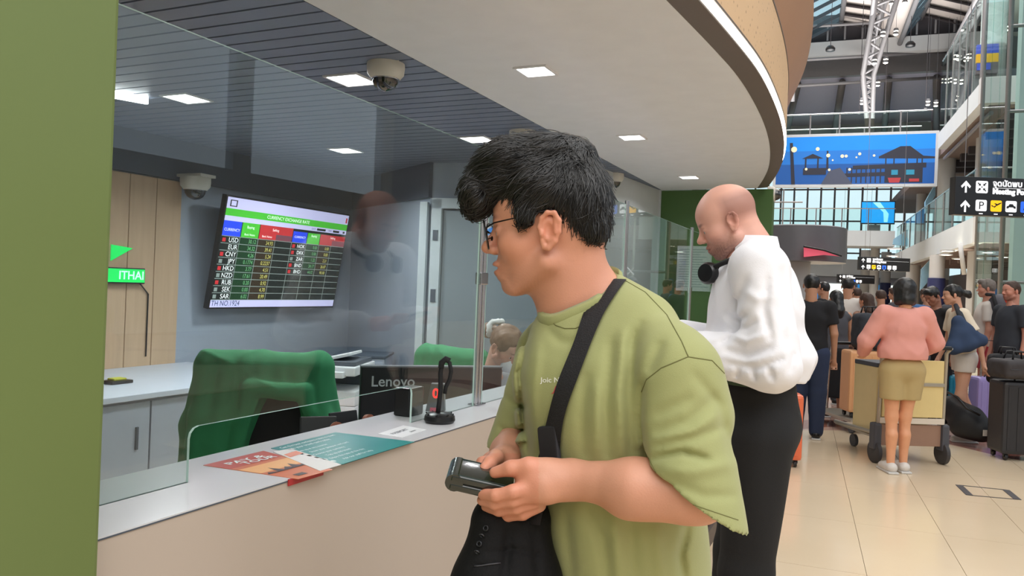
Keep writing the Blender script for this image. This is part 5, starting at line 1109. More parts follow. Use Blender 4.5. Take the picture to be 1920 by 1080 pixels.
# ================================================================== OTHER PEOPLE (generic figure; local frame faces +x, left = +y)
m_skin2 = m_skin
def cloth(name, c, **k): return mat(name, c, k.pop('rough', .85), bump=.1, bscale=300, **k)
def hair_mesh(L, style, root, m, hh):
    s = L.s
    if style in ('short', 'buzz'):
        t = 84 if style == 'short' else 79
        L.ell((-5, 0, 48), (t+11, t, t+2), 0); L.ell((-40, 0, 15), (52, 68, 62), 14)
        if style == 'short': L.ell((60, 0, 92), (44, 62, 34), 14)
        L.ell((100, 0, -14), (60, 90, 54), 6, 's'); L.ell((50, 0, -60), (60, 100, 56), 6, 's')
        for s_ in (-1, 1): L.ell((0, 92*s_, -4), (20, 24, 28), 4, 's')
        s.plane(L.pt((-60, 0, -34)), L.R @ np.array([.2, 0, -1.]), .004)
    elif style == 'bald_ring':
        L.ell((-6, 0, 40), (88, 77.5, 60), 0); L.ell((-4, 0, 110), (110, 110, 50), 5, 's'); L.ell((90, 0, 0), (90, 110, 90), 5, 's')
        for s_ in (-1, 1): L.ell((0, 92*s_, -4), (22, 26, 30), 4, 's')
        s.plane(L.pt((-60, 0, -22)), L.R @ np.array([.1, 0, -1.]), .004)
    elif style == 'bob':
        L.ell((-8, 0, 46), (102, 90, 88), 0); L.cone((-18, 0, 20), (-30, 0, -62), 86, 80, 30); 
        for s_ in (-1, 1): L.cone((-6, 52*s_, 30), (-10, 56*s_, -84), 42, 38, 20)
        L.ell((98, 0, -30), (60, 60, 80), 10, 's'); L.ell((0, 0, -150), (90, 60, 45), 8, 's'); s.plane(L.pt((-30, 0, -122)), L.R @ np.array([0, 0, -1.]), .01)
    elif style == 'long':
        L.ell((-8, 0, 46), (100, 86, 88), 0); L.chain_ = None; L.cone((-45, 0, 20), (-80, 0, -150), 76, 80, 30); L.cone((-80, 0, -150), (-85, 0, -hh), 80, 45, 30)
        L.ell((98, 0, -30), (64, 66, 84), 10, 's')
    elif style == 'bun':
        L.ell((-6, 0, 46), (96, 82, 84), 0); L.ell((-50, 0, 25), (46, 62, 60), 12); L.ell((102, 0, -14), (62, 90, 60), 6, 's'); L.ell((40, 0, -62), (60, 100, 60), 6, 's')
        for s_ in (-1, 1): L.ell((0, 92*s_, -4), (20, 24, 28), 4, 's')
        L.cone((-88, 0, 30), (-150, 0, 10), 34, 42, 12); L.cone((-150, 0, 10), (-165, 0, -20), 40, 24, 10)
    elif style == 'cap':
        L.ell((-5, 0, 52), (98, 84, 80), 0); L.ell((70, 0, -50), (150, 120, 88), 4, 's'); L.cone((80, -30, 62), (80, 30, 62), 9, 9, 6); L.cone((120, -20, 54), (120, 20, 54), 8, 8, 14)
    s.disp(lambda p: .004*snoise(p, 70, 11)+.002*snoise(p, 190, 3))
    V, F = s.mesh(); o = np_mesh('hair', V, F, m, root); return o, V, F
def person(label, pos, heading, H=1.72, skin=(200, 150, 125), hair=('short', None), top=None, bottom=None, shoes=None, arms=None, legs=None, head=(0, 0, 0), lean=0, sh=.19, hip=.09, girth=1.0, res=.011, beard=0, bald=0, group=None, fem=False, extra=None, sit=0, headres=.006, glasses=False, ho=(0, 0)):
    root = empty('person', pos, label, 'person', group, heading); k = H/1.75
    z = lambda v: (v-sit)*k
    ln = lambda zz: lean*max(0, zz-.95)     # forward lean
    C = lambda x, y, zz: ((x+ln(zz))*k, y*k, z(zz))
    pel = C(0, 0, .95); che = C(0, 0, 1.27); nk = C(-.01, 0, 1.46)
    hc = Vector(C(.012+ho[0], 0, 1.617+ho[1]))
    MH = Matrix.Translation(hc) @ Matrix.Rotation(head[0], 4, 'Z') @ Matrix.Rotation(head[1], 4, 'Y')
    if head[1]: MH = Matrix.Translation(hc+Vector((math.sin(head[1])*.05*k, 0, -.01))) @ Matrix.Rotation(head[0], 4, 'Z') @ Matrix.Rotation(head[1], 4, 'Y')
    A = {}
    for s_, key in ((1, 'L'), (-1, 'R')):
        S_ = C(0, sh*s_, 1.405); e, w = (arms or {}).get(key, ((.0, (sh+.05)*s_, 1.12), (.06, (sh+.06)*s_, .88)))
        A[key] = (S_, C(*e), C(*w))
    Lg = {}
    for s_, key in ((1, 'L'), (-1, 'R')):
        kn, an = (legs or {}).get(key, ((.01, .10*s_, .50), (-.02, .10*s_, .085))); Lg[key] = ((0, hip*s_*k, z(.90)), (kn[0]*k, kn[1]*k, kn[2]*k if not sit else kn[2]*k), (an[0]*k, an[1]*k, an[2]*k))
    # body
    allp = [pel, nk]+[p_ for v in A.values() for p_ in v]+[p_ for v in Lg.values() for p_ in v]
    lo = np.min(allp, 0)-.14; hi = np.max(allp, 0)+.14; lo[2] = max(lo[2], -.01); s = SDF(lo, hi, res); g = girth
    s.ell(pel, np.array((.095*g, .15*g if not fem else .165*g, .12))*k, None, .03); s.ell(che, np.array((.10*g, .155*g if not fem else .135*g, .20))*k, None, .05*k); s.ell(C(.01, 0, 1.1), np.array((.09*g, .13*g, .16))*k, None, .05*k)
    s.cone(C(0, -sh*.8, 1.40), C(0, sh*.8, 1.40), .055*k, .055*k, .04*k); s.cone(C(-.005, 0, 1.40), C(.0+ho[0]*.8, 0, 1.50+ho[1]), .062*k if not fem else .052*k, .054*k if not fem else .045*k, .03*k)
    for key in 'LR':
        S_, E, Wr = A[key]; f_ = 1 if not fem else .84; s.chain([S_, E, Wr], [.052*k*f_, .040*k*f_, .027*k*f_], .02*k)
        d = np.array(Wr)-np.array(E); d = d/np.linalg.norm(d); h0 = np.array(Wr); sd = np.cross(d, (1., 0, 0)) if abs(d[0]) < .8 else np.array((0., 1, 0)); sd /= max(1e-6, np.linalg.norm(sd)); nn = np.cross(d, sd)
        s.cone(h0, h0+d*.075*k, .026*k, .028*k, .01)
        for i in range(4):
            b = h0+d*.08*k+sd*(i-1.5)*.019*k; s.chain([b, b+d*.035*k+nn*.008*k, b+d*.055*k+nn*.028*k], [.0095*k]*3, .003)
        b = h0+d*.03*k-sd*.03*k; s.chain([b, b+d*.03*k-sd*.02*k+nn*.01, b+d*.055*k-sd*.018*k+nn*.02], [.011*k]*3, .004)
        h_, kn, an = Lg[key]; s.chain([h_, kn, an], [.082*k*(g if not sit else 1), .052*k, .034*k], .03*k)
        kk = np.array(kn)*.6+np.array(an)*.4; s.cone(kk+np.array((-.02*k, 0, 0)), kk+np.array((-.012*k, 0, -.08*k)), .045*k, .034*k, .03*k)
        yw = math.atan2(an[1], 1)*.3; s.cone((an[0]-.02*k, an[1], .04*k+an[2]-.085*k), (an[0]+.13*k, an[1]*1.06, .028*k+an[2]-.085*k), .034*k, .028*k, .02)
    V1, F1 = s.mesh(); V1 = relax(V1, F1, 1)
    s = SDF(np.array(tup(hc))-.16*k-np.array((0, 0, .03)), np.array(tup(hc))+.17*k, headres); L = Loc(s, MH, .001*k); head_prims(L, headres < .0045, .1)
    s.cone(tup(MH @ Vector((-.03*k, 0, -.04*k))), tuple(np.array(nk)-np.array((0, 0, .0))), (.056 if not fem else .046)*k, (.062 if not fem else .05)*k, .03*k); V2, F2 = s.mesh(); V2 = relax(V2, F2, 1, .4)
    C1 = np.tile(np.array(lin(skin)[:3]), (len(V1), 1)); C2 = head_tone(L.inv(V2), skin, beard, bald)
    body = np_mesh('body', np.concatenate([V1, V2]), np.concatenate([F1, F2+len(V1)]), m_skin, None, True, np.concatenate([C1, C2])); body.parent = root
    def sub(o): o.parent = root; return o
    if headres < .0045:
        for s_ in (-1, 1): sub(eyeball(MH, s_, None, m_irisb if bald else m_iris, .001*k))
    if hair[0] != 'none':
        hr = .006 if headres > .0045 else .004
        ext = .25 if hair[0] == 'long' else .0
        s = SDF(np.array(tup(hc))-np.array((.20+.05*(hair[0] == 'long'), .14, .15+ext*1.6))*k, np.array(tup(hc))+np.array((.18, .14, .19))*k, hr); L = Loc(s, MH, .001*k)
        o, _, _ = hair_mesh(L, hair[0], None, hair[1] or m_hairb, 330); sub(o)
    # top
    if top:
        kind, tm = top[0], top[1]; o = dict(loose=1.0, hem=.92, sleeve=None, sl_r=1.0, fold=.004); o.update(top[2] if len(top) > 2 else {})
        q = o['loose']; s = SDF(lo-.05, hi+.05, res*.9)
        s.ell(che, np.array((.118*g*q, .170*g*q if not fem else .150*g*q, .21))*k, None, .04*k); s.ell(C(.01, 0, 1.08), np.array((.118*g*q, .158*g*q, .20))*k, None, .05*k)
        s.ell(C(0, 0, o['hem']+.04), np.array((.122*g*q, .168*g*q, .16))*k, None, .05*k)
        s.cone(C(-.005, -sh*.86, 1.395), C(-.005, sh*.86, 1.395), .064*k*min(q, 1.12), .064*k*min(q, 1.12), .03*k)
        if o.get('bunch'): s.ell(C(.0, 0, o['hem']+.07), np.array((.145*g*q, .19*g*q, .085))*k, None, .03*k)
        s.plane(C(0, 0, o['hem']), (0, 0, -1), .006)
        sv = o['sleeve']
        if kind != 'tank':
            for key in 'LR':
                S_, E, Wr = [np.array(v) for v in A[key]]
                if kind == 'long': s.chain([S_, E, E*.12+Wr*.88], [.068*k*o['sl_r'], .058*k*o['sl_r'], .042*k*o['sl_r']], .025*k); s.cone(E*.1+Wr*.9, Wr, .036*k, .035*k, .01)
                else: m_ = S_*.35+E*.65; t_ = SDF(lo-.05, hi+.05, res*.9); t_.cone(S_, E, .066*k*o['sl_r'], .068*k*o['sl_r'], 0); t_.plane(m_, E-S_, 0); hh_ = np.clip(.5+.5*(s.d-t_.d)/.03, 0, 1); s.d = (s.d*(1-hh_)+t_.d*hh_-.03*hh_*(1-hh_)).astype(np.float32)
        s.cone(C(-.005, 0, 1.47), C(0, 0, 1.60), .066*k if not fem else .062*k, .07*k, .006, 's')
        if kind == 'tank': s.cone(C(.03, -sh*1.15, 1.42), C(-.03, -sh*1.2, 1.44), .07*k, .07*k, .02, 's'); s.cone(C(.03, sh*1.15, 1.42), C(-.03, sh*1.2, 1.44), .07*k, .07*k, .02, 's')
        fo = o['fold']; s.disp(lambda p: -fo*1.1*(1-np.abs(snoise(p*np.array((1, 1, .5)), 22, 5)))**3+fo*.35*snoise(p, 60, 8)+fo*.5*snoise(p*np.array((.5, 1, 1.2)), 34, 2))
        
        if o.get('post'): s.disp(lambda p: o['post'](root, p))
        V, F = s.mesh(); V = relax(V, F, 1); tp = sub(np_mesh('top', V, F, tm)); tp.name = {'long': 'shirt', 'tee': 'tee_shirt', 'tank': 'tank_top'}[kind]
    if bottom:
        kind, bm_ = bottom[0], bottom[1]; s = SDF(lo-.05, hi+.05, res*.9); w = bottom[2] if len(bottom) > 2 else 1.0
        s.ell(C(-.01, 0, .93), np.array((.122*g, .165*g if not fem else .18, .13))*k, None, .03*k); s.plane(C(0, 0, 1.04 if len(bottom) < 4 else bottom[3]), (0, 0, 1), .005)
        if len(bottom) > 3: s.ell(C(0, 0, 1.03), np.array((.118*g, .155*g, .14))*k, None, .03*k); s.plane(C(0, 0, bottom[3]), (0, 0, 1), .005)
        if kind == 'trousers':
            for key in 'LR': h_, kn, an = [np.array(v) for v in Lg[key]]; s.chain([h_, kn, an], [.102*k*w*g, .074*k*w, .060*k*w], .03*k); s.cone(kn, kn*.5+an*.5, .072*k*w, .066*k*w, .02)
        elif kind == 'shorts':
            for key in 'LR': h_, kn, an = [np.array(v) for v in Lg[key]]; e_ = h_*.3+kn*.7 if w >= 1 else h_*.6+kn*.4; s.chain([h_, e_], [.108*k, .100*k], .03*k); 
            s.plane((0, 0, (e_[2]+.03)), (0, 0, -1), .004)
        elif kind == 'skirt':
            s.cone(C(0, 0, .88), C(0, 0, .30), .15*k, .19*k, .05*k); s.plane((0, 0, .28*k), (0, 0, -1), .004)
        s.disp(lambda p: .003*snoise(p*np.array((1, 1, .4)), 34, 7)); V, F = s.mesh(); V = relax(V, F, 1); sub(np_mesh(kind, V, F, bm_))
    if shoes:
        for key in 'LR':
            an = np.array(Lg[key][2]); s = SDF(an+np.array((-.10, -.09, -.12)), an+np.array((.22, .09, .08)), .008); zz = an[2]-.085*k
            s.chain([(an[0]-.03*k, an[1], zz+.05*k), (an[0]+.06*k, an[1], zz+.046*k), (an[0]+.155*k, an[1]*1.08, zz+.034*k)], [.046*k, .046*k, .037*k], .02); s.cone(tuple(an-np.array((0, 0, .03))), tuple(an-np.array((0, 0, .045))), .042*k, .044*k, .01)
            s.plane((0, 0, zz+.003), (0, 0, -1)); V, F = s.mesh(); sub(np_mesh('shoe', V, F, shoes)); sub(MB().box(an[0]-.08*k, an[0]+.19*k, an[1]*1.03-.044, an[1]*1.03+.044, zz, zz+.018, None, .008).build('sole', mat('sole_white', (205, 203, 200), .6), None))
    return root, MH, A, k
def head_to(dx, dy): return math.atan2(dy, dx)
def dirpx(a):      # heading angle for someone facing a given way: a=0 to the right of the picture, 90 deg away from the camera
    return TH+math.radians(a)
def gp(px, d): p_ = P(px, 560, d); return Vector((p_.x, p_.y, 0))
# ---- bald man in the white shirt
m_shirt = cloth('shirt_white', (238, 238, 244), var=.03, sheen=.1, sss=0); m_trb = cloth('trousers_jet', (20, 20, 22)); m_shb = mat('shoe_black', (18, 18, 20), .35)
pb = gp(1428, 2.62)
m_tan = m_skin
_bf = crease_fn([([(1362, 590), (1385, 602), (1400, 590)], 7, .016), ([(1355, 655), (1400, 668), (1450, 650)], 8, .014), ([(1365, 625), (1400, 640), (1440, 625)], 7, -.010), ([(1360, 680), (1420, 690), (1470, 672)], 7, .012), ([(1465, 500), (1470, 560), (1466, 640)], 8, .010),
 ([(1440, 520), (1432, 580), (1446, 640)], 8, .012), ([(1400, 520), (1385, 560), (1376, 590)], 8, .010), ([(1380, 620), (1362, 640), (1345, 645)], 6, .010), ([(1490, 660), (1480, 700)], 7, .008), ([(1410, 690), (1415, 712)], 5, .010), ([(1440, 690), (1450, 712)], 6, .012), ([(1385, 690), (1380, 710)], 5, .010), ([(1420, 600), (1400, 615), (1380, 612)], 7, .010), ([(1395, 545), (1420, 560), (1440, 556)], 8, -.006)])
def bald_folds(root, p):
    M_ = Matrix.Translation(pb) @ Matrix.Rotation(dirpx(166), 4, 'Z'); R_ = np.array([list(r_) for r_ in M_.to_3x3()]); return _bf(p @ R_.T+np.array(tup(pb)))
bm, MHb, Ab, kb = person('tall bald man in a loose white shirt and black trousers at the counter', pb, dirpx(166), 1.91, (222, 168, 150), ('none', None), ('long', m_shirt, dict(loose=1.20, hem=1.08, sl_r=1.22, bunch=1, fold=.006, post=bald_folds)), ('trousers', m_trb, 1.02, 1.10), m_shb,
    arms={'L': ((-.03, .27, 1.14), (.24, .17, 1.17)), 'R': ((-.03, -.27, 1.14), (.26, -.10, 1.19))}, head=(math.radians(4), math.radians(24), 0), sh=.205, girth=1.0, res=.007, beard=1, bald=.9, headres=.0035, lean=.06, ho=(.035, -.055), legs={'L': ((.02, .11, .50), (-.02, .12, .085)), 'R': ((.03, -.11, .50), (.06, -.12, .085))})
Rb_ = bm.matrix_basis
hp_ = empty('headphones', Rb_ @ Vector((.06, 0, 1.58)), 'black over-ear headphones resting round the bald man\'s neck', 'headphones')
Rm = Matrix.Translation(pb) @ Matrix.Rotation(dirpx(166), 4, 'Z')
zc_ = 1.475*kb; pts = []
for a in np.linspace(math.radians(38), math.radians(322), 22): pts.append(Rm @ Vector((.085+.108*math.cos(a)*1.1, .108*math.sin(a), 1.575+.055*(-math.cos(a)))))
MB().tube(pts, .0085, 8).build('headband', m_blackm, hp_, True)
for s_, pt in ((1, pts[0]), (-1, pts[-1])):
    T = Matrix.Translation(pt+Vector((0, 0, -.012))) @ Matrix.Rotation(dirpx(166)+math.radians(52*s_), 4, 'Z') @ Matrix.Rotation(math.radians(90), 4, 'Y') @ Matrix.Rotation(math.radians(0), 4, 'X')
    MB().lathe([(0, -.018), (.028, -.018), (.037, -.008), (.037, .006), (.030, .018), (0, .02)], (0, 0, 0), 24, T).build('ear_cup', m_black, hp_, True, 50)
# belt and pocket details
bl_t = mat('belt_green', (58, 76, 52), .7, scale=30, var=.4); bm_b = MB().lathe([(.118*kb, 1.06*kb), (.119*kb, 1.105*kb)], (0, 0, 0), 32, Matrix.Translation((.015, 0, 0)) @ Matrix.Diagonal((1, 1.35, 1, 1))).build('waistband', bl_t, None, True); bm_b.parent = bm
cl_ = MB()
for z_0 in (1.49,): cl_.lathe([(.082*kb, 1.435*kb), (.078*kb, 1.47*kb), (.067*kb, 1.512*kb), (.061*kb, 1.508*kb), (.066*kb, 1.45*kb)], (.030, 0, 0), 28, Matrix.Identity(4), math.radians(40), math.radians(320))
co = cl_.build('collar', m_shirt, None, True); co.parent = bm
# phone in his hands
hL = Rm @ Vector(Ab['L'][2]); hR = Rm @ Vector(Ab['R'][2]); c = (hL+hR)/2+(Rm.to_3x3() @ Vector((.085, 0, .02)))
ph = MB().box(-.075, .075, -.035, .035, -.005, .005, frame(c, Rm.to_3x3() @ Vector((1, 0, .35))), .004).build('mobile_phone', mat('phone_grey', (52, 52, 58), .2)); tag(ph, 'dark mobile phone in the bald man\'s hands', 'phone')
# ================================================================== THE CROWD, ITS LUGGAGE AND TROLLEYS
sk_a = (206, 156, 130); sk_b = (188, 138, 110)
m_hd = m_hairb; m_hbr = mat('hair_brown', (66, 46, 36), .6, var=.3, scale=30); m_hgr = mat('hair_grey', (112, 104, 98), .7, var=.25, scale=40)
m_wsh = mat('trainer_white', (214, 208, 202), .6)
m_pink = cloth('pink_top', (222, 154, 142)); m_khaki = cloth('khaki_shorts', (180, 158, 110)); m_jeans = cloth('denim_blue', (38, 50, 78)); m_blk = cloth('cloth_black', (24, 24, 28)); m_gtop = cloth('cloth_grey', (78, 78, 84))
m_wt = cloth('cloth_cream', (216, 208, 200)); m_char = cloth('cloth_charcoal', (48, 52, 60)); m_red = cloth('cloth_crimson', (176, 62, 74)); m_blue = cloth('cloth_blue', (70, 110, 160))
def plaidmat():
    m = bpy.data.materials.new('plaid_brown'); m.use_nodes = True; N = m.node_tree.nodes; L = m.node_tree.links; b = N['Principled BSDF']; b.inputs['Roughness'].default_value = .85
    tc = N.new('ShaderNodeTexCoord'); w1 = N.new('ShaderNodeTexWave'); w1.inputs['Scale'].default_value = 5; w1.bands_direction = 'Z'; w2 = N.new('ShaderNodeTexWave'); w2.inputs['Scale'].default_value = 5; w2.bands_direction = 'Y'
    L.new(tc.outputs['Object'], w1.inputs[0]); L.new(tc.outputs['Object'], w2.inputs[0]); ad = N.new('ShaderNodeMath'); ad.operation = 'ADD'; L.new(w1.outputs['Fac'], ad.inputs[0]); L.new(w2.outputs['Fac'], ad.inputs[1])
    cr = N.new('ShaderNodeValToRGB'); cr.color_ramp.elements[0].color = lin((58, 40, 36)); cr.color_ramp.elements[1].color = lin((170, 130, 110)); cr.color_ramp.elements[1].position = 1.0; hf = N.new('ShaderNodeMath'); hf.operation = 'MULTIPLY'; hf.inputs[1].default_value = .5
    L.new(ad.outputs[0], hf.inputs[0]); L.new(hf.outputs[0], cr.inputs[0]); L.new(cr.outputs[0], b.inputs['Base Color']); return m
AW = dirpx(90)
# woman in pink pushing the trolley
person('woman with a black bob in a pink top and khaki shorts pushing a luggage trolley', gp(1697, 6.55), AW-.05, 1.665, (222, 160, 122), ('bob', m_hd), ('long', m_pink, dict(loose=1.22, hem=1.015, sl_r=1.25, fold=.006)), ('shorts', m_khaki, 1), m_wsh,
    arms={'L': ((.05, .30, 1.16), (.24, .25, 1.04)), 'R': ((.05, -.30, 1.16), (.24, -.25, 1.04))}, head=(.0, .12, 0), sh=.17, fem=True, girth=1.0, legs={'L': ((.01, .07, .50), (-.02, .075, .085)), 'R': ((.04, -.06, .50), (.03, -.055, .085))})
# others in the queue, nearest first
person('person in black top and dark blue jeans standing behind the bald man\'s shoulder', gp(1521, 8.0), dirpx(70), 1.70, sk_b, ('short', m_hd), ('tee', m_blk, dict(loose=1.1)), ('trousers', m_jeans, 1.2), m_shb, group=None, res=.013)
person('woman with long dark hair in a grey sleeveless top and long black skirt', gp(1568, 9.5), dirpx(95), 1.56, sk_b, ('long', m_hd), ('tank', m_gtop, dict(loose=1.15)), ('skirt', m_blk), mat('sandal_brown', (70, 46, 40), .6), fem=True, res=.013, arms={'R': ((.02, -.24, 1.12), (.10, -.22, .90)), 'L': ((.02, .24, 1.12), (.1, .22, .9))})
person('man with dark hair in a white tee seen from behind left of the plaid shirt', gp(1589, 10.6), dirpx(60), 1.75, sk_b, ('short', m_hd), ('tee', m_wt, dict(loose=1.1)), ('trousers', m_char, 1.1), m_shb, res=.014)
person('woman with brown hair in a brown plaid shirt', gp(1625, 10.2), dirpx(120), 1.55, sk_b, ('long', m_hbr), ('long', plaidmat(), dict(loose=1.1)), ('trousers', m_blk, 1.1), m_shb, fem=True, res=.014)
person('dark haired man in a black tee looking down, right of the pink top', gp(1764, 9.3), dirpx(200), 1.66, (160, 112, 92), ('short', m_hd), ('tee', m_blk, dict(loose=1.1)), ('trousers', m_blk, 1.1), m_shb, res=.013, lean=.15, head=(0, .5, 0), headres=.0055)
w9 = gp(1812, 8.2)
person('woman with a black bun, cream top and short white shorts', w9, dirpx(165), 1.67, sk_a, ('bun', m_hd), ('tee', cloth('cloth_ivory', (226, 212, 190)), dict(loose=1.0, hem=.97)), ('shorts', m_wt, .8), m_wsh, fem=True, res=.012, lean=.18,
    arms={'L': ((-.10, .26, 1.12), (-.12, .26, .88)), 'R': ((.08, -.24, 1.10), (.2, -.2, .90))}, headres=.0055, head=(0, .1, 0), legs={'L': ((.05, .10, .5), (-.06, .10, .085)), 'R': ((-.02, -.09, .5), (-.22, -.09, .085))})
m10 = gp(1852, 9.7)
person('grey haired man with glasses in a cream tee and red shorts wearing a backpack', m10, dirpx(155), 1.78, (196, 140, 118), ('short', m_hgr), ('tee', m_wt, dict(loose=1.2)), ('shorts', m_red, 1), m_shb, res=.013, headres=.0055)
person('bearded man with short brown hair in a dark grey tee at the right edge', gp(1898, 8.8), dirpx(185), 1.74, (200, 140, 120), ('buzz', m_hbr), ('tee', m_char, dict(loose=1.15)), ('trousers', m_blk, 1.1), m_shb, res=.013, beard=1, headres=.0055)
for px, d_, h_, tm, lb in [(1652, 12.0, 1.62, m_blk, 'distant person in black behind the left side of the pink top'), (1738, 12.5, 1.68, m_blue, 'distant person in a blue top beyond the pink top woman'), (1606, 13.5, 1.66, m_char, 'distant person in charcoal beyond the plaid shirt'), (1678, 14, 1.7, m_gtop, 'distant person in grey near the hanging sign'), (1545, 12.5, 1.72, m_blk, 'distant tall person in black beyond the grey sleeveless top'), (1782, 13, 1.7, m_gtop, 'distant person in grey beyond the bun hair woman')]:
    person(lb, gp(px, d_), dirpx(80+(px % 7)*12), h_, sk_b, ('short', m_hd if px % 2 else m_hbr), ('tee', tm, dict(loose=1.1)), ('trousers', m_blk, 1.1), m_shb, res=.017, headres=.009)
# bags worn or carried
R9 = Matrix.Translation(w9) @ Matrix.Rotation(dirpx(165), 4, 'Z')
hb_ = empty('hobo_bag', R9 @ Vector((-.05, .25, .95)), 'big dark blue shoulder bag carried by the woman with the bun', 'bag'); s = SDF(tup(P(1815, 625, 8.0)-Vector((.4, .4, .45))), tup(P(1815, 625, 8.0)+Vector((.4, .4, .4))), .012)
s.chain([tup(P(1788, 652, 7.95)), tup(P(1838, 640, 7.95))], [.075, .06], .04); s.chain([tup(P(1796, 602, 7.97)), tup(P(1789, 650, 7.95))], [.05, .07], .04); s.chain([tup(P(1796, 602, 7.97)), tup(P(1838, 636, 7.95))], [.05, .055], .04); s.chain([tup(P(1805, 625, 7.95)), tup(P(1812, 642, 7.95))], [.07, .08], .05); s.disp(lambda p: .008*snoise(p, 26, 3)); V, F = s.mesh(); m_navy = cloth('bag_blue', (48, 66, 96)); np_mesh('bag_body', relax(V, F), F, m_navy, hb_)
MB().tube([P(1792, 572, 8.15), P(1800, 590, 8.0), P(1808, 610, 7.95), P(1822, 632, 7.95)], [.022, .032, .035, .04], 8).build('strap', m_char, hb_, True)
bp = empty('backpack', P(1885, 590, 9.5), 'grey and orange-red backpack on the back of the grey haired man', 'backpack'); 
def blob(c, r, m, name, parent, k=.05, amp=.006, h=.011, rot=None, flat=None):
    s = SDF(np.array(tup(c))-np.array(r).max()*1.5, np.array(tup(c))+np.array(r).max()*1.5, h); R = np.array([tup(CR), tup(fw), tup(CU)]).T
    a, b_, c_ = r; e = min(a, b_, c_)
    for i in (-1, 1):
        for j in (-1, 1): s.cone(tup(Vector(c)+CR*i*(a-e)+CU*j*(c_-e)), tup(Vector(c)-CR*i*(a-e)*.0+CU*j*(c_-e)), e, e, k)
    s.ell(tup(c), (a, b_, c_), R, k); s.disp(lambda p: amp*snoise(p, 24, 3)); V, F = s.mesh(); V = relax(V, F, 1); return np_mesh(name, V, F, m, parent)
blob(P(1878, 592, 9.5), (.15, .13, .25), mat('pack_grey', (82, 80, 88), .7), 'main_compartment', bp); blob(P(1895, 586, 9.4), (.075, .10, .23), mat('pack_red', (226, 72, 48), .6), 'front_pocket', bp); blob(P(1893, 625, 9.35), (.09, .09, .10), mat('pack_teal', (36, 58, 66), .7), 'lower_pocket', bp)
MB().tube([P(1850, 552, 9.6), P(1862, 553, 9.45), P(1868, 575, 9.35), P(1866, 620, 9.35)], .022, 8).build('shoulder_strap', m_blk, bp, True)
# suitcases
def suitcase(loc, ang, w, dp, h, m, label, wheels=True, ribs=5, handle=False, tilt=0, mark=None):
    e = empty('suitcase', loc, label, 'suitcase', None, ang); T = Matrix.Rotation(tilt, 4, 'Y')
    def a(g, n, mm, sm=False): o = g.build(n, mm, None, sm, 50); o.parent = e; return o
    a(MB().box(-dp/2, dp/2, -w/2, w/2, .06, h, T, .03), 'shell', m)
    for i in range(ribs):
        y = -w/2+.05+(w-.1)*i/max(1, ribs-1); a(MB().box(-dp/2-.005, -dp/2+.002, y-.012, y+.012, .10, h-.05, T, .003), 'rib', m); a(MB().box(dp/2-.002, dp/2+.005, y-.012, y+.012, .10, h-.05, T, .003), 'rib', m)
    for i in (-1, 1):
        for j in (-1, 1):
            a(MB().lathe([(0, -.012), (.028, -.012), (.03, 0), (.028, .012), (0, .012)], (0, 0, 0), 14, T @ Matrix.Translation((i*(dp/2-.04), j*(w/2-.05), .03)) @ Matrix.Rotation(math.pi/2, 4, 'X')), 'wheel', m_black); a(MB().box(i*(dp/2-.04)-.012, i*(dp/2-.04)+.012, j*(w/2-.05)-.02, j*(w/2-.05)+.02, .035, .065, T), 'wheel_fork', m_black)
    a(MB().tube([T @ Vector(v) for v in ((0, -.06, h), (0, -.05, h+.025), (0, .05, h+.025), (0, .06, h))], .009, 8), 'carry_handle', m_black, True)
    if handle: a(MB().tube([T @ Vector(v) for v in ((0, -.1, h), (0, -.1, h+.42), (0, .1, h+.42), (0, .1, h))], .011, 8), 'pull_handle', m_chrome, True)
    if mark: t = MB(); text(t, mark, .1, T @ Matrix.Translation((-dp/2-.007, 0, h*.42)) @ Matrix(((0, 0, -1, 0), (-1, 0, 0, 0), (0, 1, 0, 0), (0, 0, 0, 1))), .001); a(t, 'logo_lettering', m_chrome)
    return e
suitcase(gp(1470, 6.7), dirpx(80), .36, .24, .62, mat('case_orange', (226, 112, 74), .4), 'bright orange suitcase standing behind the bald man\'s legs')
suitcase(gp(1620, 8.6)+Vector((0, 0, .15)), dirpx(90), .36, .26, .74, mat('case_peach', (226, 168, 120), .4), 'peach coloured suitcase upright left of the luggage trolley')
suitcase(gp(1862, 8.9), dirpx(85), .36, .24, .62, mat('case_lilac', (158, 146, 206), .4), 'lilac suitcase with raised handle beside the black duffel', handle=True)
suitcase(gp(1921, 7.35), dirpx(84), .44, .30, .74, mat('case_black', (44, 44, 48), .4), 'big black hard suitcase with a pale letter at the right edge', mark='C')
suitcase(gp(1797, 9.2), dirpx(88), .22, .2, .60, mat('case_teal', (20, 120, 150), .4), 'teal suitcase seen between the legs of the woman with the bun')
RC = np.array([tup(rt0), tup(Vector((fw.x, fw.y, 0)).normalized()), (0, 0, 1)]).T
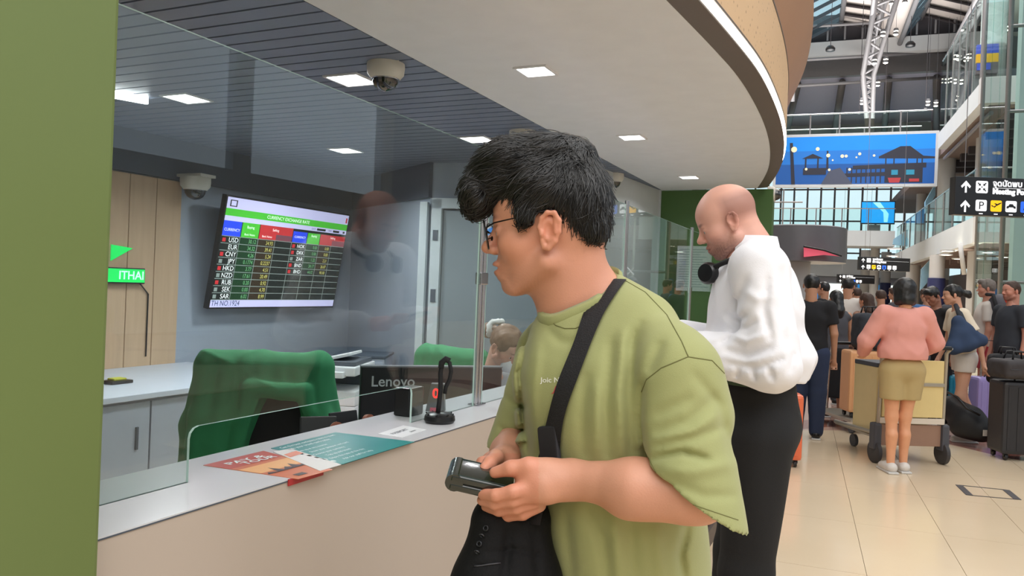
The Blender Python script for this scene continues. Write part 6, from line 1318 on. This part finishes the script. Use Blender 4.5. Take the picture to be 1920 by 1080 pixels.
def softbag(name, c, b_, m, label, ang=0, kind='bag'):
    e = empty(name, c, label, kind); R = np.array(Matrix.Rotation(ang, 3, 'Z')) @ RC; s = SDF(np.array(tup(c))-np.array((.4, .4, .05)), np.array(tup(c))+np.array((.4, .4, b_[2]*2+.05)), .01); cc = np.array(tup(c))+np.array((0, 0, b_[2]))
    s.box(cc, b_, min(b_)*.55, R, 0); s.disp(lambda p: .007*snoise(p, 30, 3)+.003*snoise(p, 80, 4)); V, F = s.mesh(); V = relax(V, F, 1); np_mesh('bag_body', V, F, m, e)
    u = Vector(R[:, 0]); v = Vector(R[:, 1]); C_ = Vector(cc)
    for s_ in (-1, 1): MB().tube([C_+v*s_*b_[1]*.4-u*b_[0]*.45+Vector((0, 0, b_[2]*.9)), C_+v*s_*b_[1]*.3-u*b_[0]*.35+Vector((0, 0, b_[2]+.07)), C_+v*s_*b_[1]*.3+u*b_[0]*.35+Vector((0, 0, b_[2]+.07)), C_+v*s_*b_[1]*.4+u*b_[0]*.45+Vector((0, 0, b_[2]*.9))], .009, 8).build('handle', m_black, e, True)
    MB().tube([C_-u*b_[0]*.85-v*b_[1]*.98, C_+u*b_[0]*.85-v*b_[1]*.98], .005, 6).build('zip', mat('zip_grey', (60, 60, 66), .5), e); return e
c = P(1905, 728, 7.3); softbag('travel_bag', Vector((c.x, c.y, .77)), (.21, .15, .09), mat('bag_charcoal', (58, 54, 56), .7), 'charcoal soft bag lying on top of the big black suitcase', .1)
c = P(1888, 680, 8.0); softbag('handbag', Vector((c.x, c.y, .63)), (.17, .10, .16), m_blk, 'black bag hung over the suitcase handle below the backpack', -.2)
# black duffel tilted on its wheels
du = empty('duffel_bag', gp(1822, 7.9), 'long black wheeled duffel bag tipped over on the floor', 'bag'); s = SDF(tup(gp(1820, 7.95)+Vector((-.55, -.45, 0))), tup(gp(1820, 7.95)+Vector((.55, .45, .75))), .011)
s.chain([tup(P(1782, 762, 8.15)), tup(P(1815, 790, 7.95)), tup(P(1838, 805, 7.85))], [.11, .165, .12], .05); s.cone(tup(P(1800, 800, 7.95)), tup(P(1842, 812, 7.8)), .10, .09, .05); s.disp(lambda p: .008*snoise(p, 22, 6)); s.plane((0, 0, .012), (0, 0, -1)); V, F = s.mesh(); np_mesh('bag_body', relax(V, F), F, m_nyl_ if 'm_nyl_' in globals() else mat('duffel_black', (20, 20, 24), .6), du)
MB().tube([P(1776, 735, 8.1), P(1795, 745, 7.9), P(1812, 765, 7.8), P(1838, 778, 7.75)], .014, 8).build('strap', m_black, du, True); MB().box(-.02, .02, -.003, .003, -.03, .03, Matrix.Translation(P(1847, 812, 7.66)) @ Matrix.Rotation(TH, 4, 'Z')).build('tag', m_wt, du)
# luggage trolley in front of the pink top woman
tc_ = gp(1702, 7.05); tr = empty('luggage_trolley', tc_, 'metal luggage trolley with pale yellow panels and big dark wheels', 'trolley', None, dirpx(90)+.07)
def ta(g, n, mm, sm=False): o = g.build(n, mm, None, sm, 50); o.parent = tr; return o
m_alu = mat('trolley_alu', (176, 170, 158), .35, .5); m_yel = mat('panel_yellow', (222, 200, 140), .5); m_trg = mat('trolley_grey', (70, 72, 80), .5); wd = .30
for i in (-1, 1):
    ta(MB().tube([(-.12, i*wd, .24), (-.14, i*wd, 1.0), (-.2, i*wd, 1.05)], .017, 10), 'upright', m_alu, True); ta(MB().tube([(-.10, i*wd, .26), (.75, i*(wd-.05), .22)], .02, 8), 'side_rail', m_alu, True)
    ta(MB().box(-.16, -.06, i*(wd+.015)-.035, i*(wd+.015)+.035, .12, .36, None, .02), 'wheel_housing', m_trg); ta(MB().lathe([(0, -.02), (.085, -.024), (.1, -.016), (.1, .016), (.085, .024), (0, .02)], (0, 0, 0), 24, Matrix.Translation((-.11, i*(wd+.015), .1)) @ Matrix.Rotation(math.pi/2, 4, 'X')), 'wheel', mat('tyre_grey', (60, 58, 60), .6), True)
    ta(MB().tube([(.62, i*.12, .14), (.62, i*.12, .2)], .012, 6), 'caster_fork', m_trg)
    ta(MB().lathe([(0, -.015), (.06, -.015), (.06, .015), (0, .015)], (0, 0, 0), 18, Matrix.Translation((.62, i*.12, .06)) @ Matrix.Rotation(math.pi/2, 4, 'X')), 'caster', m_trg)
ta(MB().tube([(-.2, -wd, 1.05), (-.2, wd, 1.05)], .018, 10), 'handle', m_black, True)
ta(MB().box(-.145, -.125, -wd+.02, wd-.02, .42, .93, None, .003), 'back_panel', m_yel); ta(MB().box(-.15, -.12, -wd, wd, .36, .41, None, .004), 'cross_bar', mat('bar_white', (214, 204, 190), .4)); ta(MB().box(-.13, -.11, -wd, wd, .16, .35, None, .004), 'lower_board', mat('board_brown', (150, 118, 100), .5))
ta(MB().box(-.12, .72, -wd+.03, wd-.03, .2, .22, None, .003), 'platform', m_alu); ta(MB().box(-.16, -.148, -wd+.02, wd-.02, .70, .73, None, .002), 'panel_ledge', m_alu)
for k, (y, z0, hh, lb) in enumerate([(-.12, .222, .70, 'cream box with dark lid standing on the luggage trolley'), (.14, .222, .62, 'cream carton beside another on the luggage trolley')]):
    T = Matrix.Translation(tc_) @ Matrix.Rotation(dirpx(90)+.07, 4, 'Z'); bx = empty('carton', T @ Vector((.2, y, z0)), lb, 'box', None, dirpx(90)+.07)
    o = MB().box(-.2, .2, -.12, .12, 0, hh, None, .006).build('carton_body', mat('carton_cream', (214, 194, 146), .6)); o.parent = bx; o = MB().box(-.2, .2, -.122, .122, hh, hh+.04, None, .005).build('lid', m_trg); o.parent = bx
# second trolley with black bag, left of her
tb = gp(1612, 8.7); sl = empty('luggage_trolley', tb, 'second trolley with silver side rail behind the pink top woman, carrying a black bag', 'trolley', None, dirpx(95))
def tb_(g, n, mm): o = g.build(n, mm, None, True, 50); o.parent = sl
tb_(MB().tube([(.1, .24, .95), (.16, .24, .75), (.2, .24, .2)], .016, 8), 'side_rail', m_chrome); tb_(MB().tube([(.1, -.24, .95), (.16, -.24, .75), (.2, -.24, .2)], .016, 8), 'side_rail', m_chrome); tb_(MB().tube([(.1, -.24, .95), (.1, .24, .95)], .018, 8), 'handle', m_black); tb_(MB().box(-.35, .5, -.24, .24, .12, .15), 'platform', m_alu)
for i in (-1, 1):
    for xx in (-.3, .4): tb_(MB().lathe([(0, -.015), (.06, -.015), (.06, .015), (0, .015)], (0, 0, 0), 14, Matrix.Translation((xx, i*.2, .06)) @ Matrix.Rotation(math.pi/2, 4, 'X')), 'wheel', m_trg)
c = P(1626, 672, 8.6); softbag('backpack', Vector((c.x, c.y, .905)), (.16, .12, .20), m_char, 'black backpack piled above the peach suitcase', .1, 'backpack')
# ================================================================== INSIDE THE BOOTH
# staff member seated behind the screen
ps = gp(896, 3.95); m_hst = mat('hair_light_brown', (120, 92, 74), .5, var=.35, scale=30); m_ug = cloth('uniform_grey', (168, 172, 176))
st_, MHs, As, ks = person('staff woman with brown hair and a white face mask seated behind the glass', ps, dirpx(-48), 1.62, (206, 160, 140), ('bun', m_hst), ('long', m_ug, dict(loose=1.05)), ('trousers', m_blk, 1.0), m_shb, fem=True, sit=.37, lean=.3, head=(.1, .55, 0), headres=.0042, res=.011, legs={'L': ((.40, .10, .50), (.40, .10, .085)), 'R': ((.40, -.10, .50), (.40, -.10, .085))}, arms={'L': ((.10, .26, 1.12), (.32, .16, 1.12)), 'R': ((.10, -.26, 1.12), (.32, -.16, 1.12))})
T = MHs @ Matrix.Scale(.001*ks, 4); o = MB().ell((0, 0, 0), (1, 1, 1), 20, 14, T @ Matrix.Translation((74, 0, -56)) @ Matrix.Diagonal((38, 50, 42, 1))).build('face_mask', mat('mask_white', (222, 226, 230), .8), None, True); o.parent = st_
sc_ = empty('hair_scrunchie', st_.matrix_basis @ (MHs @ Vector((-.10, 0, .05))), 'white fabric scrunchie in the staff woman\'s hair', 'scrunchie'); pts = [st_.matrix_basis @ (MHs @ Vector((-.105-.01*math.sin(a*3), .045*math.cos(a), .045+.045*math.sin(a)))) for a in np.linspace(0, 2*math.pi, 25)]
MB().tube(pts, [.013+.004*(i % 2) for i in range(25)], 8, False).build('fabric_ring', mat('scrunchie_white', (225, 225, 225), .8), sc_, True)
# chairs with green jackets
m_jk = cloth('jacket_green', (46, 128, 84)); m_jk2 = cloth('jacket_green_inner', (38, 106, 72))
def chair(px, py, d, sc, ang, label, jl):
    c = P(px, py, d); b = Vector((c.x, c.y, 0)); e = empty('office_chair', b, label, 'chair', 'office chairs behind the counter', ang)
    def a(g, n, mm, sm=True): o = g.build(n, mm, None, sm, 50); o.parent = e
    top = c.z
    a(MB().box(-.03, .03, -.22*sc, .22*sc, .55, top-.03, None, .025), 'backrest', m_blackm); a(MB().box(.0, .46, -.24, .24, .43, .51, None, .03), 'seat', m_blackm); a(MB().box(-.06, .05, -.03, .03, .4, .62, None, .01), 'back_bracket', m_black)
    a(MB().tube([(.22, 0, .1), (.22, 0, .43)], .03, 12), 'gas_lift', m_black)
    for k in range(5):
        q = 2*math.pi*k/5; a(MB().tube([(.22, 0, .11), (.22+.28*math.cos(q), .28*math.sin(q), .075)], [.025, .016], 8), 'leg', m_black); a(MB().lathe([(0, -.02), (.03, -.02), (.03, .02), (0, .02)], (.22+.28*math.cos(q), .28*math.sin(q), .03), 12), 'caster', m_black)
    for i in (-1, 1): a(MB().tube([(.12, i*.25, .5), (.12, i*.29, .68), (.34, i*.29, .68)], .018, 8), 'armrest', m_black)
    j = empty('jacket', b, jl, 'jacket', 'green jackets on chair backs', ang); s = SDF((-.2, -.45*sc, .35), (.22, .45*sc, top+.08), .0065); w = .215*sc
    s.cone((-.0, -w, top-.035), (-.0, w, top-.035), .055, .055, 0)
    for i in (-1, 1):
        for t_ in (0, .33, .66, 1): s.chain([(-.03, i*w*t_, top-.05), (-.05, i*w*(t_*1.10), top-.25), (-.06, i*w*t_*1.2, top-.45)], [.04, .04, .035], .03)
        s.chain([(.0, i*w*1.05, top-.06), (.03, i*w*1.22, top-.30), (.02, i*w*1.32, top-.58)], [.05, .06, .05], .03)
        s.chain([(-.05, i*w*.85, top-.3), (-.06, i*w*1.25, top-.62)], [.04, .05], .04)
    s.cone((-.08, -.07, top-.19), (-.08, -.04, top-.62), .08*sc, .17*sc, .012, 's'); s.cone((-.08, -.09, top-.19), (-.08, -.12*sc, top-.62), .08*sc, .15*sc, .012, 's')
    s.cone((-.08, -.17*sc, top-.135), (-.085, .04*sc, top-.125), .03, .03, .012); s.cone((-.085, .04*sc, top-.125), (-.085, .07*sc, top-.26), .032, .014, .012); s.cone((-.085, -.17*sc, top-.135), (-.085, -.21*sc, top-.24), .03, .016, .012)
    s.disp(lambda p: -.012*(1-np.abs(snoise(p*np.array((1, 1.4, .7)), 15, 12)))**3+.003*snoise(p, 40, 3)); V, F = s.mesh(); V = relax(V, F, 1); o = np_mesh('cloth', V, F, m_jk); o.parent = j
    return e
chair(498, 668, 3.25, 1.02, dirpx(98), 'black office chair left behind the counter under a green jacket', 'green jacket draped over the nearest office chair')
chair(848, 657, 4.75, .95, dirpx(60), 'black office chair behind the monitor under a green jacket', 'green jacket over the chair beyond the black monitor')
# monitor
m0 = P(678, 687, 3.0); m1 = P(942, 689, 3.18); mo = empty('monitor', Vector(((m0.x+m1.x)/2, (m0.y+m1.y)/2, .745)), 'black computer monitor seen from behind with pale brand lettering', 'monitor')
x = (m1-m0); wm_ = Vector((x.x, x.y, 0)).length; T = frame(Vector((m0.x, m0.y, m0.z-.35)), Vector((x.x, x.y, 0))); m_mon = mat('monitor_black', (20, 20, 23), .5)
MB().box(0, wm_, -.0, .03, 0, .35, T, .006).build('back_shell', m_mon, mo); MB().box(0, wm_, .03, .04, 0, .35, T).build('screen_face', m_black, mo); MB().box(-.001, wm_+.001, -.001, .042, .347, .352, T).build('top_trim', mat('trim_grey', (120, 124, 130), .3), mo)
MB().box(wm_*.35, wm_*.65, -.03, .0, .02, .2, T, .01).build('hump', m_mon, mo); MB().box(wm_*.44, wm_*.56, -.045, -.025, -.05-(m0.z-.35-.745-.05), .15, T, .006).build('stand', m_mon, mo); MB().box(wm_*.3, wm_*.7, -.12, .1, .747-(m0.z-.35), .76-(m0.z-.35), T, .003).build('foot', m_mon, mo)
t = MB(); text(t, 'Lenovo', .058, T @ Matrix(((1, 0, 0, .125), (0, 0, -1, -.0015), (0, 1, 0, .29), (0, 0, 0, 1))), .0005, 'CENTER', .0006); t.build('brand_lettering', mat('logo_grey', (190, 192, 196), .4), mo)
# little black box on the work side of the slot
o_ = onz(762, 781, ZT); e = empty('card_reader', o_, 'small black box standing behind the right end of the glass slot', 'card reader'); xd = Vector((.25, 1, 0)); T = frame(Vector((XG-.075, o_.y+.03, ZT)), Vector((.0, 1, 0)))
MB().box(-.04, .04, -.028, .028, 0, .085, T, .006).build('casing', m_black, e); MB().box(-.03, .03, -.030, -.028, .04, .075, T).build('panel', mat('panel_dark', (40, 42, 46), .2), e)
# gooseneck device and digit display
g0 = onz(824, 792, ZT); e = empty('gooseneck_microphone', g0, 'black gooseneck intercom microphone on a round base on the counter', 'microphone'); D = (g0-CAM).dot(fw)
MB().lathe([(0, 0), (.040, 0), (.045, .008), (.043, .02), (.034, .027), (0, .029)], (0, 0, 0), 32, Matrix.Translation(g0) @ Matrix.Diagonal((1, 1, 1, 1))).build('base', m_black, e, True, 40)
MB().tube([P(x_, y_, D) for x_, y_ in ((820, 780), (823, 760), (826, 730), (826, 700), (828, 684), (835, 676), (843, 680), (846, 696), (843, 712), (836, 726), (834, 738))], [.007]*4+[.006]*7, 10).build('gooseneck', m_blackm, e, True)
MB().tube([P(827, 690, D), P(828, 680, D), P(836, 673, D), P(843, 677, D)], .009, 10).build('microphone_head', m_blackm, e, True)
k = MB()
for i in range(8): a = i*.8; k.tube([g0+Vector((.036*math.cos(a), .036*math.sin(a), .02)), g0+Vector((.04*math.cos(a+.3), .04*math.sin(a+.3), .027))], .002, 5)
k.build('cable_coil', m_blackm, e); 
d0 = onz(838, 778, ZT)+Vector((-.07, .05, 0)); e = empty('digit_display', d0, 'small grey counter display showing a red digit', 'display'); T = frame(Vector((XG-.05, d0.y, ZT)), Vector((rt0.x, rt0.y, 0)))
MB().prism([(-.03, 0), (.03, 0), (.024, .085), (-.016, .085)], -.02, .02, T @ Matrix(((1, 0, 0, 0), (0, 0, -1, 0), (0, 1, 0, 0), (0, 0, 0, 1)))).build('wedge', mat('wedge_grey', (62, 66, 70), .4), e)
t = MB(); text(t, '0', .042, T @ Matrix(((1, 0, 0, .0), (0, 0, -1, -.0212), (0, 1, 0, .055), (0, 0, 0, 1))), .0003, 'CENTER', .001); t.build('digit', mat('digit_red', (255, 30, 30), .4, emit=1.6), e)
MB().box(-.016, .016, -.021, -.02, .0, .012, T).build('label', mat('label_pink', (210, 60, 90), .5), e)
# sheets on the counter
def quadmap(c):
    q = [onz(x_, y_, ZT) for x_, y_ in c]
    def f(u, v, z=0): return (q[0]*(1-u)+q[1]*u)*(1-v)+(q[3]*(1-u)+q[2]*u)*v+Vector((0, 0, z))
    return f
def sheet(name, c, m, label, z=.0006, cat='leaflet'):
    f = quadmap(c); e = empty(name, f(.5, .5), label, cat); g = MB(); vs = [f(*u, .0002) for u in ((0, 0), (1, 0), (1, 1), (0, 1))]+[f(*u, z+.0004) for u in ((0, 0), (1, 0), (1, 1), (0, 1))]
    g.add(vs, [(3, 2, 1, 0), (4, 5, 6, 7), (0, 1, 5, 4), (1, 2, 6, 5), (2, 3, 7, 6), (3, 0, 4, 7)]).build('paper', m, e); return f, e
def put_text(g, f, s_, u, v, su, sv, z, al='LEFT'):
    vs, fs = textgeo(s_, 1, 0, al, .02); g.add([f(u+x_.x*su, v-x_.y*sv, z) for x_ in vs], fs)
def pq(g, f, pts, z): g.add([f(u, v, z) for u, v in pts], [tuple(range(len(pts)))]) 
f, e = sheet('leaflet', ((508, 841), (629, 811), (777, 829), (642, 871)), mat('leaflet_teal', (22, 140, 138), .3), 'teal printed leaflet with white lines of text on the counter')
g = MB(); z = .0016
put_text(g, f, 'Get the best exchange rates in town', .05, .09, .055, .08, z); put_text(g, f, 'with your travel card today', .05, .19, .055, .08, z)
for i in range(6): put_text(g, f, ['Sign up at any counter', 'Show your passport and card', 'Choose your currency', 'Top up and travel', 'Enjoy the rate of the day', 'Ask our staff for help'][i], .12 if i % 2 else .06, .33+.11*i, .045, .065, z)
for i in range(6): g.add([f(.02+.02*math.cos(a), .31+.11*i+.035*math.sin(a), z) for a in np.linspace(0, 6.28, 9)[:-1]], [tuple(range(8))])
g.build('printed_lettering', mat('print_pale', (225, 240, 238), .5), e)
f, e = sheet('leaflet', ((381, 873), (494, 846), (624, 881), (559, 899)), mat('leaflet_orange', (205, 110, 66), .35), 'orange travel leaflet showing a temple skyline at sunset on the counter', .0004)
f_ = f; f = (lambda u, v, z=0: f_(v, u, z)); g = MB(); pq(g, f, [(0, 0), (.3, 0), (.3, 1), (0, 1)], .0011); g.build('print_red', mat('leaflet_red', (188, 66, 48), .35), e); g = MB(); pq(g, f, [(.38, 0), (.62, 0), (.62, 1), (.38, 1)], .0012); g.build('print_sunset', mat('leaflet_gold', (236, 176, 112), .35), e)
g = MB(); pq(g, f, [(.70, 0), (.64, .1), (.68, .25), (.52, .33), (.67, .42), (.60, .55), (.66, .62), (.54, .72), (.66, .8), (.62, 1), (.70, 1)], .0014); pq(g, f, [(.86, .2), (.93, .2), (.93, .45), (.86, .45)], .0014); g.build('print_skyline', mat('leaflet_dark', (60, 36, 34), .35), e)
f = f_; g = MB(); put_text(g, f, 'PAY &', .16, .15, .24, .12, .0018); put_text(g, f, 'TOUR', .30, .25, .22, .12, .0018); g.build('printed_lettering', mat('print_pale', (225, 240, 238), .5), e)
f, e = sheet('leaflet', ((512, 848), (545, 842), (640, 872), (600, 884)), mat('leaflet_white', (220, 218, 216), .4), 'white folded leaflet under the teal one on the counter', .0012)
g = MB(); pq(g, f, [(.1, .2), (.9, .15), (.9, .3), (.1, .35)], .002); g.build('print_band', mat('leaflet_peach', (220, 130, 100), .4), e)
f, e = sheet('name_card', ((708, 814), (756, 798), (800, 806), (753, 821)), mat('card_white', (226, 228, 230), .4), 'small white passport notice lying near the right end of the slot', .0006, 'card')
g = MB(); put_text(g, f, 'PASSPORT', .14, .45, .13, .25, .0013); put_text(g, f, 'please', .55, .75, .09, .16, .0013); g.build('printed_lettering', mat('print_slate', (70, 76, 86), .5), e)
a, b_ = onz(556, 902, ZT-.0), onz(624, 882, ZT); rs_ = MB().box(XF+.0015, XF+.004, a.y, b_.y, ZT-.013, ZT+.0006).build('red_strip', mat('strip_red', (176, 44, 48), .4)); tag(rs_, 'dark red strip folded over the counter edge under the orange leaflet', 'strip')
# holders behind the counter
for k_, (x_, y_, d_) in enumerate([(600, 802, 2.55), (660, 790, 2.75)]):
    c = P(x_, y_, d_); e = empty('phone_stand', Vector((c.x, c.y, c.z-.05)), ['black phone stand with a brown edge behind the orange leaflet', 'black stand holding a handset left of the monitor'][k_], 'stand'); T = Matrix.Translation(Vector((c.x, c.y, 0))) @ Matrix.Rotation(dirpx(20+30*k_), 4, 'Z')
    MB().box(-.07, .07, -.05, .05, .745, .765, T, .006).build('base', m_black, e); MB().box(-.06, .06, -.006, .006, 0, c.z-.765+.04, T @ Matrix.Translation((0, 0, .76)) @ Matrix.Rotation(-.25, 4, 'X'), .004).build('back_plate', m_black, e)
    MB().lathe([(0, 0), (.022, 0), (.022, .02), (0, .02)], (0, 0, 0), 20, T @ Matrix.Translation((.05, -.02, c.z+.0))  @ Matrix.Rotation(1.4, 4, 'X')).build('handset_end', mat('brown_cap', (150, 90, 70), .4), e)
# office printer standing at the desk end
c = P(640, 720, 5.35); pr_ = empty('office_printer', Vector((c.x, c.y, 0)), 'white and grey office printer beside the desk under the rate screen', 'printer', None, dirpx(-95)); topz = P(640, 664, 5.35).z
def pa(g, n, mm): o = g.build(n, mm, None); o.parent = pr_
m_pw = mat('printer_white', (214, 216, 220), .4); m_pg = mat('printer_grey', (84, 88, 96), .4)
pa(MB().box(-.24, .24, -.17, .17, .04, topz-.32, None, .01), 'paper_cabinet', m_pw); pa(MB().box(-.2, .2, -.13, .13, 0, .05), 'base', m_pg); pa(MB().box(-.24, .24, -.17, .17, topz-.32, topz-.22, None, .01), 'body', m_pw); pa(MB().box(-.22, -.1, -.17, .17, topz-.22, topz-.1, None, .006), 'back_column', m_pg)
pa(MB().box(-.24, .26, -.17, .17, topz-.12, topz-.06, None, .01), 'scanner', m_pw); pa(MB().box(-.22, .2, -.16, .15, topz-.06, topz-.03, Matrix.Rotation(0, 4, 'Y'), .006), 'lid', m_pg); pa(MB().box(-.15, .15, -.14, .10, 0, .02, Matrix.Translation((0, 0, topz-.02)) @ Matrix.Rotation(.25, 4, 'X'), .004), 'document_feeder', m_pw)
pa(MB().box(.22, .30, -.1, .1, topz-.13, topz-.09, Matrix.Identity(4), .004), 'control_panel', m_pw); pa(MB().box(.24, .245, -.04, .06, topz-.39, topz-.35), 'drawer_grip', m_pg); pa(MB().box(.24, .245, -.15, .15, topz-.62, topz-.61), 'drawer_gap', m_pg); pa(MB().box(.24, .244, .06, .13, topz-.60, topz-.52), 'red_label', mat('label_pink', (210, 60, 90), .5))
c = P(682, 690, 6.3); sc2 = empty('low_cabinet', Vector((c.x, c.y, 0)), 'low grey cabinet against the back wall beside the printer', 'cabinet', None, dirpx(-90)); tz = P(682, 662, 6.3).z
o = MB().box(-.2, .2, -.2, .2, 0, tz-.02, None, .004).build('carcass', m_cab); o.parent = sc2; o = MB().box(-.21, .21, -.21, .21, tz-.02, tz, None, .003).build('cabinet_top', m_head); o.parent = sc2; o = MB().box(.2, .215, -.19, .19, .05, tz-.05, None, .003).build('door', m_cab); o.parent = sc2
# fixture box on the door side wall, small round ceiling lights
c = P(886, 560, 5.9); e = empty('wall_box', c, 'small grey control box on the wall left of the steel post', 'box'); MB().box(-.04, .06, -.09, .0, -.09, .07, Md @ Matrix.Translation((1.13, 0, 0)) @ Matrix.Translation((0, 0, c.z)), .006).build('casing', mat('box_taupe', (128, 122, 116), .5), e); MB().box(-.05, .05, -.06, .0, -.17, -.10, Md @ Matrix.Translation((1.13, 0, c.z)), .004).build('lower_casing', m_head, e)
# coin dish and pen tray on the desk
c = onx(226, 688, -3.9); c.z = ZD; e = empty('desk_tray', c, 'small dark tray with a yellow item on the far left of the back desk', 'tray'); MB().box(c.x-.05, c.x+.05, c.y-.09, c.y+.05, ZD, ZD+.02, None, .006).build('tray', m_black, e); MB().box(c.x-.03, c.x+.03, c.y-.06, c.y+.02, ZD+.02, ZD+.032, None, .004).build('yellow_pad', mat('pad_yellow', (190, 190, 60), .5), e)
